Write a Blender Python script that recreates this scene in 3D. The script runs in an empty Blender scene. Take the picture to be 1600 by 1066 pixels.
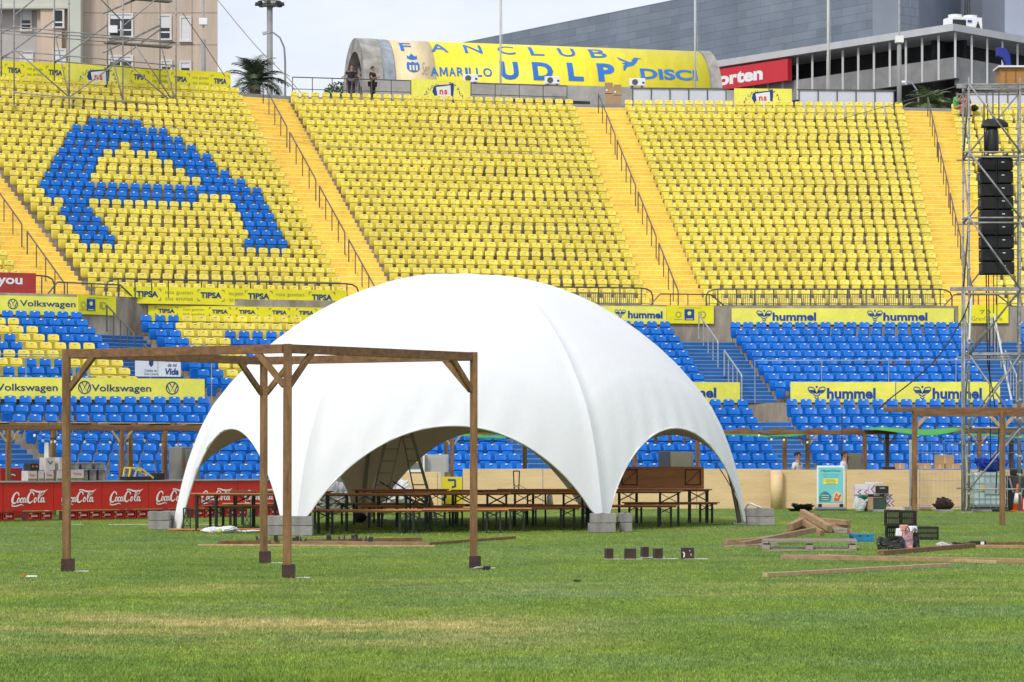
import bpy, bmesh, math, random
import numpy as np
from mathutils import Vector, Matrix

random.seed(7)
rng = np.random.default_rng(11)
scene = bpy.context.scene
col = scene.collection
R = math.radians
PI = math.pi

# ------------------------------------------------------------------ camera
F = 4400.0; CX = 800.0; HY = 707.0; EYE = 1.6
cam_data = bpy.data.cameras.new('camera')
cam_data.lens = 36.0 * F / 1600.0
cam_data.sensor_width = 36.0
cam_data.shift_y = (HY - 533.0) / 1600.0
cam_data.clip_start = 0.5; cam_data.clip_end = 2000
cam = bpy.data.objects.new('camera', cam_data); col.objects.link(cam)
cam.location = (0, 0, EYE); cam.rotation_euler = (R(90), 0, 0)
scene.camera = cam

# ------------------------------------------------------------------ world, sun, exposure
world = bpy.data.worlds.new("World"); scene.world = world; world.use_nodes = True
nt = world.node_tree; nt.nodes.clear()
out = nt.nodes.new('ShaderNodeOutputWorld'); bg = nt.nodes.new('ShaderNodeBackground')
sky = nt.nodes.new('ShaderNodeTexSky'); sky.sky_type = 'NISHITA'; sky.sun_disc = False
SUN_DIR = Vector((-0.48, -0.80, 0.92)).normalized()
sky.sun_elevation = math.asin(SUN_DIR.z)
sky.sun_rotation = math.atan2(SUN_DIR.x, SUN_DIR.y)
sky.air_density = 1.0; sky.dust_density = 2.5
tc = nt.nodes.new('ShaderNodeTexCoord'); mp = nt.nodes.new('ShaderNodeMapping')
mp.inputs['Scale'].default_value = (1, 1, 2.5)
nz = nt.nodes.new('ShaderNodeTexNoise'); nz.inputs['Scale'].default_value = 7.0; nz.inputs['Detail'].default_value = 6
nz.inputs['Roughness'].default_value = 0.55
rp = nt.nodes.new('ShaderNodeValToRGB')
rp.color_ramp.elements[0].position = 0.30; rp.color_ramp.elements[0].color = (5.7, 6.35, 7.4, 1)
rp.color_ramp.elements[1].position = 0.68; rp.color_ramp.elements[1].color = (7.9, 8.15, 8.6, 1)
mx = nt.nodes.new('ShaderNodeMix'); mx.data_type = 'RGBA'; mx.inputs[0].default_value = 0.88
nt.links.new(tc.outputs['Generated'], mp.inputs['Vector']); nt.links.new(mp.outputs['Vector'], nz.inputs['Vector'])
nt.links.new(nz.outputs['Fac'], rp.inputs['Fac'])
nt.links.new(sky.outputs['Color'], mx.inputs[6]); nt.links.new(rp.outputs['Color'], mx.inputs[7])
nt.links.new(mx.outputs[2], bg.inputs['Color']); bg.inputs['Strength'].default_value = 0.10
nt.links.new(bg.outputs['Background'], out.inputs['Surface'])

sl = bpy.data.lights.new('sun', 'SUN'); sl.energy = 1.75; sl.angle = R(12); sl.color = (1.0, 0.96, 0.90)
so = bpy.data.objects.new('sun', sl); col.objects.link(so)
so.rotation_euler = (-SUN_DIR).to_track_quat('-Z', 'Y').to_euler()
so.location = (-30, -20, 60)
vs = scene.view_settings
vs.view_transform = 'Standard'; vs.look = 'None'; vs.gamma = 1.0; vs.use_curve_mapping = False
vs.exposure = 0.38
scene.cycles.max_bounces = 6
scene.cycles.use_denoising = True

# ------------------------------------------------------------------ materials
def srgb(r, g, b):
    def f(c):
        c = c / 255.0
        return c / 12.92 if c <= 0.04045 else ((c + 0.055) / 1.055) ** 2.4
    return (f(r), f(g), f(b))
MATS = {}
def mat(name, c, rough=0.6, var=0.12, scale=3.0, bump=0.0, bscale=None, metal=0.0, stretch=(1, 1, 1),
        c2=None, coords='Object', objrand=0.0, emit=None, alpha=None, trans=0.0, spec=0.5, fine=0.0):
    if name in MATS: return MATS[name]
    m = bpy.data.materials.new(name); m.use_nodes = True
    t = m.node_tree; b = t.nodes['Principled BSDF']
    b.inputs['Roughness'].default_value = rough; b.inputs['Metallic'].default_value = metal
    b.inputs['Specular IOR Level'].default_value = spec
    tcn = t.nodes.new('ShaderNodeTexCoord'); mpn = t.nodes.new('ShaderNodeMapping')
    mpn.inputs['Scale'].default_value = stretch
    t.links.new(tcn.outputs[coords], mpn.inputs['Vector'])
    n = t.nodes.new('ShaderNodeTexNoise'); n.inputs['Scale'].default_value = scale; n.inputs['Detail'].default_value = 5
    n.inputs['Roughness'].default_value = 0.62
    t.links.new(mpn.outputs['Vector'], n.inputs['Vector'])
    r = t.nodes.new('ShaderNodeValToRGB')
    c2v = c2 if c2 else tuple(x * (1 - 2.2 * var) for x in c)
    c1v = tuple(min(1, x * (1 + var)) for x in c)
    r.color_ramp.elements[0].position = 0.32; r.color_ramp.elements[0].color = (*c2v, 1)
    r.color_ramp.elements[1].position = 0.68; r.color_ramp.elements[1].color = (*c1v, 1)
    t.links.new(n.outputs['Fac'], r.inputs['Fac'])
    last = r.outputs['Color']
    if fine > 0:
        n2 = t.nodes.new('ShaderNodeTexNoise'); n2.inputs['Scale'].default_value = scale * 9; n2.inputs['Detail'].default_value = 3
        t.links.new(mpn.outputs['Vector'], n2.inputs['Vector'])
        h = t.nodes.new('ShaderNodeHueSaturation'); ma = t.nodes.new('ShaderNodeMapRange')
        ma.inputs[1].default_value = 0.3; ma.inputs[2].default_value = 0.7
        ma.inputs[3].default_value = 1 - fine; ma.inputs[4].default_value = 1 + fine
        t.links.new(n2.outputs['Fac'], ma.inputs[0]); t.links.new(ma.outputs[0], h.inputs['Value'])
        t.links.new(last, h.inputs['Color']); last = h.outputs['Color']
    if objrand > 0:
        oi = t.nodes.new('ShaderNodeObjectInfo'); h = t.nodes.new('ShaderNodeHueSaturation'); ma = t.nodes.new('ShaderNodeMapRange')
        ma.inputs[3].default_value = 1 - objrand; ma.inputs[4].default_value = 1 + objrand
        t.links.new(oi.outputs['Random'], ma.inputs[0]); t.links.new(ma.outputs[0], h.inputs['Value'])
        t.links.new(last, h.inputs['Color']); last = h.outputs['Color']
    t.links.new(last, b.inputs['Base Color'])
    if bump > 0:
        bn = t.nodes.new('ShaderNodeBump'); bn.inputs['Strength'].default_value = bump
        bn.inputs['Distance'].default_value = 0.02
        n3 = t.nodes.new('ShaderNodeTexNoise'); n3.inputs['Scale'].default_value = bscale or scale * 4; n3.inputs['Detail'].default_value = 4
        t.links.new(mpn.outputs['Vector'], n3.inputs['Vector'])
        t.links.new(n3.outputs['Fac'], bn.inputs['Height']); t.links.new(bn.outputs['Normal'], b.inputs['Normal'])
    if emit:
        b.inputs['Emission Color'].default_value = (*emit[0], 1); b.inputs['Emission Strength'].default_value = emit[1]
    if trans: b.inputs['Transmission Weight'].default_value = trans
    if alpha is not None: b.inputs['Alpha'].default_value = alpha
    MATS[name] = m
    return m

# ------------------------------------------------------------------ mesh builder and tagging
class MB:
    def __init__(s): s.v = []; s.f = []; s.mi = []
    def add(s, vs, fs, mi=0):
        n = len(s.v); s.v.extend([tuple(v) for v in vs])
        for f in fs: s.f.append(tuple(n + i for i in f)); s.mi.append(mi)
        return s
    def box(s, cx, cy, cz, sx, sy, sz, rz=0.0, mi=0, taper=1.0):
        hx, hy, hz = sx / 2, sy / 2, sz / 2; c, q = math.cos(rz), math.sin(rz); P = []
        for (a, b, d) in ((-1,-1,-1),(1,-1,-1),(1,1,-1),(-1,1,-1),(-1,-1,1),(1,-1,1),(1,1,1),(-1,1,1)):
            k = taper if d > 0 else 1.0
            x, y = a * hx * k, b * hy * k
            P.append((cx + x * c - y * q, cy + x * q + y * c, cz + d * hz))
        return s.add(P, ((0,3,2,1),(4,5,6,7),(0,1,5,4),(1,2,6,5),(2,3,7,6),(3,0,4,7)), mi)
    def beam(s, p0, p1, w, h, mi=0, roll=0.0):
        p0 = Vector(p0); p1 = Vector(p1); d = (p1 - p0)
        if d.length < 1e-6: return s
        d.normalize(); up = Vector((0, 0, 1))
        if abs(d.z) > 0.95: up = Vector((0, 1, 0))
        sx = d.cross(up).normalized(); u = sx.cross(d).normalized()
        if roll:
            q = Matrix.Rotation(roll, 3, d); sx = q @ sx; u = q @ u
        P = []
        for p in (p0, p1):
            for a, b in ((-1,-1),(1,-1),(1,1),(-1,1)): P.append(p + sx * a * w / 2 + u * b * h / 2)
        return s.add(P, ((0,1,2,3),(7,6,5,4),(0,4,5,1),(1,5,6,2),(2,6,7,3),(3,7,4,0)), mi)
    def tube(s, pts, r, n=8, mi=0, closed=False):
        pts = [Vector(p) for p in pts]; m = len(pts); rr = r if isinstance(r, (list, tuple)) else [r] * m
        rings = []
        ref = None
        for i, p in enumerate(pts):
            a = pts[max(i - 1, 0)]; b = pts[min(i + 1, m - 1)]; d = (b - a)
            d = d.normalized() if d.length > 1e-9 else Vector((0, 0, 1))
            if ref is None: ref = Vector((0, 0, 1)) if abs(d.z) < 0.9 else Vector((1, 0, 0))
            x = d.cross(ref)
            if x.length < 1e-4: x = d.cross(Vector((0.3, 1, 0.2)))
            x.normalize(); y = x.cross(d).normalized(); ref = y
            rings.append([p + (x * math.cos(2*PI*k/n) + y * math.sin(2*PI*k/n)) * rr[i] for k in range(n)])
        V = [v for q in rings for v in q]; Fs = []
        for i in range(m - 1):
            for k in range(n):
                Fs.append((i*n + k, i*n + (k+1) % n, (i+1)*n + (k+1) % n, (i+1)*n + k))
        Fs.append(tuple(range(n - 1, -1, -1))); Fs.append(tuple((m-1)*n + k for k in range(n)))
        return s.add(V, Fs, mi)
    def lathe(s, cx, cy, prof, n=16, mi=0):
        V = []; Fs = []; m = len(prof)
        for (r, z) in prof:
            for k in range(n): V.append((cx + r * math.cos(2*PI*k/n), cy + r * math.sin(2*PI*k/n), z))
        for i in range(m - 1):
            for k in range(n): Fs.append((i*n + k, i*n + (k+1) % n, (i+1)*n + (k+1) % n, (i+1)*n + k))
        Fs.append(tuple(range(n - 1, -1, -1))); Fs.append(tuple((m-1)*n + k for k in range(n)))
        return s.add(V, Fs, mi)
    def prism_y(s, poly, y0, y1, mi=0):          # polygon in x,z extruded along y
        n = len(poly); V = [(x, y0, z) for x, z in poly] + [(x, y1, z) for x, z in poly]
        Fs = [tuple(range(n)), tuple(range(2*n - 1, n - 1, -1))]
        for i in range(n): j = (i + 1) % n; Fs.append((i, i + n, j + n, j))
        return s.add(V, Fs, mi)
    def prism_z(s, poly, z0, z1, mi=0):
        n = len(poly); V = [(x, y, z0) for x, y in poly] + [(x, y, z1) for x, y in poly]
        Fs = [tuple(range(n - 1, -1, -1)), tuple(range(n, 2*n))]
        for i in range(n): j = (i + 1) % n; Fs.append((i, j, j + n, i + n))
        return s.add(V, Fs, mi)
    def mesh(s, name, m, smooth=False):
        me = bpy.data.meshes.new(name); me.from_pydata(s.v, [], s.f)
        for q in (m if isinstance(m, (list, tuple)) else [m]): me.materials.append(q)
        if any(s.mi): me.polygons.foreach_set('material_index', s.mi)
        if smooth: me.polygons.foreach_set('use_smooth', [True] * len(me.polygons))
        me.update(); return me
    def build(s, name, m, parent=None, smooth=False, bevel=0.0, loc=None):
        me = s.mesh(name, m, smooth)
        o = bpy.data.objects.new(name, me); col.objects.link(o)
        if parent: o.parent = parent
        if loc: o.location = loc
        if bevel:
            b = o.modifiers.new('bevel', 'BEVEL'); b.width = bevel; b.segments = 2; b.limit_method = 'ANGLE'
        return o

def tag(o, label=None, cat=None, group=None, kind=None):
    if label: o['label'] = label
    if cat: o['category'] = cat
    if group: o['group'] = group
    if kind: o['kind'] = kind
    return o
def thing(name, label, cat, loc=(0, 0, 0), rz=0.0, group=None):
    o = bpy.data.objects.new(name, None); o.empty_display_size = 0.1; col.objects.link(o)
    o.location = loc; o.rotation_euler = (0, 0, rz)
    return tag(o, label, cat, group)
KIDS = {}
def children(o): return [c for c in bpy.data.objects if c.parent is o]
def dup(root, loc, rz=None, label=None, group=None, kids=None):
    if kids is None: kids = tree(root)
    r = root.copy(); col.objects.link(r); r.location = loc
    if rz is not None: r.rotation_euler = (0, 0, rz)
    if label: r['label'] = label
    if group: r['group'] = group
    def rec(src_kids, par):
        for ch, sub in src_kids:
            c = ch.copy(); col.objects.link(c); c.parent = par; rec(sub, c)
    rec(kids, r)
    return r
def tree(o): return [(c, tree(c)) for c in children(o)]
def PX(x, y, d):  # where a photo pixel lies at distance d
    return Vector(((x - CX) * d / F, d, EYE + (HY - y) * d / F))
def AT(x, z, d): return Vector(((x - CX) * d / F, d, z))
def GP(x, y, z=0.0):
    d = F * (EYE - z) / (y - HY); return Vector(((x - CX) * d / F, d, z))
def dof(y, z): return F * (z - EYE) / (HY - y)
def proj(p): return (CX + p[0] * F / p[1], HY - (p[2] - EYE) * F / p[1])
def lerp(a, b, t): return a + (b - a) * t
def inpoly(x, y, P):
    c = False; n = len(P); j = n - 1
    for i in range(n):
        xi, yi = P[i]; xj, yj = P[j]
        if (yi > y) != (yj > y) and x < (xj - xi) * (y - yi) / (yj - yi) + xi: c = not c
        j = i
    return c

# ------------------------------------------------------------------ lettering
TXT = {}
def text_geo(s, bold=0.0, shear=0.0):
    k = (s, bold, shear)
    if k in TXT: return TXT[k]
    cu = bpy.data.curves.new('lettering', 'FONT'); cu.body = s; cu.size = 1.0; cu.offset = bold; cu.shear = shear
    cu.resolution_u = 3
    o = bpy.data.objects.new('lettering', cu); col.objects.link(o)
    dg = bpy.context.evaluated_depsgraph_get(); ev = o.evaluated_get(dg); me = ev.to_mesh()
    V = [tuple(v.co) for v in me.vertices]; Fs = [tuple(p.vertices) for p in me.polygons]
    ev.to_mesh_clear(); bpy.data.objects.remove(o); bpy.data.curves.remove(cu)
    xs = [v[0] for v in V]; ys = [v[1] for v in V]
    TXT[k] = (V, Fs, min(xs), max(xs), min(ys), max(ys)); return TXT[k]
def letters(mb, s, x0, x1, z0, z1, y=-0.012, bold=0.0, shear=0.0, mi=0):
    """flat lettering in the local x,z plane filling the box x0..x1, z0..z1"""
    V, Fs, a, b, c, d = text_geo(s, bold, shear)
    mb.add([(x0 + (v[0] - a) / (b - a) * (x1 - x0), y, z0 + (v[1] - c) / (d - c) * (z1 - z0)) for v in V], Fs, mi); return mb
def smooth_pts(P, k=6):
    out_ = []; n = len(P)
    for i in range(n - 1):
        p0 = P[max(i-1, 0)]; p1 = P[i]; p2 = P[i+1]; p3 = P[min(i+2, n-1)]
        for j in range(k):
            t = j / k
            out_.append(tuple(0.5 * ((2*p1[q]) + (-p0[q]+p2[q])*t + (2*p0[q]-5*p1[q]+4*p2[q]-p3[q])*t*t + (-p0[q]+3*p1[q]-3*p2[q]+p3[q])*t**3) for q in range(len(p1))))
    out_.append(tuple(P[-1])); return out_
def stroke(mb, P, w, y=-0.012, mi=0, sm=True, k=5):
    """brush stroke in the x,z plane; P points (x,z) or (x,z,width factor)"""
    Q = [(p[0], p[1], p[2] if len(p) > 2 else 1.0) for p in P]
    if sm: Q = smooth_pts(Q, k)
    V = []; n = len(Q)
    for i in range(n):
        a = Q[max(i-1, 0)]; b = Q[min(i+1, n-1)]; dx, dz = b[0]-a[0], b[1]-a[1]; L = math.hypot(dx, dz) or 1
        nx, nz_ = -dz / L, dx / L; h = w * max(Q[i][2], 0.05) / 2
        V += [(Q[i][0] + nx*h, y, Q[i][1] + nz_*h), (Q[i][0] - nx*h, y, Q[i][1] - nz_*h)]
    mb.add(V, [(2*i, 2*i+1, 2*i+3, 2*i+2) for i in range(n-1)], mi); return mb
def disc(mb, x, z, r, y=-0.012, mi=0, n=16, rz=None):
    rz = rz or r
    return mb.add([(x + r*math.cos(2*PI*k/n), y, z + rz*math.sin(2*PI*k/n)) for k in range(n)], [tuple(range(n))], mi)
def ring(mb, x, z, r, w, y=-0.012, mi=0, n=24):
    return stroke(mb, [(x + r*math.cos(2*PI*k/n), z + r*math.sin(2*PI*k/n)) for k in range(n+1)], w, y, mi, sm=False)

# common materials
concrete = mat('concrete', (0.30, 0.285, 0.265), 0.9, 0.12, 0.8, 0.3, 30, fine=0.08)
concrete_stain = mat('stained_concrete', (0.38, 0.33, 0.26), 0.9, 0.2, 0.9, 0.3, 30, stretch=(1, 1, 0.3), c2=(0.17, 0.14, 0.105), fine=0.1)
rail_metal = mat('dark_rail_metal', (0.10, 0.10, 0.10), 0.5, 0.1, 4, metal=0.3)
galv = mat('galvanised_steel', (0.40, 0.41, 0.42), 0.45, 0.12, 5, metal=0.3)
scaff = mat('scaffold_tube', (0.32, 0.32, 0.32), 0.55, 0.2, 4, metal=0.15)
white_paint = mat('white_paint', (0.80, 0.80, 0.80), 0.5, 0.03, 4)
yel_board = mat('yellow_board', (0.88, 0.80, 0.015), 0.45, 0.06, 0.9, fine=0.05)
yel_board2 = mat('pale_yellow_board', (0.90, 0.86, 0.12), 0.45, 0.06, 0.9, fine=0.05)
navy = mat('navy_print', (0.012, 0.045, 0.20), 0.5, 0.05, 3)
bluep = mat('blue_print', (0.008, 0.06, 0.33), 0.5, 0.05, 3)
greyp = mat('grey_print', (0.35, 0.33, 0.08), 0.5, 0.05, 3)
black = mat('black_plastic', (0.012, 0.012, 0.013), 0.5, 0.1, 6)
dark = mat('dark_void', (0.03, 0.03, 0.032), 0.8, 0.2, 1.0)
yel_seat = mat('yellow_seat_plastic', (0.76, 0.62, 0.08), 0.42, 0.07, 0.35, spec=0.4, fine=0.10, objrand=0.04)
blue_seat = mat('blue_seat_plastic', (0.004, 0.142, 0.57), 0.45, 0.08, 0.35, spec=0.3, fine=0.12, objrand=0.05)
plate_m = mat('seat_number_plate', (0.85, 0.85, 0.80), 0.4, 0.02, 3)

# ------------------------------------------------------------------ ground
def ground_material():
    m = bpy.data.materials.new('mown_grass'); m.use_nodes = True; t = m.node_tree; b = t.nodes['Principled BSDF']
    b.inputs['Roughness'].default_value = 0.9; b.inputs['Specular IOR Level'].default_value = 0.08
    g = t.nodes.new('ShaderNodeNewGeometry')
    last = grass_color(t, g.outputs['Position'], 1.11)
    t.links.new(last, b.inputs['Base Color'])
    bn = t.nodes.new('ShaderNodeBump'); bn.inputs['Strength'].default_value = 0.6; bn.inputs['Distance'].default_value = 0.03
    n = t.nodes.new('ShaderNodeTexNoise'); n.inputs['Scale'].default_value = 45; n.inputs['Detail'].default_value = 5
    t.links.new(g.outputs['Position'], n.inputs['Vector']); t.links.new(n.outputs['Fac'], bn.inputs['Height'])
    t.links.new(bn.outputs['Normal'], b.inputs['Normal'])
    return m
def grass_color(t, pos, gain=1.0):
    def noise(scale, stretch, detail=5, off=(0, 0, 0)):
        mp_ = t.nodes.new('ShaderNodeMapping'); mp_.inputs['Scale'].default_value = stretch; mp_.inputs['Location'].default_value = off
        t.links.new(pos, mp_.inputs['Vector'])
        n = t.nodes.new('ShaderNodeTexNoise'); n.inputs['Scale'].default_value = scale; n.inputs['Detail'].default_value = detail
        n.inputs['Roughness'].default_value = 0.6
        t.links.new(mp_.outputs['Vector'], n.inputs['Vector']); return n.outputs['Fac']
    def ramp(src, stops):
        r = t.nodes.new('ShaderNodeValToRGB'); e = r.color_ramp.elements
        while len(e) < len(stops): e.new(0.5)
        for q, (p, c) in zip(e, stops): q.position = p; q.color = (*[x * gain for x in c], 1)
        t.links.new(src, r.inputs['Fac']); return r.outputs['Color']
    def mixc(f, a, b_, mode='MIX'):
        x = t.nodes.new('ShaderNodeMix'); x.data_type = 'RGBA'; x.blend_type = mode
        if isinstance(f, float): x.inputs[0].default_value = f
        else: t.links.new(f, x.inputs[0])
        t.links.new(a, x.inputs[6]); t.links.new(b_, x.inputs[7]); return x.outputs[2]
    def mr(src, a, b_):
        x = t.nodes.new('ShaderNodeMapRange'); x.inputs[1].default_value = a; x.inputs[2].default_value = b_
        t.links.new(src, x.inputs[0]); return x.outputs[0]
    base = ramp(noise(0.16, (1, 0.55, 1), 4), [(0.33, (0.056, 0.100, 0.024)), (0.52, (0.102, 0.150, 0.024)), (0.68, (0.175, 0.208, 0.028))])
    med = ramp(noise(0.9, (1, 0.8, 1), 5, (3, 9, 0)), [(0.33, (0.060, 0.106, 0.024)), (0.67, (0.144, 0.186, 0.028))])
    c = mixc(0.45, base, med)
    teal = ramp(noise(2.0, (1, 1, 1), 3), [(0.3, (0.078, 0.122, 0.044)), (0.7, (0.115, 0.165, 0.052))])
    c = mixc(mr(noise(0.33, (0.6, 1.2, 1), 5, (7, 5, 0)), 0.48, 0.66), c, teal)
    straw = ramp(noise(3.0, (1, 0.8, 1), 4), [(0.35, (0.20, 0.185, 0.065)), (0.7, (0.34, 0.26, 0.12))])
    # dry worn band across the nearer pitch plus odd patches
    mask = mr(noise(0.30, (0.8, 1.5, 1), 5, (4.2, 1.3, 0)), 0.58, 0.72)
    sep = t.nodes.new('ShaderNodeSeparateXYZ'); t.links.new(pos, sep.inputs[0])
    def band(y0, w, f):
        a = t.nodes.new('ShaderNodeMath'); a.operation = 'SUBTRACT'; t.links.new(sep.outputs['Y'], a.inputs[0]); a.inputs[1].default_value = y0
        b2 = t.nodes.new('ShaderNodeMath'); b2.operation = 'ABSOLUTE'; t.links.new(a.outputs[0], b2.inputs[0])
        c2 = t.nodes.new('ShaderNodeMapRange'); c2.inputs[1].default_value = w; c2.inputs[2].default_value = 0; c2.inputs[3].default_value = 0; c2.inputs[4].default_value = f
        t.links.new(b2.outputs[0], c2.inputs[0]); return c2.outputs[0]
    def mul(a, b_):
        x = t.nodes.new('ShaderNodeMath'); x.operation = 'MULTIPLY'; t.links.new(a, x.inputs[0])
        if isinstance(b_, float): x.inputs[1].default_value = b_
        else: t.links.new(b_, x.inputs[1])
        return x.outputs[0]
    xm = mr(sep.outputs['X'], 1.5, -1.0)
    m2 = mul(mul(band(25.6, 3.8, 1.3), mr(noise(0.55, (0.6, 1, 1), 7, (1, 2, 0)), 0.40, 0.60)), xm)
    m3 = mul(band(33.5, 3.0, 0.7), mr(noise(0.6, (0.6, 1, 1), 7, (8, 2, 0)), 0.46, 0.66))
    x = t.nodes.new('ShaderNodeMath'); x.operation = 'ADD'; x.use_clamp = True; t.links.new(m2, x.inputs[0]); t.links.new(m3, x.inputs[1])
    y = t.nodes.new('ShaderNodeMath'); y.operation = 'ADD'; y.use_clamp = True; t.links.new(x.outputs[0], y.inputs[0]); t.links.new(mul(mask, 0.45), y.inputs[1])
    c = mixc(mul(y.outputs[0], 0.85), c, straw)
    fine = ramp(noise(26, (1, 0.7, 1), 4), [(0.3, (0.74, 0.74, 0.74)), (0.7, (1.26, 1.26, 1.26))])
    c = mixc(1.0, c, fine, 'MULTIPLY')
    fine2 = ramp(noise(5.0, (1, 0.6, 1), 4), [(0.3, (0.82, 0.82, 0.82)), (0.7, (1.18, 1.18, 1.18))])
    return mixc(1.0, c, fine2, 'MULTIPLY')
g = MB(); g.add([(-400, -100, -0.01), (400, -100, -0.01), (400, 700, -0.01), (-400, 700, -0.01)], [(0, 1, 2, 3)])
tag(g.build('ground', mat('asphalt', (0.16, 0.155, 0.15), 0.9, 0.15, 0.5, fine=0.1)), 'grey ground around the stadium', kind='structure')
g = MB(); g.add([(-60, -60, 0), (60, -60, 0), (60, 84.3, 0), (-60, 84.3, 0)], [(0, 1, 2, 3)])
tag(g.build('pitch', ground_material()), 'green mown pitch with dry straw patches', kind='structure')

def grass_blades():
    m = bpy.data.materials.new('grass_blade'); m.use_nodes = True; t = m.node_tree; b = t.nodes['Principled BSDF']
    b.inputs['Roughness'].default_value = 0.6; b.inputs['Specular IOR Level'].default_value = 0.1
    gg = t.nodes.new('ShaderNodeNewGeometry'); c = grass_color(t, gg.outputs['Position'], 1.30)
    h = t.nodes.new('ShaderNodeHueSaturation'); mr_ = t.nodes.new('ShaderNodeMapRange')
    mr_.inputs[3].default_value = 0.76; mr_.inputs[4].default_value = 1.28
    t.links.new(gg.outputs['Random Per Island'], mr_.inputs[0]); t.links.new(mr_.outputs[0], h.inputs['Value'])
    t.links.new(c, h.inputs['Color']); t.links.new(h.outputs['Color'], b.inputs['Base Color'])
    N = 460000
    # density falls with distance
    u = rng.random(N * 3); d = 17.5 + (84 - 17.5) * u
    keep = rng.random(N * 3) < np.clip((19.0 / d) ** 1.9, 0, 1); d = d[keep][:N]; n = len(d)
    half = d * 830 / F
    X = (rng.random(n) * 2 - 1) * half
    hgt = (0.010 + 0.013 * rng.random(n)) * (1 + 0.25 * rng.standard_normal(n).clip(-1, 2))
    hgt *= np.where(rng.random(n) < 0.03, 1.6, 1.0)
    w = 0.0024 + d * 0.00010
    # a few unmown brighter tufts close to the viewer
    for (pa, pb, da, db, cnt) in ((335, 440, 19.5, 20.3, 1500), (480, 575, 19.5, 20.2, 1300), (180, 240, 19.6, 20.4, 500), (780, 860, 19.6, 20.1, 400)):
        dd = da + (db - da) * rng.random(cnt); xx = (pa + (pb - pa) * rng.random(cnt) - CX) * dd / F
        d[:cnt] = dd; X[:cnt] = xx; hgt[:cnt] = 0.03 + 0.035 * rng.random(cnt); w[:cnt] = 0.004; d = np.roll(d, -cnt); X = np.roll(X, -cnt); hgt = np.roll(hgt, -cnt); w = np.roll(w, -cnt)
    ang = rng.random(n) * PI * 2; la = rng.random(n) * PI * 2; lean = 0.9 * rng.random(n) * hgt
    ca, sa = np.cos(ang), np.sin(ang)
    V = np.zeros((n, 3, 3))
    V[:, 0, 0] = X - ca * w; V[:, 0, 1] = d - sa * w
    V[:, 1, 0] = X + ca * w; V[:, 1, 1] = d + sa * w
    V[:, 2, 0] = X + np.cos(la) * lean; V[:, 2, 1] = d + np.sin(la) * lean; V[:, 2, 2] = hgt
    me = bpy.data.meshes.new('grass'); me.vertices.add(n * 3); me.vertices.foreach_set('co', V.reshape(-1))
    me.loops.add(n * 3); me.loops.foreach_set('vertex_index', np.arange(n * 3, dtype=np.int32))
    me.polygons.add(n); me.polygons.foreach_set('loop_start', np.arange(0, n * 3, 3, dtype=np.int32))
    me.polygons.foreach_set('loop_total', np.full(n, 3, dtype=np.int32))
    me.materials.append(m); me.update(calc_edges=True)
    o = bpy.data.objects.new('grass', me); col.objects.link(o)
    tag(o, 'short grass blades growing over the pitch', 'grass', kind='stuff')
grass_blades()

# ------------------------------------------------------------------ the stands: plan corners
SEAT_H = 0.80     # top of a seat back above its tread
def C3(x, y, z): d = dof(y, z); return Vector(((x - CX) * d / F, d, z))
zUB, zUT, nU = 8.03, 19.0, 26
# upper tier: (bottom x,y), (top x,y) of the line of last / first seats either side of each staircase
UP = []
for (bx, by, tx, ty) in [(-560, 436, -900, 74), (45, 453, -185, 108), (168, 456, -95, 113), (541, 463, 367, 137), (640, 462, 460, 143),
                         (1008, 466, 889, 155), (1113, 466, 982, 156), (1471, 466, 1404, 160), (1567, 466, 1492, 162), (2010, 462, 2010, 158)]:
    UP.append((C3(bx, by, zUB), C3(tx, ty, zUT)))
zMB, zMT, nM = 4.14, 6.58, 9
MID = []
for (bx, by, tx, ty) in [(-330, 582, -420, 476), (205, 588, 119, 487), (331, 590, 228, 492), (700, 594, 610, 497), (800, 594, 708, 498), (1099, 596, 1038, 502),
                         (1219, 596, 1149, 503), (1532, 596, 1491, 503), (1640, 596, 1596, 503), (1990, 592, 1950, 500)]:
    MID.append((C3(bx, by, zMB), C3(tx, ty, zMT)))
zLB, zLT, nL = 0.94, 3.45, 9
LOW = []
for (bx, tx, ty) in [(-330, -520, 614), (46, -108, 617), (150, -8, 618), (452, 318, 620), (560, 425, 621), (828, 738, 622), (925, 832, 622), (1221, 1160, 624),
                     (1302, 1237, 623.5), (1625, 1573, 623.5), (1735, 1670, 623), (2010, 1930, 621)]:
    T = C3(tx, ty, zLT); d = T.y - 6.4; LOW.append((Vector(((bx - CX) * d / F, d, zLB)), T))
def seatline(P, k, n): return lerp(P[0], P[1], k / (n - 1))

def terraces(pl, n, name, parent, front_wall=None):
    mb = MB()
    for k in range(n):
        row = [seatline(P, k, n) for P in pl]
        nxt = [seatline(P, k + 1, n) for P in pl]
        z = row[0].z - SEAT_H
        fr = [Vector((p.x, p.y - 0.45, z)) for p in row]
        bk = [Vector((p.x, p.y - 0.45, z)) for p in nxt]
        zz = nxt[0].z - SEAT_H
        for i in range(len(pl) - 1):
            mb.add([fr[i], fr[i+1], bk[i+1], bk[i]], [(0, 1, 2, 3)])
            if k < n - 1:
                mb.add([bk[i], bk[i+1], (bk[i+1].x, bk[i+1].y, zz), (bk[i].x, bk[i].y, zz)], [(0, 1, 2, 3)])
            if k == 0 and front_wall is not None:
                mb.add([(fr[i].x, fr[i].y, front_wall), (fr[i+1].x, fr[i+1].y, front_wall), fr[i+1], fr[i]], [(0, 1, 2, 3)])
    return mb.build(name, concrete_stain, parent)
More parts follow.
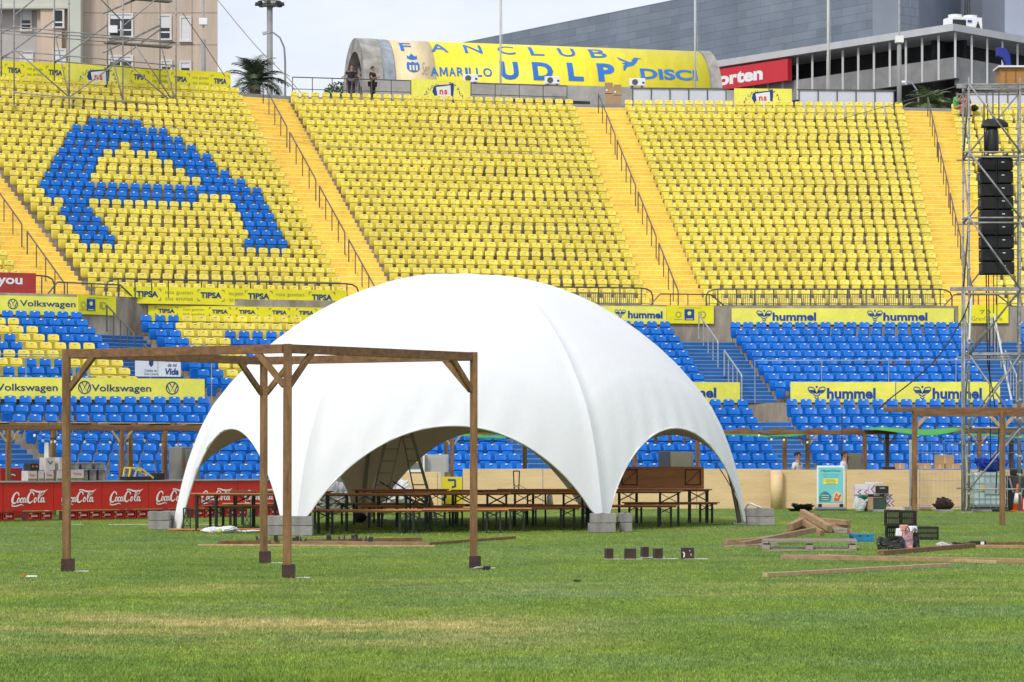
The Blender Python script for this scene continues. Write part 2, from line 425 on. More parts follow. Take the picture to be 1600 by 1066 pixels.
def staircase(A, B, n, material, nose, parent, inset=0.24, insb=0.06, sub=2, ext=0.0):
    mb = MB()
    for k in range(n + (1 if ext else 0)):
        for j in range(sub):
            t = k + j / sub
            if t > n - 1 + ext + 0.01: continue
            a0 = seatline(A, t, n); b0 = seatline(B, t, n); a1 = seatline(A, t + 1 / sub, n); b1 = seatline(B, t + 1 / sub, n)
            u0 = (b0 - a0).normalized(); u1 = (b1 - a1).normalized()
            a0 = a0 + u0 * inset; b0 = b0 - u0 * insb; a1 = a1 + u1 * inset; b1 = b1 - u1 * insb
            z = a0.z - SEAT_H + 0.006; zp = z - (a1.z - a0.z) - 0.004
            off = Vector((0, -0.456, 0))
            P = [a0 + off, b0 + off, b1 + off, a1 + off]
            top = [Vector((p.x, p.y, z)) for p in P]; low = [Vector((p.x, p.y, zp)) for p in P]
            mb.add(top, [(0, 1, 2, 3)], 0)
            mb.add([low[0], low[1], top[1], top[0]], [(0, 1, 2, 3)], 0)
            mb.add([low[1], low[2], top[2], top[1]], [(0, 1, 2, 3)], 0)
            mb.add([low[3], low[0], top[0], top[3]], [(0, 1, 2, 3)], 0)
            # worn pale nosing strip along the front edge
            e = Vector((0, -0.003, 0)); h = Vector((0, 0, 0.003)); dn = Vector((0, 0, -0.028)); bk = Vector((0, 0.07, 0))
            mb.add([top[0]+e+dn, top[1]+e+dn, top[1]+e+h, top[0]+e+h], [(0, 1, 2, 3)], 1)
            mb.add([top[0]+e+h, top[1]+e+h, top[1]+h+bk, top[0]+h+bk], [(0, 1, 2, 3)], 1)
    return mb.build('staircase', [material, nose], parent)
stand = thing('grandstand', 'large concrete stadium stand with yellow and blue stairs facing the pitch', 'grandstand', (0, 100, 0))
stand.location = (0, 0, 0)
yst = mat('yellow_stair_paint', (0.90, 0.595, 0.07), 0.7, 0.08, 1.2, fine=0.10)
ynose = mat('yellow_stair_nosing', (0.95, 0.82, 0.38), 0.7, 0.08, 2)
bst = mat('blue_stair_paint', (0.018, 0.115, 0.33), 0.7, 0.10, 1.2, fine=0.05)
bnose = mat('blue_stair_nosing', (0.13, 0.30, 0.58), 0.7, 0.1, 2)
tag(terraces(UP, nU, 'terrace', stand), 'stepped concrete terrace of the upper tier')
tag(terraces(MID, nM, 'terrace', stand), 'stepped concrete terrace of the middle bank')
tag(terraces(LOW, nL, 'terrace', stand, front_wall=-0.1), 'stepped concrete terrace of the lowest bank')
for i in range(1, len(UP) - 1, 2): tag(staircase(UP[i], UP[i+1], nU, yst, ynose, stand, ext=1.0), 'yellow painted stairs')
for i in range(1, len(MID) - 1, 2): tag(staircase(MID[i], MID[i+1], nM, bst, bnose, stand), 'blue painted stairs')
for i in range(1, len(LOW) - 1, 2): tag(staircase(LOW[i], LOW[i+1], nL, bst, bnose, stand), 'blue painted stairs')
# walls behind each bank and the walkways between them
def wall_line(pl, dy): return [Vector((P[1].x, P[1].y + dy, 0)) for P in pl]
def plan_at(line, xpx):
    """point of a plan polyline seen at photo column xpx"""
    for a, b in zip(line, line[1:]):
        xa, xb = CX + a.x * F / a.y, CX + b.x * F / b.y
        if xa <= xpx <= xb or (b is line[-1] and xpx > xb) or (a is line[0] and xpx < xa):
            lo, hi = -3.0, 4.0
            s = (xpx - CX) / F; t = (s * a.y - a.x) / ((b.x - a.x) - s * (b.y - a.y))
            return a + (b - a) * t
    return None
WM = wall_line(MID, 0.55)      # wall behind middle bank, z 5.8..7.22
WL = wall_line(LOW, 0.45)
# near the wall the last terrace tread reaches 0.35 m behind the seat line
mb = MB()
for i in range(len(WM) - 1):
    a, b = WM[i], WM[i+1]
    mb.add([(a.x, a.y, 4.9), (b.x, b.y, 4.9), (b.x, b.y, 7.22), (a.x, a.y, 7.22)], [(0, 1, 2, 3)])
mb.build('retaining_wall', concrete_stain, stand)
mb = MB()
for i in range(len(WL) - 1):
    a, b = WL[i], WL[i+1]
    mb.add([(a.x, a.y, 1.9), (b.x, b.y, 1.9), (b.x, b.y, 3.33), (a.x, a.y, 3.33)], [(0, 1, 2, 3)])
mb.build('retaining_wall', concrete_stain, stand)
def strip(lineA, zA, lineB, zB, name):
    mb = MB(); xs = list(range(-300, 1900, 50))
    A = [plan_at(lineA, x) for x in xs]; B = [plan_at(lineB, x) for x in xs]
    for i in range(len(xs) - 1):
        mb.add([(A[i].x, A[i].y, zA), (A[i+1].x, A[i+1].y, zA), (B[i+1].x, B[i+1].y, zB), (B[i].x, B[i].y, zB)], [(0, 1, 2, 3)])
    mb.build(name, concrete, stand)
UF = [Vector((P[0].x, P[0].y - 0.4, 0)) for P in UP]; MF = [Vector((P[0].x, P[0].y - 0.4, 0)) for P in MID]
strip(WM, 7.216, UF, 7.216, 'walkway'); strip(WL, 3.326, MF, 3.326, 'walkway')
# parapet behind the top row
WT = wall_line(UP, 0.75)
mb = MB()
for i in range(len(WT) - 1):
    a, b = WT[i], WT[i+1]
    mb.add([(a.x, a.y, 17), (b.x, b.y, 17), (b.x, b.y, 18.64), (a.x, a.y, 18.64), (a.x, a.y + 1.6, 18.64), (b.x, b.y + 1.6, 18.64), (b.x, b.y + 1.6, 19.05), (a.x, a.y + 1.6, 19.05), (a.x, a.y + 12, 19.05), (b.x, b.y + 12, 19.05)], [(0, 1, 2, 3), (3, 2, 5, 4), (4, 5, 6, 7), (7, 6, 9, 8)])
mb.build('top_walkway', concrete, stand)

# ------------------------------------------------------------------ seats
def seat_geo():
    """returns part meshes of one tip-up seat: origin on the tread under the back, facing -y"""
    back = MB(); nx = 8
    # side profile (y, z) of the back shell: front face with a lip overhanging the tipped-up pan, then the rear face
    front = [(-0.112, 0.575, 0.178), (-0.108, 0.60, 0.190), (-0.075, 0.68, 0.194), (-0.035, 0.755, 0.192), (-0.015, 0.785, 0.186), (0.0, 0.80, 0.170)]
    rear = [(0.035, 0.785, 0.17), (0.03, 0.68, 0.185), (0.0, 0.50, 0.175), (-0.02, 0.36, 0.17), (-0.045, 0.36, 0.17), (-0.035, 0.56, 0.185)]
    prof = front + rear; V = []
    for (y, z, hw) in prof:
        for i in range(nx + 1):
            q = -1 + 2 * i / nx; q2 = math.copysign(abs(q) ** 0.8, q)
            V.append((q2 * hw, y + 0.030 * (1 - q * q) - (0.0 if z < 0.7 else 0.0), z - (0.022 * abs(q) ** 6 if z > 0.77 else 0)))
    n = len(prof); w = nx + 1; Fs = []
    for j in range(n):
        k = (j + 1) % n
        for i in range(nx): Fs.append((j*w + i, j*w + i + 1, k*w + i + 1, k*w + i))
    Fs.append(tuple(j*w for j in range(n))); Fs.append(tuple(j*w + nx for j in range(n - 1, -1, -1)))
    back.add(V, Fs)
    pan = MB(); prof = [(-0.12, 0.17), (-0.165, 0.23), (-0.180, 0.50), (-0.155, 0.555), (0.155, 0.555), (0.180, 0.50), (0.165, 0.23), (0.12, 0.17)]
    n = len(prof)
    def yy(z): return -0.004 - 0.185 * (z - 0.16)
    V = [(x * 0.86, yy(z) - 0.022, 0.36 + (z - 0.36) * 0.88) for x, z in prof] + [(x, yy(z), z) for x, z in prof] + [(x, yy(z) + 0.05, z) for x, z in prof]
    Fs = [tuple(range(n - 1, -1, -1))]
    for a in (0, n):
        for i in range(n): j = (i + 1) % n; Fs.append((a + i, a + j, a + n + j, a + n + i))
    Fs.append(tuple(range(2*n, 3*n)))
    pan.add(V, Fs)
    plate = MB(); plate.box(0, -0.022, 0.762, 0.075, 0.034, 0.042)
    leg = MB(); leg.box(0, 0.02, 0.26, 0.24, 0.05, 0.05)
    leg.box(-0.10, 0.04, 0.13, 0.03, 0.05, 0.26); leg.box(0.10, 0.04, 0.13, 0.03, 0.05, 0.26)
    return back, pan, plate, leg
s_back, s_pan, s_plate, s_leg = seat_geo()
seat_leg_m = mat('seat_bracket', (0.26, 0.23, 0.16), 0.7, 0.1, 3)
tent_sil = [(283,800),(300,740),(330,680),(370,610),(440,525),(520,478),(590,445),(640,432),(810,431),(860,440),(930,468),(1000,510),(1060,570),(1110,640),(1140,700),(1160,750),(1170,790)]
A_OUT = [(134,181),(231,189),(268,202),(292,217),(316,232),(340,250),(362,265),(386,280),(405,288),(416,303),(424,322),(436,345),(452,384),(390,384),(385,360),(374,330),(362,305),(140,303),(150,320),(163,335),(178,352),(186,378),(130,378),(112,345),(100,325),(88,305),(70,286),(60,270),(84,238),(98,212),(110,198)]
A_IN = [(186,218),(202,212),(206,226),(240,228),(244,240),(262,242),(266,252),(286,256),(306,276),(310,282),(146,274),(150,256),(162,238),(172,226)]
Y_L1 = [(-30,488),(18,488),(30,500),(60,512),(92,525),(130,530),(180,548),(215,570),(225,595),(170,597),(128,571),(100,562),(-30,562),(-30,538),(58,536),(38,524),(-30,514)]
Y_L2 = [(264,482),(620,482),(620,511),(345,511),(395,562),(360,590),(335,545),(296,524),(282,508)]
seats = []      # (matrix loc, rz, colour, row, bank, block)
def fill(pl, n, bank):
    for bi in range(0, len(pl) - 1, 2):
        A, B = pl[bi], pl[bi+1]
        for k in range(n):
            a = seatline(A, k, n); b = seatline(B, k, n); L = (b - a).length; m = max(1, round(L / 0.5))
            rz = math.atan2(b.y - a.y, b.x - a.x)
            for i in range(m + 1):
                p = a + (b - a) * (i / m); x, y = proj((p.x, p.y, p.z - 0.05))
                if x < -260 or x > 1900: continue
                if bank == 'upper': c = 'blue' if (inpoly(x, y, A_OUT) and not inpoly(x, y, A_IN)) else 'yellow'
                else:
                    c = 'blue'
                    if bank == 'middle' and (inpoly(x, y, Y_L1) or inpoly(x, y, Y_L2)): c = 'yellow'
                seats.append(dict(p=Vector((p.x, p.y, p.z - SEAT_H)), rz=rz, c=c, k=k, bank=bank, b=bi // 2, px=x, py=y))
fill(UP, nU, 'upper'); fill(MID, nM, 'middle'); fill(LOW, nL, 'lower')
def visible(s):
    if not (2 < s['px'] < 1598): return False
    if inpoly(s['px'], s['py'], tent_sil): return False
    if s['bank'] == 'lower' and s['k'] < 1: return False
    return s['py'] > 3
ordn = ['first', 'second', 'third', 'fourth', 'fifth', 'sixth', 'seventh', 'eighth', 'ninth', 'tenth', 'eleventh', 'twelfth', 'thirteenth', 'fourteenth', 'fifteenth', 'sixteenth']
def make_seat(colour, label, group, loc, rz):
    m = yel_seat if colour == 'yellow' else blue_seat
    t = thing('stadium_seat', label, 'stadium seat', loc, rz, group)
    s_back.build('backrest', m, t); s_pan.build('seat_pan', m, t); s_plate.build('number_plate', plate_m, t); s_leg.build('bracket', seat_leg_m, t)
    return t
bank_words = {'upper': 'upper tier', 'middle': 'middle bank', 'lower': 'lowest bank'}
def block_words(bank, b):
    if bank == 'upper': return ['left of leftmost stairs', 'block with blue letter', 'block above tent', 'block right of tent top', 'behind speaker tower'][b]
    if bank == 'middle': return ['left of left blue stairs', 'right of left blue stairs', 'just right of tent', 'block right of tent', 'right of scaffold tower'][b]
    return ['at far left edge', 'above the red bar', 'seen through tent', 'through and beside tent', 'above right wooden bar', 'at far right edge'][b]
vis = sorted([s for s in seats if visible(s)], key=lambda s: s['p'].y)[:300]
ids = {id(s) for s in vis}; proto = {}
for s in vis:
    j = random.gauss(0, 0.012); colour = s['c']
    lb = f"{colour} plastic seat, {ordn[s['k']]} row up, {bank_words[s['bank']]}, {block_words(s['bank'], s['b'])}"
    gr = f"{colour} seats, {ordn[s['k']]} row of {bank_words[s['bank']]}, {block_words(s['bank'], s['b'])}"
    if colour not in proto:
        o = make_seat(colour, lb, gr, s['p'], s['rz'] + j); proto[colour] = (o, tree(o))
    else: dup(proto[colour][0], s['p'], s['rz'] + j, lb, gr, proto[colour][1])
rest = [s for s in seats if id(s) not in ids]
# one merged object for the far majority
V0 = []; F0 = []; M0 = []
for gi, gq in enumerate((s_back, s_pan, s_plate, s_leg)):
    n0 = len(V0); V0 += gq.v; F0 += [tuple(n0 + i for i in f) for f in gq.f]; M0 += [gi] * len(gq.f)
V0 = np.array(V0); nv = len(V0); NS = len(rest); M0 = np.array(M0)
lt = np.array([len(f) for f in F0], dtype=np.int32); li = np.array([i for f in F0 for i in f], dtype=np.int32)
allV = np.zeros((NS, nv, 3)); MI = []
for q, s in enumerate(rest):
    a = s['rz'] + random.gauss(0, 0.025); c, sn = math.cos(a), math.sin(a); tl = random.gauss(0, 0.028)
    x = V0[:, 0] + random.gauss(0, 0.008); y = V0[:, 1] + V0[:, 2] * tl
    allV[q, :, 0] = s['p'].x + x * c - y * sn; allV[q, :, 1] = s['p'].y + x * sn + y * c; allV[q, :, 2] = s['p'].z + V0[:, 2]
    cm = 0 if s['c'] == 'yellow' else 1
    MI.append(np.where(M0 <= 1, cm, M0))
me = bpy.data.meshes.new('stadium_seats'); me.vertices.add(NS * nv); me.vertices.foreach_set('co', allV.reshape(-1))
LI = (np.arange(NS, dtype=np.int32)[:, None] * nv + li[None, :]).reshape(-1); LT = np.tile(lt, NS)
me.loops.add(len(LI)); me.loops.foreach_set('vertex_index', LI.astype(np.int32))
me.polygons.add(len(LT)); me.polygons.foreach_set('loop_total', LT); me.polygons.foreach_set('loop_start', np.concatenate([[0], np.cumsum(LT)[:-1]]).astype(np.int32))
for m in (yel_seat, blue_seat, plate_m, seat_leg_m): me.materials.append(m)
me.polygons.foreach_set('material_index', np.concatenate(MI).astype(np.int32)); me.update(calc_edges=True)
o = bpy.data.objects.new('stadium_seats', me); col.objects.link(o)
tag(o, 'mass of yellow and blue plastic seats covering the stand', 'stadium seats', kind='stuff')

# ------------------------------------------------------------------ tent
cloth = mat('white_tent_cloth', (0.90, 0.90, 0.915), 0.75, 0.012, 0.6, 0.3, 9, fine=0.0)
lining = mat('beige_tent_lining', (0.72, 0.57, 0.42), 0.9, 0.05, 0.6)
def translucent(m, c, f):
    t = m.node_tree; b = t.nodes['Principled BSDF']; o = t.nodes['Material Output']
    tr = t.nodes.new('ShaderNodeBsdfTranslucent'); tr.inputs['Color'].default_value = (*c, 1); mx_ = t.nodes.new('ShaderNodeMixShader'); mx_.inputs[0].default_value = f
    t.links.new(b.outputs[0], mx_.inputs[1]); t.links.new(tr.outputs[0], mx_.inputs[2]); t.links.new(mx_.outputs[0], o.inputs['Surface'])
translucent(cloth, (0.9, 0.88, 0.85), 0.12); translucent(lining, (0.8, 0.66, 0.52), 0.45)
def tent():
    C = Vector((-0.9, 61.5, 0)); H = 5.45
    feet = [Vector((-7.05, 58.5, 0.0)), Vector((-4.12, 54.0, 0.33)), Vector((1.83, 57.0, 0.33)), Vector((5.20, 62.5, 0.05)), Vector((2.1, 69.5, 0.0)), Vector((-3.6, 66.5, 0.0))]
    prof = [(0, 1.0), (0.10, 0.998), (0.18, 0.99), (0.30, 0.962), (0.452, 0.892), (0.61, 0.779), (0.758, 0.628), (0.884, 0.44), (0.946, 0.27), (0.979, 0.13), (1.0, 0.0)]
    L = [0.0]
    for a, b in zip(prof, prof[1:]): L.append(L[-1] + math.hypot((b[0]-a[0]) * 6.3, (b[1]-a[1]) * H))
    tot = L[-1]; sp = smooth_pts([(p[0], p[1], l / tot) for p, l in zip(prof, L)], 2)
    def P(v):
        for a, b in zip(sp, sp[1:]):
            if a[2] <= v <= b[2] + 1e-9:
                t = (v - a[2]) / max(b[2] - a[2], 1e-9); return lerp(a[0], b[0], t), lerp(a[1], b[1], t)
        return 1.0, 0.0
    def ridge(i, v):
        r, z = P(v); f = feet[i]
        return Vector((C.x + (f.x - C.x) * r, C.y + (f.y - C.y) * r, f.z + (H - f.z) * z))
    t = thing('dome_tent', 'large white fabric dome tent with arched openings standing on the pitch', 'tent', (C.x, C.y, 0))
    NU, NV = 48, 44
    # margins of the cloth legs, steepness and height of each opening
    ARCH = [(0.065, 0.12, 0.9, 1.92), (0.03, 0.03, 0.84, 1.80), (0.05, 0.02, 0.72, 1.93), (0.0, 0.04, 0.55, 2.0), (0.04, 0.04, 1, 2.1), (0.04, 0.0, 0.55, 2.0)]
    def archz(i, u):
        a, b, p, h = ARCH[i]; t = (u - a) / (1 - a - b)
        if t <= 0 or t >= 1: return 0.0
        return h * (1 - abs(2 * t - 1) ** 2.05) ** p
    def surf(off):
        mb = MB(); 
        for i in range(6):
            j = (i + 1) % 6; V = []
            for a in range(NV + 1):
                v = a / NV
                Rl, Rr = ridge(i, v), ridge(j, v)
                for b in range(NU + 1):
                    u = b / NU; arch = archz(i, u)
                    base = Rl * (1 - u) + Rr * u
                    p = base + Vector((0, 0, arch * v ** 3.2))
                    # slight tension sag between the ridges
                    toC = Vector((C.x - p.x, C.y - p.y, 0)); 
                    if toC.length > 0.01: p += toC.normalized() * (0.10 * math.sin(u * PI) * math.sin(v * PI))
                    p += Vector((0, 0, 0.10 * math.sin(u * PI) * math.sin(v * PI)))
                    # fine creases running along the hem
                    if v > 0.7: w_ = (v - 0.7) * 0.09; nn = Vector((p.x - C.x, p.y - C.y, 0)).normalized(); p += nn * w_ * (math.sin(u * 55 + v * 16 + i) * 0.6 + math.sin(u * 131 - v * 25) * 0.4) * math.sin(u * PI)
                    d = Vector((p.x - C.x, p.y - C.y, (p.z - 0.3) * 1.0)); 
                    if off and d.length > 0: p -= d.normalized() * off
                    V.append(p - Vector((C.x, C.y, 0)))
            Fs = [(a*(NU+1)+b, (a+1)*(NU+1)+b, (a+1)*(NU+1)+b+1, a*(NU+1)+b+1) for a in range(NV) for b in range(NU)]
            mb.add(V, Fs)
        return mb
    def weld(o, d=0.002):
        bm = bmesh.new(); bm.from_mesh(o.data); bmesh.ops.remove_doubles(bm, verts=bm.verts, dist=d); bm.to_mesh(o.data); bm.free()
    o = surf(0).build('canopy', cloth, t, smooth=True)
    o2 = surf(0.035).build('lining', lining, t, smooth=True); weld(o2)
    # hem band closing the gap between cloth and lining
    hem = MB(); ribs = MB()
    for i in range(6):
        pts = []
        j = (i + 1) % 6
        for b in range(NU + 1):
            u = b / NU; s = abs(2 * u - 1)
            p = ridge(i, 1) * (1 - u) + ridge(j, 1) * u + Vector((0, 0, archz(i, u))); pts.append(p - Vector((C.x, C.y, 0)))
        hem.tube([p * 0.997 + Vector((0, 0, 0.004)) for p in pts], 0.022, 6)
    hem.build('hem', cloth, t, smooth=True)
    alu = mat('aluminium_pole', (0.33, 0.31, 0.28), 0.45, 0.08, 4, metal=0.5)
    for i in range(6):
        r_ = MB(); pts = []
        for a in range(0, 21):
            p = ridge(i, a / 20) - Vector((C.x, C.y, 0)); p = Vector((p.x * 0.975, p.y * 0.975, max(0.04, p.z - 0.10 * (1 - a / 20) - 0.02))); pts.append(p)
        r_.tube(pts, 0.05, 8); r_.build('pole', alu, t, smooth=True)
        if i in (0, 1, 2, 3):
            for q in (0.12, -0.12):      # struts spreading the leg cloth
                pass
        ft = MB(); f = pts[-1]; ft.box(f.x, f.y, 0.02, 0.3, 0.3, 0.03); ft.build('foot_plate', galv, t)
    return feet, C
FEET, TC = tent()

# ------------------------------------------------------------------ advertising boards
def hummel_mark(mb, x, z, s, mi):
    for q in (-1, 1):
        P = [(x + q*s*0.05, z + s*0.05), (x + q*s*0.25, z + s*0.42), (x + q*s*0.60, z + s*0.50), (x + q*s*0.70, z + s*0.30), (x + q*s*0.45, z + s*0.02), (x + q*s*0.05, z + s*0.05)]
        stroke(mb, P, s*0.07, mi=mi)
        mb.add([(x + q*s*a, -0.012, z + s*b) for a, b in ((0.10, 0.10), (0.16, 0.27), (0.66, 0.27), (0.45, 0.06))], [(0, 1, 2, 3)], mi)
    disc(mb, x, z + s*0.52, s*0.09, mi=mi, n=10)
    for k, w in ((0.02, 0.16), (-0.20, 0.2), (-0.42, 0.13)):
        stroke(mb, [(x - s*w*1.4, z + s*(k + 0.10)), (x, z + s*(k - 0.06)), (x + s*w*1.4, z + s*(k + 0.10))], s*0.09, mi=mi, sm=False)
def vw_mark(mb, x, z, r, mi):
    ring(mb, x, z, r, r*0.16, mi=mi)
    stroke(mb, [(x - r*0.42, z + r*0.78), (x, z + r*0.06), (x + r*0.42, z + r*0.78)], r*0.17, mi=mi, sm=False)
    stroke(mb, [(x - r*0.82, z + r*0.40), (x - r*0.36, z - r*0.72), (x, z + r*0.0), (x + r*0.36, z - r*0.72), (x + r*0.82, z + r*0.40)], r*0.17, mi=mi, sm=False)
def brackets(mb, x0, x1, z0, z1, mi):
    q = (z1 - z0) * 0.22; w = 0.022
    for cx_, sx in ((x0, 1), (x1, -1)):
        for cz_, sz in ((z0, 1), (z1, -1)):
            stroke(mb, [(cx_ + sx*q, cz_), (cx_, cz_), (cx_, cz_ + sz*q)], w, mi=mi, sm=False)
class Board:
    """a board standing between two plan points; local x runs along it, local z=0 at its bottom edge"""
    def __init__(s, name, label, cat, P0, P1, zb, zt, m, group=None, th=0.04, fy=0.0):
        s.P0 = Vector((P0[0], P0[1] + fy, 0)); s.P1 = Vector((P1[0], P1[1] + fy, 0)); d = s.P1 - s.P0; s.L = d.length
        s.rz = math.atan2(d.y, d.x); s.h = zt - zb; s.zb = zb
        s.t = thing(name, label, cat, (s.P0.x, s.P0.y, zb), s.rz, group)
        q = MB(); q.box(s.L/2, th/2, s.h/2, s.L, th, s.h); s.panel = q.build('panel', m, s.t)
        s.ink = MB(); s.mats = []
    def x(s, px):
        k = (px - CX) / F; d = s.P1 - s.P0; t = (k * s.P0.y - s.P0.x) / (d.x - k * d.y); return t * s.L
    def z(s, px, py):
        p = s.P0 + (s.P1 - s.P0) * (s.x(px) / s.L); return EYE + (HY - py) * p.y / F - s.zb
    def m(s, mm):
        if mm not in s.mats: s.mats.append(mm)
        return s.mats.index(mm)
    def text(s, st, px0, px1, z0, z1, mm, bold=0.0, shear=0.0):
        q = MB(); letters(q, st, s.x(px0), s.x(px1), z0, z1, bold=bold, shear=shear); q.build('lettering', mm, s.t); return s
    def flush(s, name='emblem'):
        if s.ink.v: s.ink.build(name, s.mats, s.t)
        s.ink = MB(); s.mats = []
    def done(s, name='emblem'): s.flush(name); return s
# lowest row of long boards, standing on the walkway edge
def lowb(label, x0, x1, ztop=4.05): return Board('advertising_board', label, 'advertising board', plan_at(WL, x0), plan_at(WL, x1), 3.34, ztop, yel_board2, 'long yellow ad boards', fy=-0.06)
b = lowb('yellow board with car maker lettering behind the lowest seats at the left', -70, 320)
for x0, x1 in ((-6, 90), (143, 236)): b.text('Volkswagen', x0, x1, 0.20, 0.50, navy, 0.012)
for xc in (132, 269): vw_mark(b.ink, b.x(xc), 0.40, 0.20, b.m(navy)); b.flush()
b.done()
b = lowb('yellow board ending just right of the tent, behind the lowest seats', 905, 1156)
b.text('hummel', 1041, 1119, 0.16, 0.52, bluep, 0.035); hummel_mark(b.ink, b.x(1024), 0.35, 0.40, b.m(bluep)); b.done()
b = lowb('left one of two joined yellow boards above the right wooden bar', 1235, 1398.5)
b.text('hummel', 1292, 1368, 0.12, 0.50, bluep, 0.035); hummel_mark(b.ink, b.x(1276), 0.32, 0.42, b.m(bluep)); b.done()
b = lowb('right one of two joined yellow boards, reaching behind the scaffold tower', 1400, 1562)
b.text('hummel', 1457, 1534, 0.12, 0.50, bluep, 0.035); hummel_mark(b.ink, b.x(1441), 0.32, 0.42, b.m(bluep)); b.done()
# upper row on the retaining wall
def upb(label, x0, x1, zb, zt, m=yel_board2, fy=-0.07): return Board('advertising_board', label, 'advertising board', plan_at(WM, x0), plan_at(WM, x1), zb, zt, m, 'ad boards on the retaining wall', fy=fy)
b = upb('pale yellow board with car maker lettering on the wall at the far left', -70, 122, 6.45, 7.12)
b.text('Volkswagen', 31, 118, 0.24, 0.52, navy, 0.012); vw_mark(b.ink, b.x(20), 0.38, 0.17, b.m(navy)); b.done()
def cityb(label, x0, x1, xs):
    b = upb(label, x0, x1, 6.52, 7.20, yel_board, -0.10)
    s_ = (x1 - x0) / 70.0
    b.ink.box(b.x(xs[1]), -0.008, 0.34, 0.38, 0.008, 0.42, mi=b.m(bluep))
    disc(b.ink, b.x(xs[1]), 0.39, 0.075, y=-0.018, mi=b.m(yel_board2)); b.ink.box(b.x(xs[1]), -0.016, 0.17, 0.26, 0.006, 0.03, mi=b.m(yel_board2))
    stroke(b.ink, [(b.x(xs[2]) - 0.10, 0.22), (b.x(xs[2]) - 0.10, 0.46)], 0.05, mi=b.m(greyp), sm=False)
    stroke(b.ink, [(b.x(xs[2]) - 0.02, 0.22), (b.x(xs[2]) - 0.02, 0.46), (b.x(xs[2]) + 0.12, 0.44), (b.x(xs[2]) + 0.16, 0.34), (b.x(xs[2]) + 0.12, 0.24), (b.x(xs[2]) - 0.02, 0.22)], 0.045, mi=b.m(greyp), sm=False)
    ring(b.ink, b.x(xs[0]), 0.34, 0.10, 0.03, mi=b.m(greyp)); b.ink.box(b.x((x0 + x1) / 2), -0.006, 0.60, 0.9, 0.004, 0.018, mi=b.m(greyp)); b.ink.box(b.x(xs[0]), -0.006, 0.16, 0.3, 0.004, 0.02, mi=b.m(greyp)); return b.done()
cityb('small yellow board with blue square crest above the left blue stairs', 122.5, 182, (130, 142, 160))
cityb('small yellow board with blue square crest beside the tent top right', 1041.5, 1115, (1060, 1077, 1096))
b = upb('yellow courier company board at seat level just left of the tent', 232, 560, 6.38, 6.95, yel_board)
for x0, x1 in ((247, 273), (331, 356), (373, 399), (425, 448), (467, 490), (520, 545)):
    b.text('TIPSA', x0, x1, 0.30, 0.45, navy, 0.04); brackets(b.ink, b.x(x0 - 4), b.x(x1 + 4), 0.22, 0.52, b.m(navy)); b.flush('corner_marks')
for x0, x1 in ((286, 319), (502, 516)): b.text('nos gustan', x0, x1, 0.37, 0.48, greyp); b.text('tus envíos', x0, x1, 0.22, 0.33, greyp)
b.done()
b = upb('upper yellow courier company board hanging on the rail left of the tent', 192, 541, 7.0, 7.62, yel_board, 0.32)
for x0, x1 in ((213, 247), (313, 346), (387, 421), (487, 519)):
    b.text('TIPSA', x0, x1, 0.24, 0.46, navy, 0.04); brackets(b.ink, b.x(x0 - 4), b.x(x1 + 4), 0.14, 0.54, b.m(navy)); b.flush('corner_marks')
for x0, x1 in ((258, 301), (358, 380), (431, 475)): b.text('nos gustan', x0, x1, 0.33, 0.48, greyp); b.text('tus envíos', x0, x1, 0.14, 0.28, greyp)
b.done()
b = upb('pale yellow board half hidden by the tent top, on the wall', 880, 1041, 6.48, 7.16)
b.text('hummel', 981, 1035, 0.22, 0.50, bluep, 0.035); hummel_mark(b.ink, b.x(969), 0.38, 0.30, b.m(bluep)); b.done()
b = upb('long pale yellow board on the wall right of the tent', 1143, 1490, 6.50, 7.12)
for x0, x1, xc in ((1207, 1275, 1194), (1380, 1449, 1367)):
    b.text('hummel', x0, x1, 0.14, 0.46, bluep, 0.035); hummel_mark(b.ink, b.x(xc), 0.32, 0.40, b.m(bluep)); b.flush()
b.done()
b = upb('yellow island tourism board behind the scaffold tower', 1497, 1575, 6.55, 7.25, yel_board, -0.1)
b.text('GranCanaria', 1518, 1566, 0.10, 0.26, greyp); stroke(b.ink, [(b.x(1531), 0.48), (b.x(1538), 0.50), (b.x(1533), 0.36)], 0.05, mi=b.m(greyp), sm=False)
stroke(b.ink, [(b.x(1542), 0.50), (b.x(1547), 0.44), (b.x(1544), 0.36)], 0.05, mi=b.m(greyp)); b.done()
# red board far left
redm = mat('dull_red_board', (0.42, 0.035, 0.03), 0.6, 0.08, 1.5)
b = upb('dull red board with pale curly letters at the far left', -60, 54, 7.22, 7.95, redm, 0.30)
b.text('you', -4, 35, 0.22, 0.55, white_paint, 0.03); b.done()
# banners behind the top row
def topb(label, x0, x1, zb, zt, m, name='advertising_banner'): return Board(name, label, 'banner', plan_at(WT, x0), plan_at(WT, x1), zb, zt, m, 'banners along the top of the stand', fy=-0.1)
def tip(b, xs, ns):
    for x0, x1 in xs: b.text('TIPSA', x0, x1, 0.72, 0.98, navy, 0.04); brackets(b.ink, b.x(x0 - 4), b.x(x1 + 4), 0.58, 1.12, b.m(navy)); b.flush('corner_marks')
    for x0, x1 in ns: b.text('nos gustan', x0, x1, 0.86, 1.02, greyp); b.text('tus envíos', x0, x1, 0.64, 0.80, greyp)
    b.done()
b = topb('yellow courier banner at the left end of the stand top', -70, 104.5, 18.5, 19.78, yel_board); tip(b, ((12, 33), (76, 97)), ((42, 66), (-16, 4)))
b = topb('yellow courier banner right of the crest banner below the flats', 203, 361, 18.5, 19.78, yel_board); tip(b, ((209, 228), (272, 292), (334, 354)), ((238, 262), (301, 326)))
shield_red = mat('red_print', (0.65, 0.05, 0.03), 0.5, 0.04, 3)
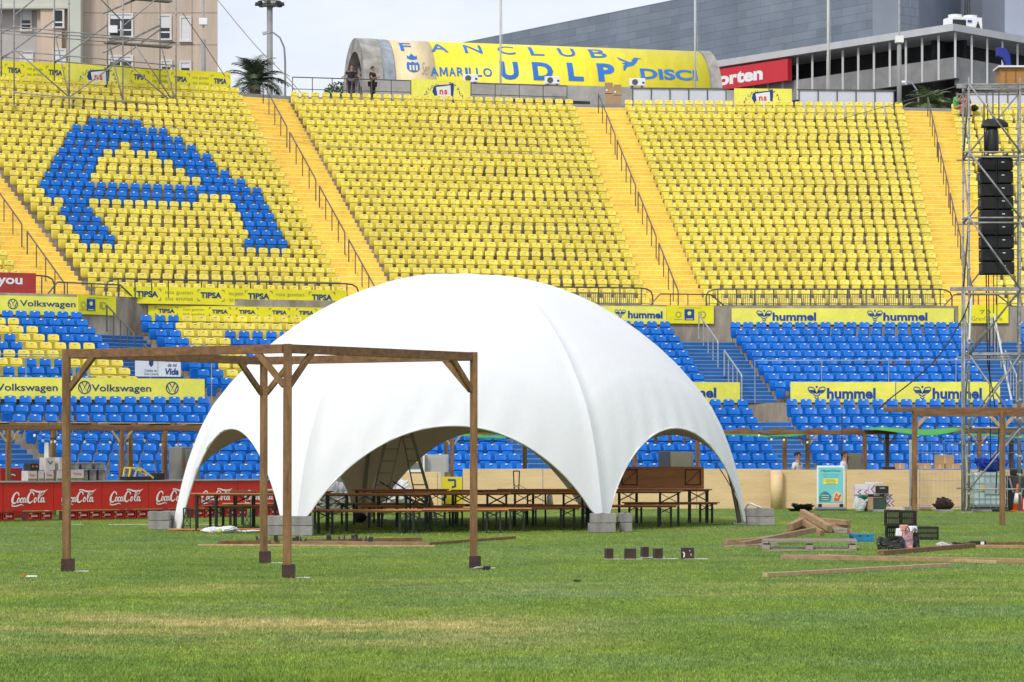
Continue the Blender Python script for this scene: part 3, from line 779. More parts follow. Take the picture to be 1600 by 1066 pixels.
def crest(b, px, zc, s):
    X = b.x(px)
    b.ink.add([(X + s*a, -0.012, zc + s*c) for a, c in ((-0.62, 0.34), (-0.45, 0.42), (0.35, 0.50), (0.62, 0.62), (0.66, 0.25), (0.60, -0.35), (0.75, -0.75), (0.45, -0.55), (-0.45, -0.45), (-0.72, 0.02))], [tuple(range(10))], b.m(navy))
    b.ink.add([(X + s*a, -0.018, zc + s*c) for a, c in ((-0.48, 0.30), (0.44, 0.44), (0.48, -0.40), (0.1, -0.60), (-0.36, -0.42))], [tuple(range(5))], b.m(white_paint))
    for q in range(2): letters(b.ink, 'ns'[q], X + s*(-0.26 + 0.30*q), X + s*(-0.02 + 0.26*q), zc - s*0.14, zc + s*0.14, y=-0.024, bold=0.03, mi=b.m(shield_red))
    for q in range(6):
        a = PI * (0.62 + 0.08 * q); letters(b.ink, 'UDULPA'[q], X + s*1.15*math.cos(a) - 0.07, X + s*1.15*math.cos(a) + 0.07, zc + s*0.9*math.sin(a) - 0.07 - 0.3, zc + s*0.9*math.sin(a) + 0.05 - 0.3, mi=b.m(navy))
    for q in range(5):
        a = PI * (0.38 - 0.09 * q); letters(b.ink, 'SPALM'[q], X + s*1.15*math.cos(a) - 0.07, X + s*1.15*math.cos(a) + 0.07, zc + s*0.9*math.sin(a) - 0.3, zc + s*0.9*math.sin(a) - 0.16, mi=b.m(navy))
    b.done('emblem')
b = topb('bright yellow banner with white shield crest behind the scaffold frame', 105, 202.5, 18.5, 19.84, yel_board2); crest(b, 154, 0.72, 0.78)
b = topb('bright yellow banner with white shield crest below the vaulted roof', 643, 735, 18.5, 19.85, yel_board2); crest(b, 693, 0.75, 0.78)
b = topb('bright yellow banner with white shield crest below the red sign', 1147, 1237, 18.5, 19.7, yel_board2); crest(b, 1192, 0.70, 0.78)
# pale panels on the top rail
pale = mat('white_plastic_panel', (0.62, 0.64, 0.72), 0.4, 0.03, 1)
for xa, xb, n, lab in ((988, 1134, 5, 'left'), (1248, 1396, 5, 'right'), (1508, 1640, 4, 'far right')):
    P0, P1 = plan_at(WT, xa), plan_at(WT, xb)
    bb = Board('panel_railing', f'white panelled railing at the stand top, {lab} one', 'railing', P0, P1, 18.3, 19.62, pale, 'white panelled railings', fy=-0.1)
    q = MB(); q.beam((-0.1, -0.03, 1.36), (bb.L + 0.1, -0.03, 1.36), 0.06, 0.06)
    for i in range(n + 1): q.beam((bb.L * i / n, -0.03, 0), (bb.L * i / n, -0.03, 1.33), 0.045, 0.045)
    q.build('rail', rail_metal, bb.t)
# open railings along the top
def open_rail(label, P0, P1, zb, h, n, mids=1, m=rail_metal, group=None, name='railing', r=0.028, loop=False):
    t = thing(name, label, 'railing', (P0[0], P0[1], zb), math.atan2(P1[1] - P0[1], P1[0] - P0[0]), group)
    L = math.hypot(P1[0] - P0[0], P1[1] - P0[1]); q = MB()
    if loop: q.tube([(-0.45, 0, 0), (-0.45, 0, h*0.55), (-0.38, 0, h*0.82), (-0.2, 0, h*0.96), (0.05, 0, h), (L - 0.05, 0, h), (L + 0.2, 0, h*0.96), (L + 0.38, 0, h*0.82), (L + 0.45, 0, h*0.55), (L + 0.45, 0, 0)], r, 6)
    else: q.tube([(0, 0, h), (L, 0, h)], r, 6)
    for k in range(mids): q.tube([(0, 0, h*(k+1)/(mids+1)), (L, 0, h*(k+1)/(mids+1))], r*0.7, 5)
    q.build('handrail', m, t)
    me = MB().tube([(0, 0, 0), (0, 0, h)], r*0.8, 5).mesh('post', m)
    for i in range(n + 1): o = bpy.data.objects.new('post', me); col.objects.link(o); o.parent = t; o.location = (L*i/n, 0, 0)
    return t, L
open_rail('dark railing at the stand top beside the two standing men', plan_at(WT, 457), plan_at(WT, 642), 18.64, 1.14, 6, 1)
open_rail('dark railing at the stand top right of the crest banner below the vault', plan_at(WT, 736), plan_at(WT, 886), 18.64, 1.10, 4, 1)
# rails on the retaining wall in front of the upper tier, with mesh infill on the right ones
meshm = mat('mesh_infill', (0.20, 0.19, 0.16), 0.7, 0.1, 3)
def wall_rail(label, x0, x1, n, infill):
    P0, P1 = plan_at(WM, x0), plan_at(WM, x1); P0 = P0 + Vector((0, 0.45, 0)); P1 = P1 + Vector((0, 0.45, 0))
    t, L = open_rail(label, P0, P1, 7.22, 0.66, n, 0, loop=True, group='railings along the upper walkway', r=0.032)
    if infill:
        q = MB(); q.box(L/2, 0, 0.46, L - 0.3, 0.03, 0.035); q.box(L/2, 0, 0.04, L - 0.3, 0.03, 0.03)
        k = int(L / 0.085)
        for i in range(k): q.box(0.15 + (L - 0.3) * i / k, 0, 0.25, 0.022, 0.02, 0.42)
        q.build('mesh_panel', meshm, t)
wall_rail('looped railing above the courier boards left of the tent', 182, 541, 14, False)
wall_rail('looped railing ending right of the tent top', 800, 1003, 6, True)
wall_rail('long looped railing right of the tent above the pale board', 1123, 1472, 12, True)
wall_rail('looped railing at the far left behind the red board', -80, 62, 5, False)
# stair gates: bent rails across the foot of the yellow stairs
for (x0, x1, w) in ((68, 215, 'left'), (1010, 1140, 'middle'), (1469, 1590, 'right')):
    P0 = plan_at(WM, x0) + Vector((0, 0.1, 0)); P1 = plan_at(WM, x1) + Vector((0, 0.1, 0))
    t = thing('guard_rail', f'bent dark guard rail at the foot of the yellow stairs, {w} one', 'railing', (P0.x, P0.y, 6.7), math.atan2(P1.y - P0.y, P1.x - P0.x), 'guard rails at stair feet')
    L = (P1 - P0).length; q = MB()
    q.tube([(0, 0, 0.35), (0.55, 0, 0.95), (L - 0.75, 0, 0.95), (L - 0.05, 0, 0.40)], 0.03, 6)
    q.build('handrail', rail_metal, t)
    for xx in (0.95, L * 0.5, L - 0.8): MB().tube([(xx, 0, 0), (xx, 0, 0.95)], 0.022, 5).build('post', rail_metal, t)

# ------------------------------------------------------------------ handrails on the stairs
def stair_rails(A, B, n, segs, m, where, h=0.95, tcol=0.5):
    for (k0, k1, idx) in segs:
        pts = []
        def at(k):
            a = seatline(A, k, n); b_ = seatline(B, k, n); p = lerp(a, b_, tcol); return Vector((p.x, p.y - 0.45, p.z - SEAT_H))
        p0 = at(k0); t = thing('stair_handrail', f'{where}, {idx}', 'handrail', p0, 0, 'handrails in the middle of the stairs')
        q = MB(); ks = [k0 + (k1 - k0) * i / 4 for i in range(5)]; up = Vector((0, 0, h))
        P = [at(k) - p0 for k in ks]
        q.tube([P[0], P[0] + up * 0.93, P[0] + up + (P[1] - P[0]) * 0.05] + [x + up for x in P[1:-1]] + [P[-1] + up, P[-1] + up * 0.9, P[-1]], 0.030, 6)
        q.build('rail', m, t)
        for x in P[1:-1:1]: MB().tube([x, x + up], 0.024, 5).build('post', m, t)
for i, w in ((1, 'leftmost yellow stairs'), (3, 'yellow stairs above the tent'), (5, 'yellow stairs right of the tent'), (7, 'yellow stairs beside the speaker tower')):
    stair_rails(UP[i], UP[i+1], nU, [(0.3, 5.6, 'lowest one'), (6.4, 11.8, 'second from the foot'), (12.6, 18.6, 'third from the foot'), (19.3, 25.2, 'topmost one')], rail_metal, f'dark handrail on the {w}')
for i, w in ((1, 'blue stairs left of the tent'), (5, 'blue stairs right of the tent'), (7, 'blue stairs behind the scaffold tower')):
    stair_rails(MID[i], MID[i+1], nM, [(0.2, 3.4, 'lower one'), (4.6, 8.4, 'upper one')], rail_metal if i == 1 else galv, f'grey handrail on the {w}')
# thin galvanised fence along the walkway above the lowest boards
for x0, x1, n, w in ((1180, 1600, 4, 'right of the tent'), (-60, 330, 4, 'at the left')):
    P0 = plan_at(WL, x0) + Vector((0, 0.12, 0)); P1 = plan_at(WL, x1) + Vector((0, 0.12, 0))
    open_rail(f'thin galvanised walkway rail above the lowest boards {w}', P0, P1, 3.33, 1.48, n, 0, galv, r=0.02)
# white poster with two panels hanging on that rail
wp = mat('poster_white', (0.68, 0.72, 0.80), 0.6, 0.04, 1.5)
b = Board('poster', 'white poster with dark brush lettering hung by the left blue stairs', 'poster', plan_at(WL, 211), plan_at(WL, 282), 4.12, 4.80, wp, fy=0.05)
b.text('Cabildo de', 226, 245, 0.16, 0.24, navy); b.text('Gran Canaria', 225, 247, 0.05, 0.13, navy)
b.ink.add([(b.x(236) + a, -0.012, 0.45 + c) for a, c in ((-0.07, 0.12), (0.07, 0.12), (0.07, -0.05), (0, -0.13), (-0.07, -0.05))], [(0, 1, 2, 3, 4)], b.m(navy))
b.text('La isla', 258, 279, 0.50, 0.62, navy, 0.02, 0.2); b.text('de mi', 262, 276, 0.33, 0.45, navy, 0.01, 0.2); b.text('Vida', 258, 279, 0.06, 0.28, navy, 0.03, 0.2)
stroke(b.ink, [(b.x(246.5), 0.02), (b.x(246.5), 0.66)], 0.012, mi=b.m(greyp), sm=False); b.done()

# ------------------------------------------------------------------ buildings beyond the stand
grey_con = mat('pale_concrete', (0.42, 0.40, 0.37), 0.85, 0.10, 0.5, 0.2, 10, fine=0.06)
def quadwall(mb, a, b_, z0, z1, th=0.3):
    a = Vector(a); b_ = Vector(b_); d = (b_ - a).normalized(); n = Vector((-d.y, d.x)) * th
    mb.prism_z([(a.x, a.y), (b_.x, b_.y), (b_.x + n.x, b_.y + n.y), (a.x + n.x, a.y + n.y)], z0, z1)
# concrete service block under the vault
D0, D1 = 147.0, 151.5
def XY(px, d): return ((px - CX) * d / F, d)
t = thing('vaulted_pavilion', 'grey concrete vaulted pavilion covered by a printed yellow banner', 'building', (*XY(600, D0), 18.3))
base = t.location.copy()
def loc(mb, nm, m, par=None, smooth=False):
    mb.v = [(v[0] - base.x, v[1] - base.y, v[2] - base.z) for v in mb.v]
    return mb.build(nm, m, par or t, smooth)
A0 = Vector(XY(574, D0)); A1 = Vector(XY(1126, D0 + 4.8)); ax = (A1 - A0).normalized(); nrm = Vector((ax.y, -ax.x))
LV = (A1 - A0).length; RV = 2.95; ZC = EYE + (HY - 146) * 149 / F
def vault(s, phi, r): 
    p = A0 + ax * s + nrm * (r * math.cos(phi)) - nrm * RV; return (p.x, p.y, ZC + r * math.sin(phi))
def shell(s0, s1, r0, r1, n=28, a0=-0.12, a1=PI + 0.12, ns=1):
    mb = MB(); V = []
    for s in (s0, s1):
        for k in range(n + 1):
            ph = a0 + (a1 - a0) * k / n; V += [vault(s, ph, r0), vault(s, ph, r1)]
    m2 = 2 * (n + 1); Fs = []
    for k in range(n):
        a = 2*k; Fs += [(a, a+1, a+3, a+2), (m2+a, m2+a+2, m2+a+3, m2+a+1), (a+1, m2+a+1, m2+a+3, a+3), (a, a+2, m2+a+2, m2+a)]
    Fs += [(0, m2, m2+1, 1), (m2-2, m2-1, 2*m2-1, 2*m2-2)]
    mb.add(V, Fs); return mb
loc(shell(0, LV, RV * 0.80, RV), 'vault', grey_con, smooth=False)
loc(shell(-0.15, 0.85, RV * 0.78, RV + 0.07), 'end_ring', mat('rough_concrete', (0.36, 0.34, 0.31), 0.9, 0.2, 1.2, 0.4, 12))
loc(shell(0.95, 1.5, RV, RV + 0.05), 'grey_band', mat('grey_band', (0.30, 0.33, 0.38), 0.8, 0.15, 2))
q = MB(); 
for ph in (0.9, 1.57, 2.2):
    q.beam(vault(0.35, ph, RV*0.2), vault(0.35, ph, RV*0.8), 0.10, 0.10)
q.tube([vault(0.35, -0.1 + 3.34 * k / 16, RV * 0.45) for k in range(17)], 0.06, 6)
loc(q, 'arch_glazing_bars', mat('grey_bars', (0.25, 0.26, 0.27), 0.6, 0.1, 2))
ban_y = mat('banner_yellow', (0.84, 0.72, 0.03), 0.5, 0.05, 0.8, 0.35, 1.6, stretch=(3, 1, 0.4))
ban_p = mat('banner_pale', (0.78, 0.62, 0.36), 0.5, 0.06, 0.8, 0.35, 1.6, stretch=(3, 1, 0.4))
ban = loc(shell(3.72, LV - 0.55, RV + 0.01, RV + 0.035, 28, -0.02, PI * 0.75), 'banner', ban_y, smooth=True)
loc(shell(1.55, 3.72, RV + 0.01, RV + 0.033, 28, -0.02, PI * 0.75), 'banner', ban_p, smooth=True)
loc(shell(LV - 0.5, LV + 0.1, RV * 0.8, RV + 0.07), 'end_ring', mat('rough_concrete', (0.36, 0.34, 0.31)))
def spx(px):      # banner length coordinate seen at photo column px (front face)
    k = (px - CX) / F; q = A0 - nrm * 0.0; return (k * q.y - q.x) / (ax.x - k * ax.y)
def vault_text(st, px0, px1, ph0, ph1, mm, bold=0.0, shear=0.0, custom=None, cuts=8):
    if custom: V, Fs = custom; a, b_, c, d = 0, 1, 0, 1
    else: V, Fs, a, b_, c, d = text_geo(st, bold, shear)
    bm = bmesh.new(); vs_ = [bm.verts.new(((v[0]-a)/(b_-a), (v[1]-c)/(d-c), 0)) for v in V]
    for f in Fs:
        try: bm.faces.new([vs_[i] for i in f])
        except ValueError: pass
    bmesh.ops.triangulate(bm, faces=bm.faces[:])
    for k in range(1, cuts):
        bmesh.ops.bisect_plane(bm, geom=bm.verts[:] + bm.edges[:] + bm.faces[:], plane_co=(0, k/cuts + 0.00137, 0), plane_no=(0, 1, 0))
    s0, s1 = spx(px0), spx(px1); mb = MB(); bm.verts.index_update()
    mb.add([vault(lerp(s0, s1, v.co.x), lerp(ph0, ph1, v.co.y), RV + 0.055) for v in bm.verts], [tuple(v.index for v in f.verts) for f in bm.faces]); bm.free()
    return loc(mb, 'lettering', mm, ban)
def phi(y, px=850):
    d = 147.0 + (px - 574) * 4.8 / 552; a = 0.5
    for _ in range(12): a = math.asin(max(-1, min(0.999, (EYE + (HY - y) * (d + RV * (1 - math.cos(a)) * 0.97) / F - ZC) / RV)))
    return a
lb = mat('banner_blue', (0.02, 0.16, 0.52), 0.5, 0.06, 2)
for ch, x0, x1 in zip('FANCLUB', (632, 680, 733, 786, 836, 882, 931), (650, 707, 761, 813, 858, 908, 957)):
    vault_text(ch, x0, x1, phi(80.5 + (x0 - 632) * 0.036, x0), phi(68.5 + (x0 - 632) * 0.034, x0), lb, 0.01)
for ch, x0, x1 in zip('UDLP', (783, 834, 889, 936), (812, 866, 913, 963)): vault_text(ch, x0, x1, phi(125 + (x0 - 783)*0.02, x0), phi(97 + (x0 - 783)*0.02, x0), lb, 0.045)
for k_, ch in enumerate('AMARILLO'):
    xs_ = (673, 687, 701.5, 714, 727, 733, 744, 755, 771); vault_text(ch, xs_[k_] + 0.8, xs_[k_ + 1] - 1.2, phi(119.5 + k_*0.15, xs_[k_]), phi(105.5 + k_*0.25, xs_[k_]), lb, 0.02, cuts=4, custom=([(0,0),(0,1),(.24,1),(.5,.42),(.76,1),(1,1),(1,0),(.79,0),(.79,.64),(.58,.16),(.42,.16),(.21,.64),(.21,0)], [tuple(range(13))]) if ch == 'M' else None)
vault_text('Ser', 660, 673, phi(118, 660), phi(98, 660), mat('faint_grey', (0.35, 0.30, 0.25), 0.6, 0.1, 2), 0.0, 0.5)
vault_text('DISCI', 1003, 1092, phi(126, 1050), phi(109.5, 1050), lb, 0.035)
bird = [(0, .95), (.18, .78), (.38, .62), (.50, .58), (.58, .80), (.70, .95), (.80, .92), (1.0, .86), (.80, .83), (.72, .60), (.55, .38), (.30, .30), (.16, .05), (.13, .12), (.15, .34), (.24, .42), (.10, .52), (.30, .55), (.05, .75)]
vault_text('', 972, 1012, phi(114, 990), phi(90, 990), lb, custom=([(x, y) for x, y in bird], [tuple(range(len(bird)))]))
em = MB(); sc_ = [(.0, .75), (.1, .95), (.3, .85), (.5, 1.0), (.7, .85), (.9, .95), (1., .75), (1., .30), (.85, .1), (.5, 0), (.15, .1), (0, .3)]
vault_text('', 637, 657, phi(114, 647), phi(97, 647), lb, custom=(sc_, [tuple(range(12))]))
vault_text('', 639, 655, phi(95, 647), phi(85, 647), lb, custom=([(0, .2), (0, .7), (.2, .5), (.5, 1), (.8, .5), (1, .7), (1, .2), (.5, 0)], [tuple(range(8))]))
for k in range(3): vault_text('', 641 + k*5, 644 + k*5, phi(111, 647), phi(103, 647), ban_p, custom=([(0, 0), (1, 0), (1, 1), (0, 1)], [(0, 1, 2, 3)])).location.y -= 0.02
# base wall of the pavilion
q = MB(); B0 = Vector(XY(598, 145.2)); B1 = Vector(XY(1150, 149.6)); quadwall(q, B0, B1, 18.2, EYE + (HY - 131.5) * 147 / F, 6.5)
loc(q, 'base_wall', grey_con)
q = MB(); quadwall(q, Vector(XY(800, 146.6)), Vector(XY(922, 147.6)), 18.2, 20.0, 0.2); loc(q, 'dark_opening', dark)
# air conditioners on the ledge of the vault
for i, (xa, xb, yy_) in enumerate(((723, 747, 128), (851, 875, 131), (983, 1008, 134))):
    d = 145.3 + i * 1.1; x_, y_ = XY((xa + xb) / 2, d); w = (xb - xa) * d / F
    t2 = thing('air_conditioner', ['left', 'middle', 'right'][i] + ' white air conditioner box below the printed vault banner', 'air conditioner', (x_, y_ , EYE + (HY - yy_) * d / F - 0.04), 0, 'air conditioners below the vault')
    q = MB(); q.box(0, 0, 0.21, w, 0.35, 0.40); q.build('casing', white_paint, t2, bevel=0.02)
    q = MB(); disc(q, -w*0.14, 0.2, 0.16, y=-0.18); q.build('fan_grille', mat('fan_dark', (0.10, 0.10, 0.10), 0.6), t2)
    q = MB(); q.box(w*0.38, -0.18, 0.17, 0.12, 0.01, 0.10); q.build('badge', bluep, t2)
    q = MB(); q.box(-w*0.3, 0, -0.0, 0.1, 0.4, 0.05); q.box(w*0.3, 0, 0.0, 0.1, 0.4, 0.05); q.build('bracket', rail_metal, t2)
# stacked cardboard boxes at the head of the stairs
card = mat('cardboard', (0.42, 0.27, 0.15), 0.85, 0.08, 2)
for i, (xa, xb, ya, yb) in enumerate(((945, 958, 147.5, 165), (958.5, 971, 150, 166), (945, 957.5, 130, 147), (958.5, 971, 133, 149.5))):
    d = 141.6; x_, y_ = XY((xa + xb) / 2, d)
    z0 = max(18.3, EYE + (HY - yb) * d / F) if i > 1 else 18.3; z1 = EYE + (HY - ya) * d / F
    lab = ['lower left', 'lower right', 'upper left', 'upper right'][i]
    t2 = thing('cardboard_box', f'{lab} brown cardboard box stacked at the top of the yellow stairs', 'box', (x_, y_, z0), random.uniform(-.04, .04), 'cardboard boxes at the stair top')
    w = (xb - xa) * d / F * 0.96; q = MB(); q.box(0, 0, (z1 - z0)/2, w, 0.45, z1 - z0 - 0.01); q.build('carton', card, t2, bevel=0.008)
    q = MB(); q.box(-w*0.3, -0.23, (z1 - z0)*0.3, 0.09, 0.006, 0.09); q.build('label_sticker', white_paint, t2)
# arena clad in grey slate panels
def slate():
    m = bpy.data.materials.new('slate_panels'); m.use_nodes = True; tt = m.node_tree; b_ = tt.nodes['Principled BSDF']; b_.inputs['Roughness'].default_value = 0.55
    tcn = tt.nodes.new('ShaderNodeTexCoord'); br = tt.nodes.new('ShaderNodeTexBrick')
    br.offset = 0.37; br.inputs['Scale'].default_value = 1.0; br.inputs['Brick Width'].default_value = 2.7; br.inputs['Row Height'].default_value = 0.62
    br.inputs['Mortar Size'].default_value = 0.022; br.inputs['Color1'].default_value = (0.155, 0.185, 0.235, 1); br.inputs['Color2'].default_value = (0.20, 0.235, 0.285, 1)
    br.inputs['Mortar'].default_value = (0.10, 0.12, 0.15, 1); br.inputs['Mortar Smooth'].default_value = 0.4
    tt.links.new(tcn.outputs['UV'], br.inputs['Vector'])
    n = tt.nodes.new('ShaderNodeTexNoise'); n.inputs['Scale'].default_value = 0.35; n.inputs['Detail'].default_value = 6
    tt.links.new(tcn.outputs['UV'], n.inputs['Vector'])
    mx_ = tt.nodes.new('ShaderNodeMix'); mx_.data_type = 'RGBA'; mx_.blend_type = 'MULTIPLY'; mx_.inputs[0].default_value = 0.6
    rr = tt.nodes.new('ShaderNodeValToRGB'); rr.color_ramp.elements[0].position = 0.3; rr.color_ramp.elements[0].color = (0.75, 0.75, 0.75, 1); rr.color_ramp.elements[1].position = 0.7; rr.color_ramp.elements[1].color = (1.2, 1.2, 1.2, 1)
    tt.links.new(n.outputs['Fac'], rr.inputs['Fac']); tt.links.new(br.outputs['Color'], mx_.inputs[6]); tt.links.new(rr.outputs['Color'], mx_.inputs[7])
    tt.links.new(mx_.outputs[2], b_.inputs['Base Color']); return m
slate_m = slate()
def wall_uv(name, a, b_, z0, z1, m, parent, slope=0.0, th=2.0):
    o0 = parent.location; d = Vector(b_) - Vector(a); L = d.length; n = Vector((-d.y, d.x)).normalized() * th
    V = [(a[0], a[1], z0), (b_[0], b_[1], z0), (b_[0], b_[1], z1), (a[0], a[1], z1), (a[0] + n.x, a[1] + n.y, z0), (b_[0] + n.x, b_[1] + n.y, z0), (b_[0] + n.x, b_[1] + n.y, z1), (a[0] + n.x, a[1] + n.y, z1)]
    me = bpy.data.meshes.new(name); me.from_pydata([tuple(Vector(v) - o0) for v in V], [], [(0, 1, 2, 3), (1, 5, 6, 2), (5, 4, 7, 6), (4, 0, 3, 7), (3, 2, 6, 7)])
    uv = me.uv_layers.new(name='UVMap'); uvs = [(0, z0), (L, z0 + slope * L), (L, z1 + slope * L), (0, z1)]
    for f in me.polygons:
        for k, li_ in enumerate(f.loop_indices): uv.data[li_].uv = uvs[k]
    me.materials.append(m); o = bpy.data.objects.new(name, me); col.objects.link(o); o.parent = parent; return o
ar = thing('arena', 'huge arena clad in blue grey slate panels behind the stand', 'building', (*XY(1405, 205), 0))
inv = lambda px: 1 / (0.004 + 1.268e-6 * (px - 715))
wall_uv('slate_wall', XY(543, inv(543)), XY(1405, inv(1405)), 0, EYE + 639 * 250 / F, slate_m, ar)
slate2 = mat('slate_plain', (0.20, 0.23, 0.28), 0.6, 0.10, 0.15)
wall_uv('slate_wall', XY(1405.6, inv(1405)), XY(1512, 226), 0, 40, slate2, ar)
lightwall = mat('pale_metal_cladding', (0.38, 0.42, 0.52), 0.35, 0.06, 0.2, metal=0.2)
pts = [XY(1510, 224), XY(1535, 219), XY(1570, 215), XY(1640, 214)]
for a, b_ in zip(pts, pts[1:]): wall_uv('curved_cladding', a, b_, 0, 41, lightwall, ar)
q = MB(); q.v = []; 
for k in range(12):
    z = 24 + k * 1.6
    q.beam((*Vector(pts[1]) - Vector((ar.location.x, ar.location.y + 0.1)), z), (*Vector(pts[3]) - Vector((ar.location.x, ar.location.y + 0.1)), z), 0.05, 0.05)
q.build('cladding_seams', mat('seam_grey', (0.20, 0.22, 0.27), 0.6), ar)
q = MB(); p_ = Vector(pts[0]) - Vector((ar.location.x, ar.location.y))
for dx in (-0.35, 0.0, 0.35, 0.8): q.tube([(p_.x + dx, p_.y - 1.2, 20), (p_.x + dx * 0.8, p_.y - 1.2, 41)], 0.09, 6)
q.build('downpipes', mat('pipe_grey', (0.14, 0.15, 0.17), 0.6), ar)
# arena entrance ramp building: corner at px 1493
pv = thing('ramp_building', 'grey concrete ramp building with white posts and dark open gallery', 'building', (*XY(1493, 180), 0))
pb = Vector((pv.location.x, pv.location.y))
E0 = Vector(XY(1040, 180 / (1 - 1.52e-4 * 1.02 * (1493 - 1040) * 1.6))); 
d1200 = 180 * 668 / 622.0
sl1 = (1/180 - 1/d1200) / (1493 - 1200); dE = 1 / (1/180 - sl1 * (1493 - 1090)); E0 = Vector(XY(1090, dE)); E1 = Vector(XY(1493, 180)); E2 = Vector(XY(1680, 190))
zroof = EYE + 668 * 180 / F; zpar = EYE + 618 * 180 / F; zbot = EYE + 585 * 180 / F
u1 = (E1 - E0).normalized(); u2 = (E2 - E1).normalized(); n1_ = Vector((-u1.y, u1.x)); n2_ = Vector((-u2.y, u2.x))
def pvb(mb, nm, m): mb.v = [(v[0] - pb.x, v[1] - pb.y, v[2]) for v in mb.v]; return mb.build(nm, m, pv)
q = MB(); o_ = -n1_ * 0.6; o2_ = -n2_ * 0.6
roofp = [E0 - n1_*0.6, E1 - n1_*0.6 - n2_*0.3, E2 - n2_*0.6, E2 + n2_*14, E0 + n1_*14]
q.prism_z([(p.x, p.y) for p in roofp], zroof - 0.45, zroof); pvb(q, 'roof', mat('roof_edge', (0.50, 0.51, 0.52), 0.7, 0.05, 1))
q = MB()
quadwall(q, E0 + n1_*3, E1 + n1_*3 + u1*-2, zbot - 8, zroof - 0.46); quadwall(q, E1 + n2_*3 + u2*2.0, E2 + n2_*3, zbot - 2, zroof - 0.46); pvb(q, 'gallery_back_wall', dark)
q = MB(); quadwall(q, E0, E1, zbot - 0.0, zpar, 0.35); pvb(q, 'parapet', mat('grey_parapet', (0.26, 0.26, 0.26), 0.85, 0.16, 0.35, 0.2, 3, fine=0.06))
q = MB(); quadwall(q, E1 + u2*0.4, E2, zbot - 0.4, zpar, 0.35); pvb(q, 'parapet', MATS['grey_parapet'])
q = MB(); quadwall(q, E0 + n1_*0.5, lerp(E0, E1, 0.63) + n1_*0.5, 14, zbot + 0.2, 0.3); pvb(q, 'lower_wall', MATS['grey_parapet'])
q = MB(); L1 = (E1 - E0).length; n = 17
q = MB()
for i in range(n + 1):
    p = lerp(E0, E1, i / n) - n1_ * 0.03; q.beam((p.x, p.y, zbot), (p.x, p.y, zroof - 0.5), 0.13, 0.13)
for i in range(1, 9):
    p = lerp(E1, E2, i / 8) - n2_ * 0.03; q.beam((p.x, p.y, zbot - 0.4), (p.x, p.y, zroof - 0.5), 0.13, 0.13)
pvb(q, 'posts', mat('white_posts', (0.60, 0.60, 0.60), 0.6, 0.05, 1))
q = MB()
for i in range(8):
    a = lerp(E0, E1, 0.1 + 0.1*i) + n1_*2.7; q.tube([(a.x, a.y, zpar + 0.5), (a.x + 3.5, a.y - 0.6, zpar + 0.9 + 0.15 * (i % 3))], 0.05, 5)
pvb(q, 'gallery_pipes', mat('rust_red_pipe', (0.12, 0.05, 0.045), 0.7))
# roof-mounted chiller
x_, y_ = XY(1504, 184); ch = thing('roof_air_handler', 'white air handling unit with two round fans on the ramp building roof', 'air handler', (x_, y_, zroof), R(18))
q = MB(); q.box(0, 0, 0.55, 2.2, 1.4, 0.95, taper=0.97); q.build('casing', white_paint, ch, bevel=0.03)
for sx in (-0.55, 0.55):
    q = MB(); q.lathe(sx, 0, [(0.42, 1.0), (0.46, 1.22), (0.40, 1.22), (0.38, 1.05)], 14); q.build('fan', white_paint, ch)
q = MB(); q.box(-0.6, -0.72, 0.52, 0.95, 0.02, 0.6); q.add([(0.55, -0.73, 0.25), (0.95, -0.73, 0.25), (0.75, -0.73, 0.8)], [(0, 1, 2)]); q.build('louvre', dark, ch)
q = MB(); q.box(0.15, -0.73, 0.75, 0.3, 0.02, 0.14); q.build('badge', bluep, ch)
# red sign
redsign = mat('red_sign', (0.58, 0.02, 0.035), 0.45, 0.03, 1)
dS = lambda px: 1 / (1/180 - sl1 * (1493 - px)) 
S0, S1 = Vector(XY(1095, dS(1095) )), Vector(XY(1243, dS(1243))); S0 = S0 - n1_*0.75; S1 = S1 - n1_*0.75
zt_ = EYE + (HY - 92) * S1.y / F; zb_ = EYE + (HY - 125.5) * S1.y / F
b = Board('shop_sign', 'large red shop sign with white rounded letters right of the vault', 'sign', S0, S1, zb_, zt_, redsign, th=0.4)
b.text('Worten', 1089, 1192, b.h*0.20, b.h*0.84, white_paint, 0.045); b.done()
q = MB(); q.beam((0.4, 0.35, 0.4), (0.4, 1.2, 0.4), 0.1, 0.1); q.beam((b.L - 0.4, 0.35, 0.4), (b.L - 0.4, 1.2, 0.4), 0.1, 0.1); q.build('mounting_arms', rail_metal, b.t)
# apartment building
pinkish = mat('beige_render_wall', (0.54, 0.435, 0.345), 0.9, 0.09, 0.5, fine=0.06, stretch=(1, 1, 0.12))
greyren = mat('grey_render_wall', (0.50, 0.46, 0.44), 0.9, 0.07, 0.15)
DA = 215.0
ap = thing('apartment_building', 'beige apartment block with roller blinds behind the left stand', 'building', (*XY(340, DA), 0))
def APX(px): return (px - 340) * DA / F
def APZ(py): return EYE + (HY - py) * DA / F
def apb(mb, nm, m, par=None): return mb.build(nm, m, par or ap)
q = MB(); q.prism_z([(APX(58), 0), (0, 0), (-4.5, 16), (APX(58), 16)], 0, 44); apb(q, 'wall', pinkish)
q = MB(); q.prism_z([(APX(-80), 0.6), (APX(58) - 0.004, 0.6), (APX(58) - 0.004, 16), (APX(-80), 16)], 0, 44); apb(q, 'wall', greyren)
for a, b_ in ((65, 86), ): 
    q = MB(); q.prism_z([(APX(a), -0.5), (APX(98), -0.5), (APX(98), -0.004), (APX(a), -0.004)], 0, 44); apb(q, 'wall_pier', mat('tan_wall', (0.60, 0.47, 0.36), 0.9, 0.06, 0.15))
q = MB()
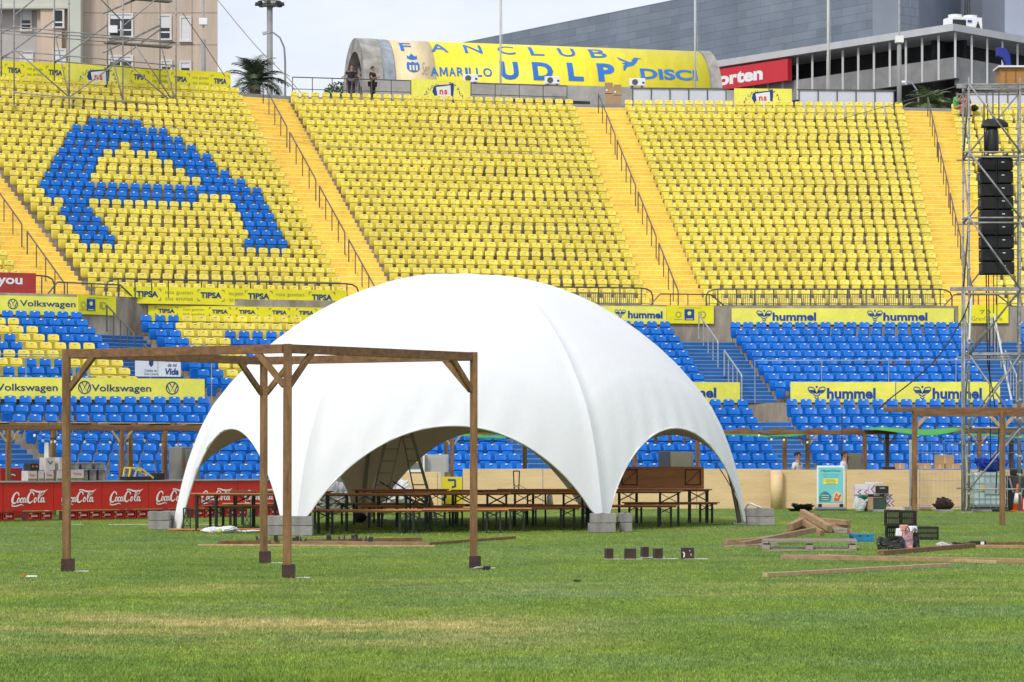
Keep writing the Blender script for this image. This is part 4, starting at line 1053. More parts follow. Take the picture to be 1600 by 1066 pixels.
for k, yy_ in enumerate((-30, 20, 70, 118)): q.box(APX(235), -0.01, APZ(yy_), APX(339) - APX(131), 0.02, 0.05)
for xx in (205, 300): q.box(APX(xx), -0.01, 30, 0.05, 0.02, 26)
apb(q, 'render_joints', mat('joint_line', (0.36, 0.28, 0.23), 0.9))
q = MB(); q.prism_z([(APX(110), -1.3), (APX(130), -1.3), (APX(130), -0.005), (APX(110), -0.005)], 0, 44); apb(q, 'stair_column', mat('cream_green', (0.54, 0.55, 0.47), 0.85, 0.05, 0.2))
q = MB(); q.box(APX(40), 0.0, APZ(5), APX(108) - APX(-30), 1.1, 0.62); q.box(APX(40), -0.3, APZ(13.5), APX(108) - APX(-30), 0.8, 0.2); apb(q, 'cornice', mat('cream_green', (0.5, 0.5, 0.4)))
blind = mat('roller_blind', (0.66, 0.66, 0.68), 0.6, 0.04, 1, stretch=(0.2, 1, 8)); glass = mat('dark_glass', (0.03, 0.035, 0.04), 0.12, 0.2, 0.5)
frm = mat('window_frame', (0.66, 0.62, 0.57), 0.6, 0.04, 1)
for (xa, xb, ya, yb, bl) in ((31, 47, 13, 46, .55), (86, 101, 17, 45, .0), (171, 207, 22, 58, .25), (250, 267, 24, 62, .55), (282, 298, 27, 65, 1), (31, 49, 80, 116, .6), (86, 104, 79, 112, 1), (171, 207, 88, 122, .3), (252, 268, 95, 130, .3), (282, 298, 97, 132, .3), (31, 47, -52, -20, .4), (86, 101, -48, -20, .4), (171, 207, -45, -10, .4), (250, 267, -42, -8, .5)):
    yo = -0.02 if xa > 58 else 0.58
    if xa == 86: yo = -0.52
    w, h = APX(xb) - APX(xa), APZ(ya) - APZ(yb); xc, zc = (APX(xa) + APX(xb))/2, (APZ(ya) + APZ(yb))/2
    q = MB()
    for s_ in (-1, 1): q.box(xc + s_*(w/2), yo - 0.03, zc, 0.14, 0.16, h + 0.14)
    q.box(xc, yo - 0.03, zc + h/2, w - 0.14, 0.16, 0.14); q.box(xc, yo - 0.08, zc - h/2, w + 0.2, 0.25, 0.12)
    f = apb(q, 'window', frm)
    q = MB(); q.box(xc, yo - 0.005, zc, w, 0.02, h); apb(q, 'pane', glass, f)
    q = MB(); q.box(xc, yo - 0.02, zc - h*0.2, w, 0.04, 0.10); 
    if w > 1.2: q.box(xc, yo - 0.02, zc, 0.09, 0.04, h)
    apb(q, 'glazing_bar', white_paint, f)
    if bl: q = MB(); q.box(xc, yo - 0.04, zc + h/2 - h*bl/2, w - 0.16, 0.03, h*bl - 0.1); apb(q, 'roller_blind', blind, f)
q = MB(); q.box(APX(178), -0.3, APZ(47), 0.65, 0.45, 0.55); a_ = apb(q, 'wall_air_conditioner', white_paint)

# ------------------------------------------------------------------ masts, poles, lamps, palms
def pole(name, label, cat, px, d, z0, z1, r0, r1, m=galv, group=None):
    x_, y_ = XY(px, d); t = thing(name, label, cat, (x_, y_, z0), 0, group)
    q = MB(); q.tube([(0, 0, 0), (0, 0, (z1 - z0)/2), (0, 0, z1 - z0)], [r0, (r0 + r1)/2, r1], 10); q.build('pole', m, t, smooth=True); return t
paleg = mat('pale_pole_paint', (0.55, 0.54, 0.50), 0.5, 0.06, 1)
for px, d, w, r_ in ((782, 144, 'in front of the big letter on the banner', 0.055), (1086, 144, 'near the right end of the printed vault', 0.05), (1294, 144, 'above the right white panels', 0.065)):
    t = pole('flagpole', f'thin pale flagpole {w}', 'flagpole', px, d, 18.3, 27, r_ * 1.1, r_, paleg, 'bare flagpoles at the stand top')
    q = MB(); q.tube([(0.05, 0, 7), (0.12, -0.05, 4), (0.06, 0, 1.2)], 0.008, 4); q.build('halyard', paleg, t)
    q = MB(); q.lathe(0, 0, [(0.16, 0), (0.16, 0.05), (0.09, 0.09)], 10); q.build('base', galv, t)
for px, d, yb, w in ((1405, 144, 165, 'at the right end of the white panels'), (318, 143, 118, 'before the apartment block')):
    t = pole('camera_mast', f'thick grey mast with a white box {w}', 'mast', px, d, 18.3, EYE + (HY - 62) * d / F, 0.13, 0.11, mat('grey_mast', (0.27, 0.27, 0.27), 0.6, 0.1, 1), 'masts with white boxes')
    zt2 = EYE + (HY - 62) * d / F - 18.3
    if px < 400: zt2 += 0.9
    q = MB(); q.tube([(0, 0, zt2 - 0.3), (0, 0, zt2 + 4)], 0.05, 8); q.build('antenna_pole', galv, t)
    q = MB(); q.box(0, -0.02, zt2, 0.42, 0.36, 0.34); q.build('box', white_paint, t, bevel=0.02)
# floodlight mast
t = pole('floodlight_mast', 'tall grey floodlight mast with a round lamp head behind the palm', 'floodlight mast', 421.5, 190, 0, 32.2, 0.28, 0.2, mat('grey_mast', (0.3, 0.3, 0.3)))
q = MB(); q.lathe(0, 0, [(0.5, 31.7), (0.55, 31.85), (0.3, 32.1)], 12); q.tube([(0.75*math.cos(2*PI*k/16), 0.75*math.sin(2*PI*k/16), 32.0) for k in range(17)], 0.04, 5)
for k in range(3): q.beam((0, 0, 31.95), (0.75*math.cos(2*PI*k/3), 0.75*math.sin(2*PI*k/3), 31.97), 0.05, 0.05)
q.build('lamp_ring', MATS['grey_mast'], t)
for k in range(8):
    a = 2*PI*k/8; q = MB(); q.box(0.85*math.cos(a), 0.85*math.sin(a), 31.85, 0.30, 0.30, 0.22, a, taper=0.7); q.build('floodlight', dark, t)
# street lamp
x_, y_ = XY(445.5, 165); t = thing('street_lamp', 'curved arm street lamp between the palm and the men', 'street lamp', (x_, y_, 0)); zt_ = EYE + (HY - 51) * 165 / F
q = MB(); q.tube([(0, 0, 0), (0, 0, zt_ - 1.7), (-0.05, 0, zt_ - 0.9), (-0.3, 0, zt_ - 0.3), (-0.7, 0, zt_), (-0.95, 0, zt_ + 0.02)], [0.1, 0.06, 0.055, 0.05, 0.045, 0.04], 8); q.build('pole', MATS['grey_mast'], t, smooth=True)
q = MB(); q.add([(-0.85, -0.12, zt_ + 0.08), (-0.85, 0.12, zt_ + 0.08), (-1.35, 0.1, zt_ + 0.02), (-1.35, -0.1, zt_ + 0.02), (-0.85, -0.1, zt_ - 0.03), (-0.85, 0.1, zt_ - 0.03), (-1.3, 0.12, zt_ - 0.14), (-1.3, -0.12, zt_ - 0.14)], [(0, 1, 2, 3), (7, 6, 5, 4), (0, 4, 5, 1), (1, 5, 6, 2), (2, 6, 7, 3), (3, 7, 4, 0)]); q.build('lamp_head', mat('lamp_head', (0.45, 0.45, 0.44), 0.5), t)
# small lamp in front of the ramp building
x_, y_ = XY(1435, 170); t = thing('street_lamp', 'short curved street lamp in front of the ramp building', 'street lamp', (x_, y_, 0)); zt_ = EYE + (HY - 128) * 170 / F
q = MB(); q.tube([(0, 0, 0), (0, 0, zt_ - 1.0), (-0.1, 0, zt_ - 0.5), (-0.35, 0, zt_ - 0.12), (-0.75, 0, zt_)], 0.05, 6); q.build('pole', galv, t)
q = MB(); q.box(-0.95, 0, zt_, 0.42, 0.2, 0.12, taper=0.7); q.build('lamp_head', white_paint, t)
# palms
frond_m = mat('palm_frond', (0.11, 0.135, 0.075), 0.6, 0.2, 2, c2=(0.035, 0.05, 0.025), fine=0.2)
frond_l = mat('palm_frond_light', (0.16, 0.21, 0.075), 0.6, 0.2, 2, c2=(0.07, 0.11, 0.04), fine=0.2)
trunk_m = mat('palm_trunk', (0.16, 0.12, 0.08), 0.95, 0.25, 3, 0.8, 8, stretch=(1, 1, 4))
def palm(label, px, d, zc, rad, nf, m, up=0.4, seed=1):
    x_, y_ = XY(px, d); t = thing('palm_tree', label, 'palm tree', (x_, y_, 0)); rr = random.Random(seed)
    q = MB(); q.tube([(0, 0, 0), (0.05, 0, zc*0.5), (0, 0, zc)], [0.32, 0.26, 0.3], 12); q.build('trunk', trunk_m, t)
    q = MB()
    for k in range(nf):
        a = 2*PI*k/nf*2.4 + rr.uniform(-.3, .3); el = rr.uniform(-0.25, 1.35) * 1.0; L = rad * rr.uniform(0.8, 1.15)
        pts = []; n = 14; p = Vector((0, 0, zc)); e = el + up*0.4
        for i in range(n + 1):
            pts.append(p.copy()); p = p + Vector((math.cos(a)*math.cos(e), math.sin(a)*math.cos(e), math.sin(e))) * (L/n); e -= (0.10 + 0.05*rr.random())
        q.tube(pts, [0.035*(1 - i/(n+1)) + 0.008 for i in range(n+1)], 4)
        for i in range(2, n + 1):
            T = (pts[i] - pts[i-1]).normalized(); S = T.cross(Vector((0, 0, 1)));
            if S.length < 0.1: S = Vector((1, 0, 0))
            S.normalize(); w = 0.62 * math.sin(PI * min(1, (i + 1.5)/(n + 2.5))) + 0.12
            for sub in (0, 0.5):
                b0 = pts[i-1].lerp(pts[i], sub)
                for sg in (-1, 1):
                    tip_ = b0 + S*sg*w*rr.uniform(0.75, 1.05) + T*w*0.55 + Vector((0, 0, -0.25*w*rr.random()))
                    q.add([b0, b0 + T*0.06, tip_], [(0, 1, 2)])
    q.build('crown', m, t); return t
palm('dark green palm behind the left yellow stairs', 398, 152, EYE + (HY - 134) * 152 / F, 2.2, 36, frond_m, 1.3, 3)
palm('pale green palm in the shade below the ramp building', 1452, 150, EYE + (HY - 172) * 150 / F, 1.6, 30, frond_l, 1.6, 5)
# bush
def leafball(mb, c, r, n, s, rr):
    for _ in range(n):
        v = Vector((rr.gauss(0, 1), rr.gauss(0, 1), rr.gauss(0, 1))).normalized() * (rr.random() ** 0.4); p = Vector(c) + Vector((v.x*r[0], v.y*r[1], v.z*r[2]))
        a = Vector((rr.uniform(-1, 1), rr.uniform(-1, 1), rr.uniform(-1, 1))).normalized(); b_ = a.cross(Vector((rr.uniform(-1, 1), rr.uniform(-1, 1), 0.3))).normalized()
        mb.add([p - a*s, p + b_*s*0.5, p + a*s, p - b_*s*0.5], [(0, 1, 2, 3)])
x_, y_ = XY(530, 160); t = thing('bush', 'round green bush below the two standing men', 'bush', (x_, y_, 15)); q = MB(); rr = random.Random(4)
leafball(q, (0, 0, 6.9), (0.95, 0.8, 0.75), 900, 0.09, rr); q.build('foliage', mat('bush_leaf', (0.06, 0.12, 0.03), 0.6, 0.25, 2, fine=0.25), t)
q = MB(); q.tube([(0, 0, 0), (0, 0, 6.8)], 0.12, 8); q.build('trunk', trunk_m, t)
# ochre container and blue shape behind the tower
x_, y_ = XY(1590, 160); t = thing('wooden_cabin', 'ochre wooden cabin with white roof behind the speaker tower', 'cabin', (x_, y_, 19.95)); q = MB(); q.box(0, 0, 2.2, 2.2, 1.5, 2.4); q.build('wall', mat('ochre_wood', (0.45, 0.22, 0.06), 0.7, 0.1, 2), t)
q = MB(); q.box(0, 0, 3.46, 2.5, 1.9, 0.10); q.build('roof', white_paint, t); q = MB()
for k in range(4): q.box(-0.8 + k*0.55, -0.77, 2.3, 0.06, 0.03, 2.0)
q.build('battens', mat('ochre_dark', (0.30, 0.14, 0.04), 0.7), t)
x_, y_ = XY(1568, 172); t = thing('blue_slide', 'dark blue curved slide shape beside the ramp building', 'slide', (x_, y_, 22)); q = MB()
q.prism_y([(-0.45, 4.3), (0.1, 4.25), (0.35, 3.8), (0.42, 3.2), (0.38, 2.9), (0.15, 2.9), (0.1, 3.3), (-0.1, 3.7), (-0.42, 3.8)], -0.3, 0.3); q.box(0.27, 0, 2.2, 0.2, 0.3, 1.4)
q.build('body', mat('deep_blue', (0.015, 0.03, 0.30), 0.4, 0.05, 1), t)
# ------------------------------------------------------------------ rear scaffold on the stand and the ropes
def scaffold_left():
    t = thing('tubular_scaffold', 'large tubular scaffold frame standing on the yellow seats at top left', 'scaffold', (*XY(22, 127), 17.2))
    o0 = t.location.copy()
    pf = [(22, 127.0), (108, 128.6), (192, 130.2), (275, 131.8)]; pk = [(2, 128.9), (85, 130.3), (168, 131.7), (250, 133.2)]
    Pf = [Vector((*XY(*p), 0)) - Vector((o0.x, o0.y, 0)) for p in pf]; Pk = [Vector((*XY(*p), 0)) - Vector((o0.x, o0.y, 0)) for p in pk]
    lv = [0.62, 2.5, 3.6, 6.0]; ZT = 7.6; r = 0.034
    q = MB()
    for i, p in enumerate(Pf): q.tube([(p.x, p.y, 0.05), (p.x, p.y, ZT)], r, 6)
    for p in Pk: q.tube([(p.x, p.y, 1.6), (p.x, p.y, ZT)], r, 6)
    q.build('uprights', scaff, t, smooth=True)
    q = MB()
    for z in lv:
        for A_ in (Pf, Pk):
            if z < 2 and A_ is Pk: continue
            q.tube([(A_[0].x, A_[0].y, z), (A_[3].x, A_[3].y, z)], r*0.85, 5)
        if z > 2:
            for a, b_ in zip(Pf, Pk): q.tube([(a.x, a.y, z), (b_.x, b_.y, z)], r*0.85, 5)
    q.tube([(Pf[0].x - 3, Pf[0].y - 0.2, 3.6), (Pf[3].x, Pf[3].y, 3.55)], r*0.85, 5)
    q.build('ledgers', scaff, t, smooth=True)
    q = MB()
    for i in range(3):
        a, b_ = Pf[i], Pf[i+1]
        if i % 2 == 0: q.tube([(a.x, a.y, 2.6), (b_.x, b_.y, 0.62)], r, 5); q.tube([(a.x, a.y, 4.1), (b_.x, b_.y, 6.4)], r, 5)
        else: q.tube([(b_.x, b_.y, 2.6), (a.x, a.y, 0.62)], r, 5); q.tube([(b_.x, b_.y, 4.3), (a.x, a.y, 6.6)], r, 5)
        q.tube([(Pf[i+1].x, Pf[i+1].y, 0.62), (Pk[i+1].x, Pk[i+1].y, 3.9)], r, 5)
        q.tube([(Pk[i].x, Pk[i].y, 2.4), (Pk[i+1].x, Pk[i+1].y, 4.4)], r, 5)
    q.tube([(Pf[2].x - 0.9, Pf[2].y, 2.9), (Pk[3].x, Pk[3].y, 4.6)], 0.05, 6); q.tube([(Pf[2].x - 0.9, Pf[2].y, 4.7), (Pk[3].x, Pk[3].y, 6.3)], 0.05, 6)
    q.tube([(Pf[3].x, Pf[3].y, 0.62), (Pf[2].x + 0.6, Pf[2].y, 3.2)], r, 5)
    q.build('diagonal_braces', scaff, t, smooth=True)
    for z in (3.45, 5.6):
        a = Pf[2] + Vector((-0.9, 0.7, z)); b_ = Pf[3] + Vector((-0.35, 0.7, z)); q = MB(); q.beam(a, b_, 0.5, 0.07); q.build('deck_board', mat('deck_grey', (0.18, 0.18, 0.17), 0.7), t)
    q = MB()
    for p in Pf + Pk:
        for z in (0.62, 2.5, 3.6, 4.9): q.lathe(p.x, p.y, [(0.05, z - 0.03), (0.062, z), (0.05, z + 0.03)], 8)
    q.build('couplers', galv, t)
    q = MB()
    for i, p in enumerate(Pf): q.lathe(p.x, p.y, [(0.09, 0.0), (0.09, 0.04), (0.03, 0.06), (0.03, 0.2)], 8)
    q.build('base_plates', galv, t)
scaffold_left()
def rope(name, label, pts, r, m, cat='cable'):
    q = MB(); P = smooth_pts([tuple(PX(*p)) for p in pts], 6); o0 = Vector(P[0]); q.tube([Vector(p) - o0 for p in P], r, 5)
    o = q.build(name, m, None, smooth=True, loc=o0); return tag(o, label, cat)
ropem = mat('pale_rope', (0.42, 0.38, 0.28), 0.8, 0.1, 3)
rope('cable', 'pale slack cable lying across the yellow seats from the left', [(-20, 136, 124), (60, 150, 124), (150, 172, 123), (260, 198, 122), (380, 212, 121), (520, 228, 121), (700, 238, 121), (900, 240, 121)], 0.014, ropem)
rope('cable', 'thin stay cable running down past the apartment block corner', [(285, 20, 134), (318, 68, 134), (352, 120, 134)], 0.02, rail_metal)
rope('cable', 'stay cable crossing the sky and the left yellow stairs', [(340, 0, 138), (400, 72, 137), (450, 122, 136.5), (492, 172, 135)], 0.022, mat('tan_cable', (0.30, 0.26, 0.2), 0.7))
rope('cable', 'thin cable rising from the right yellow seats to the tower top', [(1300, 190, 131), (1400, 162, 125), (1512, 130, 110)], 0.014, rail_metal)

# ------------------------------------------------------------------ timber pergolas
def wood(name, c, c2, rough=0.75, sc=2.0):
    return mat(name, c, rough, 0.1, sc, 0.35, 14, stretch=(6, 6, 0.7), c2=c2, fine=0.22)
brown_wood = wood('brown_stained_timber', (0.27, 0.145, 0.056), (0.12, 0.06, 0.025))
brown_wood_h = mat('brown_timber_beam', (0.24, 0.122, 0.052), 0.75, 0.1, 2.2, 0.35, 14, stretch=(1.2, 6, 6), c2=(0.125, 0.06, 0.027), fine=0.22)
pale_wood = wood('pale_timber', (0.50, 0.36, 0.20), (0.36, 0.24, 0.12))
rust_box = mat('brown_metal_shoe', (0.060, 0.028, 0.024), 0.6, 0.25, 6, fine=0.2)
def pergola(label, feet, h, post=0.105, beam_h=0.115, beam_w=0.06, shoes=True, braces=True, group=None, wood_m=None, pale_br=False, name='pergola', pairs=None, brace=0.42, notes=None):
    wm = wood_m or brown_wood
    c = sum((Vector((x, y, 0)) for x, y in feet), Vector()) / len(feet)
    t = thing(name, label, 'pergola', c, 0, group); Lf = [Vector((x - c.x, y - c.y, 0)) for x, y in feet]
    for i, p in enumerate(Lf):
        jx, jy = random.uniform(-.01, .01), random.uniform(-.01, .01)
        q = MB(); q.tube; 
        V = []
        for z, dx in ((0.03, 0), (h, 1)):
            for a, b_ in ((-1, -1), (1, -1), (1, 1), (-1, 1)): V.append((p.x + a*post/2 + dx*jx, p.y + b_*post/2 + dx*jy, z))
        q.add(V, [(3, 2, 1, 0), (4, 5, 6, 7), (0, 1, 5, 4), (1, 2, 6, 5), (2, 3, 7, 6), (3, 0, 4, 7)])
        po = q.build('post', wm, t, bevel=0.006)
        if shoes:
            q = MB(); w = post * 1.55
            q.box(p.x - w/2 + 0.005 + 0.02, p.y, 0.085, 0.008, w, 0.17); q.box(p.x + w/2 + 0.015, p.y, 0.085, 0.008, w, 0.17); q.box(p.x + 0.02, p.y - w/2, 0.085, w - 0.002, 0.008, 0.17)
            q.box(p.x + 0.02, p.y + w/2, 0.085, w - 0.002, 0.008, 0.17)
            q.build('post_shoe', rust_box, t)
            for k in (-1, 1): MB().box(p.x + 0.02 + k*w*0.32, p.y - w/2 - 0.007, 0.10, 0.014, 0.008, 0.014).build('bolt', rail_metal, t)
            q = MB(); q.box(p.x + 0.13, p.y + 0.02, 0.004, 0.34, 0.14, 0.006); q.build('base_plate', white_paint, t)
    prs = pairs or [(i, (i + 1) % len(Lf)) for i in range(len(Lf))]
    for (i, j) in prs:
        a, b_ = Lf[i], Lf[j]; d = (b_ - a).normalized(); ex = post/2 + 0.02
        za = h - beam_h/2 - 0.004; zb_ = za
        up = Vector((0, 0, 1)); side = d.cross(up); 
        off = side * 0.0
        q = MB(); q.beam(a + d*(post/2 + 0.002) + off + up*za, b_ - d*(post/2 + 0.002) + off + up*zb_, beam_w, beam_h); q.build('beam', brown_wood_h, t, bevel=0.005)
        if braces:
            for s_, P, D in ((0, a, d), (1, b_, -d)):
                q = MB(); q.beam(P + D*(post/2 - 0.01) + up*(h - beam_h - brace), P + D*(brace + post/2) + up*(h - beam_h + 0.02), 0.055, 0.075); q.build('brace', pale_wood if pale_br else wm, t, bevel=0.004)
    return t
def gp(x, y): v = GP(x, y); return (v.x, v.y)
pergola('tall brown timber pergola frame with four posts standing in front of the white tent', [gp(448.5, 903), gp(740, 888), gp(412, 880), gp(104, 893)], 2.985, pairs=[(0, 1), (1, 2), (2, 3), (3, 0)])
# right foreground pergola, lower
FR1 = GP(1429, 822); FR2 = GP(1566, 822)
pergola('low brown timber pergola frame at the right edge behind the black crates', [(FR1.x, FR1.y), (FR2.x, FR2.y), (FR2.x + 2.2, FR2.y + 0.2)], 2.5, post=0.11, shoes=False, pale_br=True, pairs=[(0, 1), (1, 2)], brace=0.22)
q = MB(); o_ = Vector((FR1.x, FR1.y, 2.5)); q.beam((-0.65, 0.1, 0.03), (4.3, 0.1, 0.03), 0.10, 0.09); q.beam((-0.65, -0.06, 0.03), (-0.05, -0.06, 0.03), 0.07, 0.09)
tag(q.build('timber_beam', brown_wood_h, None, loc=o_, bevel=0.006), 'long brown timber laid over the low right pergola posts', 'beam')

# bar pergolas behind
bulb_m = mat('bulb_glass', (0.85, 0.85, 0.80), 0.3, 0.02, 3)
warm_bulb = mat('lit_bulb', (0.9, 0.75, 0.4), 0.3, 0.02, 3, emit=((1.0, 0.72, 0.3), 2.0))
def bar_pergola(label, x0, x1, d0, d1, z, fr, bk, gap, dark_back=True):
    P0, P1 = Vector(XY(x0, d0)), Vector(XY(x1, d1)); u = (P1 - P0).normalized(); n = Vector((-u.y, u.x)); L = (P1 - P0).length
    t = thing('bar_pergola', label, 'pergola', (P0.x, P0.y, 0), math.atan2(u.y, u.x), 'timber pergolas over the bars')
    def lx(px): k = (px - CX) / F; return (k * P0.y - P0.x) / (u.x - k * u.y)
    def lxb(px): Q = P0 + n*gap; k = (px - CX) / F; return (k * Q.y - Q.x) / (u.x - k * u.y)
    q = MB(); q.beam((0, 0, z), (L, 0, z), 0.07, 0.12); q.build('front_beam', brown_wood_h, t, bevel=0.006)
    q = MB(); q.beam((0, gap, z), (L, gap, z), 0.07, 0.12); q.build('back_beam', brown_wood_h, t, bevel=0.006)
    for i in range(int(L / 1.1) + 1):
        q = MB(); q.beam((0.3 + i*1.1, 0.05, z + 0.095), (0.3 + i*1.1, gap - 0.05, z + 0.095), 0.06, 0.06); q.build('rafter', brown_wood, t)
    for px in fr:
        q = MB(); q.box(lx(px), 0, (z - 0.06)/2, 0.11, 0.11, z - 0.06); q.build('post', brown_wood, t, bevel=0.005)
        for s_ in (-1, 1): MB().beam((lx(px) + s_*0.05, 0, z - 0.36), (lx(px) + s_*0.28, 0, z - 0.08), 0.05, 0.05).build('brace', pale_wood, t)
    for px in bk:
        q = MB(); q.box(lxb(px), gap, (z - 0.06)/2, 0.12, 0.12, z - 0.06); q.build('post', brown_wood, t, bevel=0.005)
    return t, lx, L
t, lx, L = bar_pergola('timber pergola over the red bar at the left, strung with bulbs', -60, 440, 67.6, 72.6, 2.22, (13, 190, 438), (83, 203, 257), 2.6)
q = MB(); 
for i in range(7): q.box(0.5 + i*1.35, 0.9, 2.335, 1.1, 1.2, 0.018)
q.build('reed_roof_panel', mat('pale_reed', (0.60, 0.50, 0.30), 0.8, 0.1, 4), t)
t2_, lx2, L2 = bar_pergola('long timber pergola over the wooden bar behind the tent and at the right', 690, 1402, 82.3, 83.6, 2.20, (706, 874, 1262, 1386), (697, 820, 992, 1090, 1226, 1351), 2.4)
t3_, lx3, L3 = bar_pergola('timber pergola behind the scaffold tower at the right edge', 1500, 1640, 83.8, 84.2, 2.25, (1530,), (1580,), 2.2)
green_can = mat('green_canopy', (0.03, 0.32, 0.02), 0.6, 0.06, 0.8)
def canopy(label, pts, sag, d, dep):
    A_ = PX(pts[0], 680, d); B_ = PX(pts[1], 680, d + 0.3); t = thing('green_canopy', label, 'canopy', (A_.x, A_.y, 2.1), 0, 'green fabric canopies on the bar pergolas')
    q = MB(); n = 16; V = []; L = B_.x - A_.x
    for i in range(n + 1):
        s_ = i / n
        for j in range(5):
            r_ = j / 4; V.append((L*s_, r_*dep, (0.17 if sag > 0.2 else 0.0) + 0.03*math.sin(7*s_) - sag*(1 - r_)*math.sin(PI*s_)*0.55 + 0.05*r_))
    q.add(V, [(i*5 + j, (i+1)*5 + j, (i+1)*5 + j + 1, i*5 + j + 1) for i in range(n) for j in range(4)])
    o = q.build('fabric', green_can, t, smooth=True); m_ = o.modifiers.new('solidify', 'SOLIDIFY'); m_.thickness = 0.01; return t
canopy('bright green fabric canopy sagging beside the right pergola', (1362, 1508), 0.28, 81.5, 2.4)
canopy('green fabric canopy over the wooden bar between tent and sign', (1120, 1258), 0.05, 82.6, 2.0)
canopy('green fabric canopy seen through the middle of the tent', (690, 820), 0.12, 82.6, 2.0)
canopy('green fabric canopy behind the scaffold tower', (1512, 1650), 0.1, 84.3, 1.8)
def bulbs(label, pts, warm=()):
    P = [PX(*p) for p in pts]; o0 = P[0].copy(); t = thing('string_lights', label, 'string lights', o0, 0, 'strings of bulbs on the bar pergolas')
    q = MB(); W = []
    for a, b_ in zip(P, P[1:]):
        for k in range(6):
            s_ = k / 6; p = a.lerp(b_, s_) - o0; W.append(p + Vector((0, 0, -0.05*math.sin(PI*s_))))
    W.append(P[-1] - o0); q.tube([w + Vector((0, 0, 0.10)) for w in W], 0.008, 4); q.build('wire', black, t)
    me = MB().lathe(0, 0, [(0.008, -0.038), (0.028, -0.026), (0.036, 0.0), (0.026, 0.028), (0.012, 0.042)], 10).mesh('bulb', bulb_m)
    me2 = MB().lathe(0, 0, [(0.014, 0.038), (0.014, 0.10)], 8).mesh('socket', black)
    for w in W[::3]:
        o = bpy.data.objects.new('bulb', me); col.objects.link(o); o.parent = t; o.location = w
        o2 = bpy.data.objects.new('socket', me2); col.objects.link(o2); o2.parent = o
bulbs('string of bulbs hanging under the left bar pergola', [(54, 681, 68.5), (80, 691, 69.5), (92, 684, 69.5), (172, 692, 70.5), (226, 689, 71), (276, 696, 71.5), (330, 688, 72)])
bulbs('string of bulbs behind the tent and the right opening', [(680, 690, 83), (745, 692, 83), (800, 690, 83), (818, 693, 83), (1012, 693, 83), (1080, 691, 83), (1110, 688, 83)])
bulbs('string of bulbs along the wooden bar pergola at the right', [(1186, 681, 82.4), (1225, 688, 82.6), (1298, 690, 82.8), (1342, 685, 83), (1418, 690, 83), (1448, 683, 83), (1500, 691, 83), (1542, 692, 83.5), (1592, 686, 84)])

# ------------------------------------------------------------------ red bar with script lettering
red_panel = mat('red_bar_panel', (0.58, 0.022, 0.012), 0.45, 0.05, 1.0)
grey_top = mat('grey_counter_top', (0.36, 0.34, 0.32), 0.6, 0.1, 2)
def script(mb, x0, z0, W, mi=0, y=-0.014):
    H = W * 0.86
    def S(P, w): stroke(mb, [(x0 + p[0]*W, z0 + p[1]*H, p[2] if len(p) > 2 else 1) for p in P], w*W, y, mi, True, 5)
    S([(.215, .235, .6), (.20, .295, 1), (.15, .325, .8), (.085, .26, 1.2), (.045, .15, 1.7), (.05, .07, 1.5), (.10, .045, 1), (.165, .09, .5)], .034)
    S([(.06, .06, .3), (.03, .0, 1), (.07, -.03, 1.3), (.17, -.02, 1.3), (.26, .01, 1.1), (.30, .0, .8), (.33, -.02, .5)], .020)
    def O(cx_, cz_, rx, rz, w=.026):
        S([(cx_ + rx*math.cos(a) + .25*rz*math.sin(a), cz_ + rz*math.sin(a), 1.2 if math.cos(a) < 0 else .7) for a in [PI*.4 + 2*PI*k/10 for k in range(11)]], w)
    O(.205, .125, .026, .058)
    S([(.315, .155, .9), (.295, .185, .8), (.262, .15, 1.2), (.252, .095, 1.4), (.275, .065, 1), (.315, .09, .5)], .026)
    O(.35, .125, .026, .055); S([(.392, .185, .8), (.385, .12, 1.1), (.39, .07, 1.1), (.415, .075, .5)], .026)
    S([(.415, .205, 1), (.445, .21, 1)], .022)
    S([(.60, .245, .6), (.595, .30, 1), (.545, .335, .8), (.485, .28, 1.2), (.445, .16, 1.7), (.455, .08, 1.5), (.505, .055, 1), (.575, .11, .5)], .034)
    S([(.545, .335, .4), (.50, .38, .8), (.57, .385, 1.3), (.68, .345, 1.8), (.80, .34, 1.6), (.90, .36, 1), (.955, .40, .3)], .022)
    S([(.90, .36, .6), (.86, .30, .8), (.80, .23, .5)], .018)
    O(.64, .125, .028, .06)
    S([(.72, .13, .5), (.775, .24, .8), (.79, .32, .8), (.765, .335, .8), (.735, .25, 1.2), (.715, .13, 1.3), (.73, .07, 1.1), (.76, .085, .5)], .024)
    O(.815, .125, .028, .057); S([(.862, .19, .8), (.855, .12, 1.2), (.86, .07, 1.2), (.90, .085, .4)], .028)
BA = Vector(XY(-68, 64.4)); BB = Vector(XY(441, 70.6)); ub = (BB - BA).normalized(); Lb = (BB - BA).length; rzb = math.atan2(ub.y, ub.x)
def bxl(px): k = (px - CX) / F; return (k * BA.y - BA.x) / (ub.x - k * ub.y)
white_print = mat('white_print', (0.85, 0.82, 0.82), 0.5, 0.02, 2)
edges = [-68, 5, 84, 159.5, 232.5, 303.5, 371.5, 438]
crate_red = mat('red_crate', (0.42, 0.02, 0.015), 0.5, 0.1, 4)
proto_bar = None
wordpos = ['at the left edge', 'left of the big pergola post', 'behind the big pergola post', 'right of the big pergola post', 'behind the tent leg', 'seen through the left tent opening', 'last before the pergola middle posts']
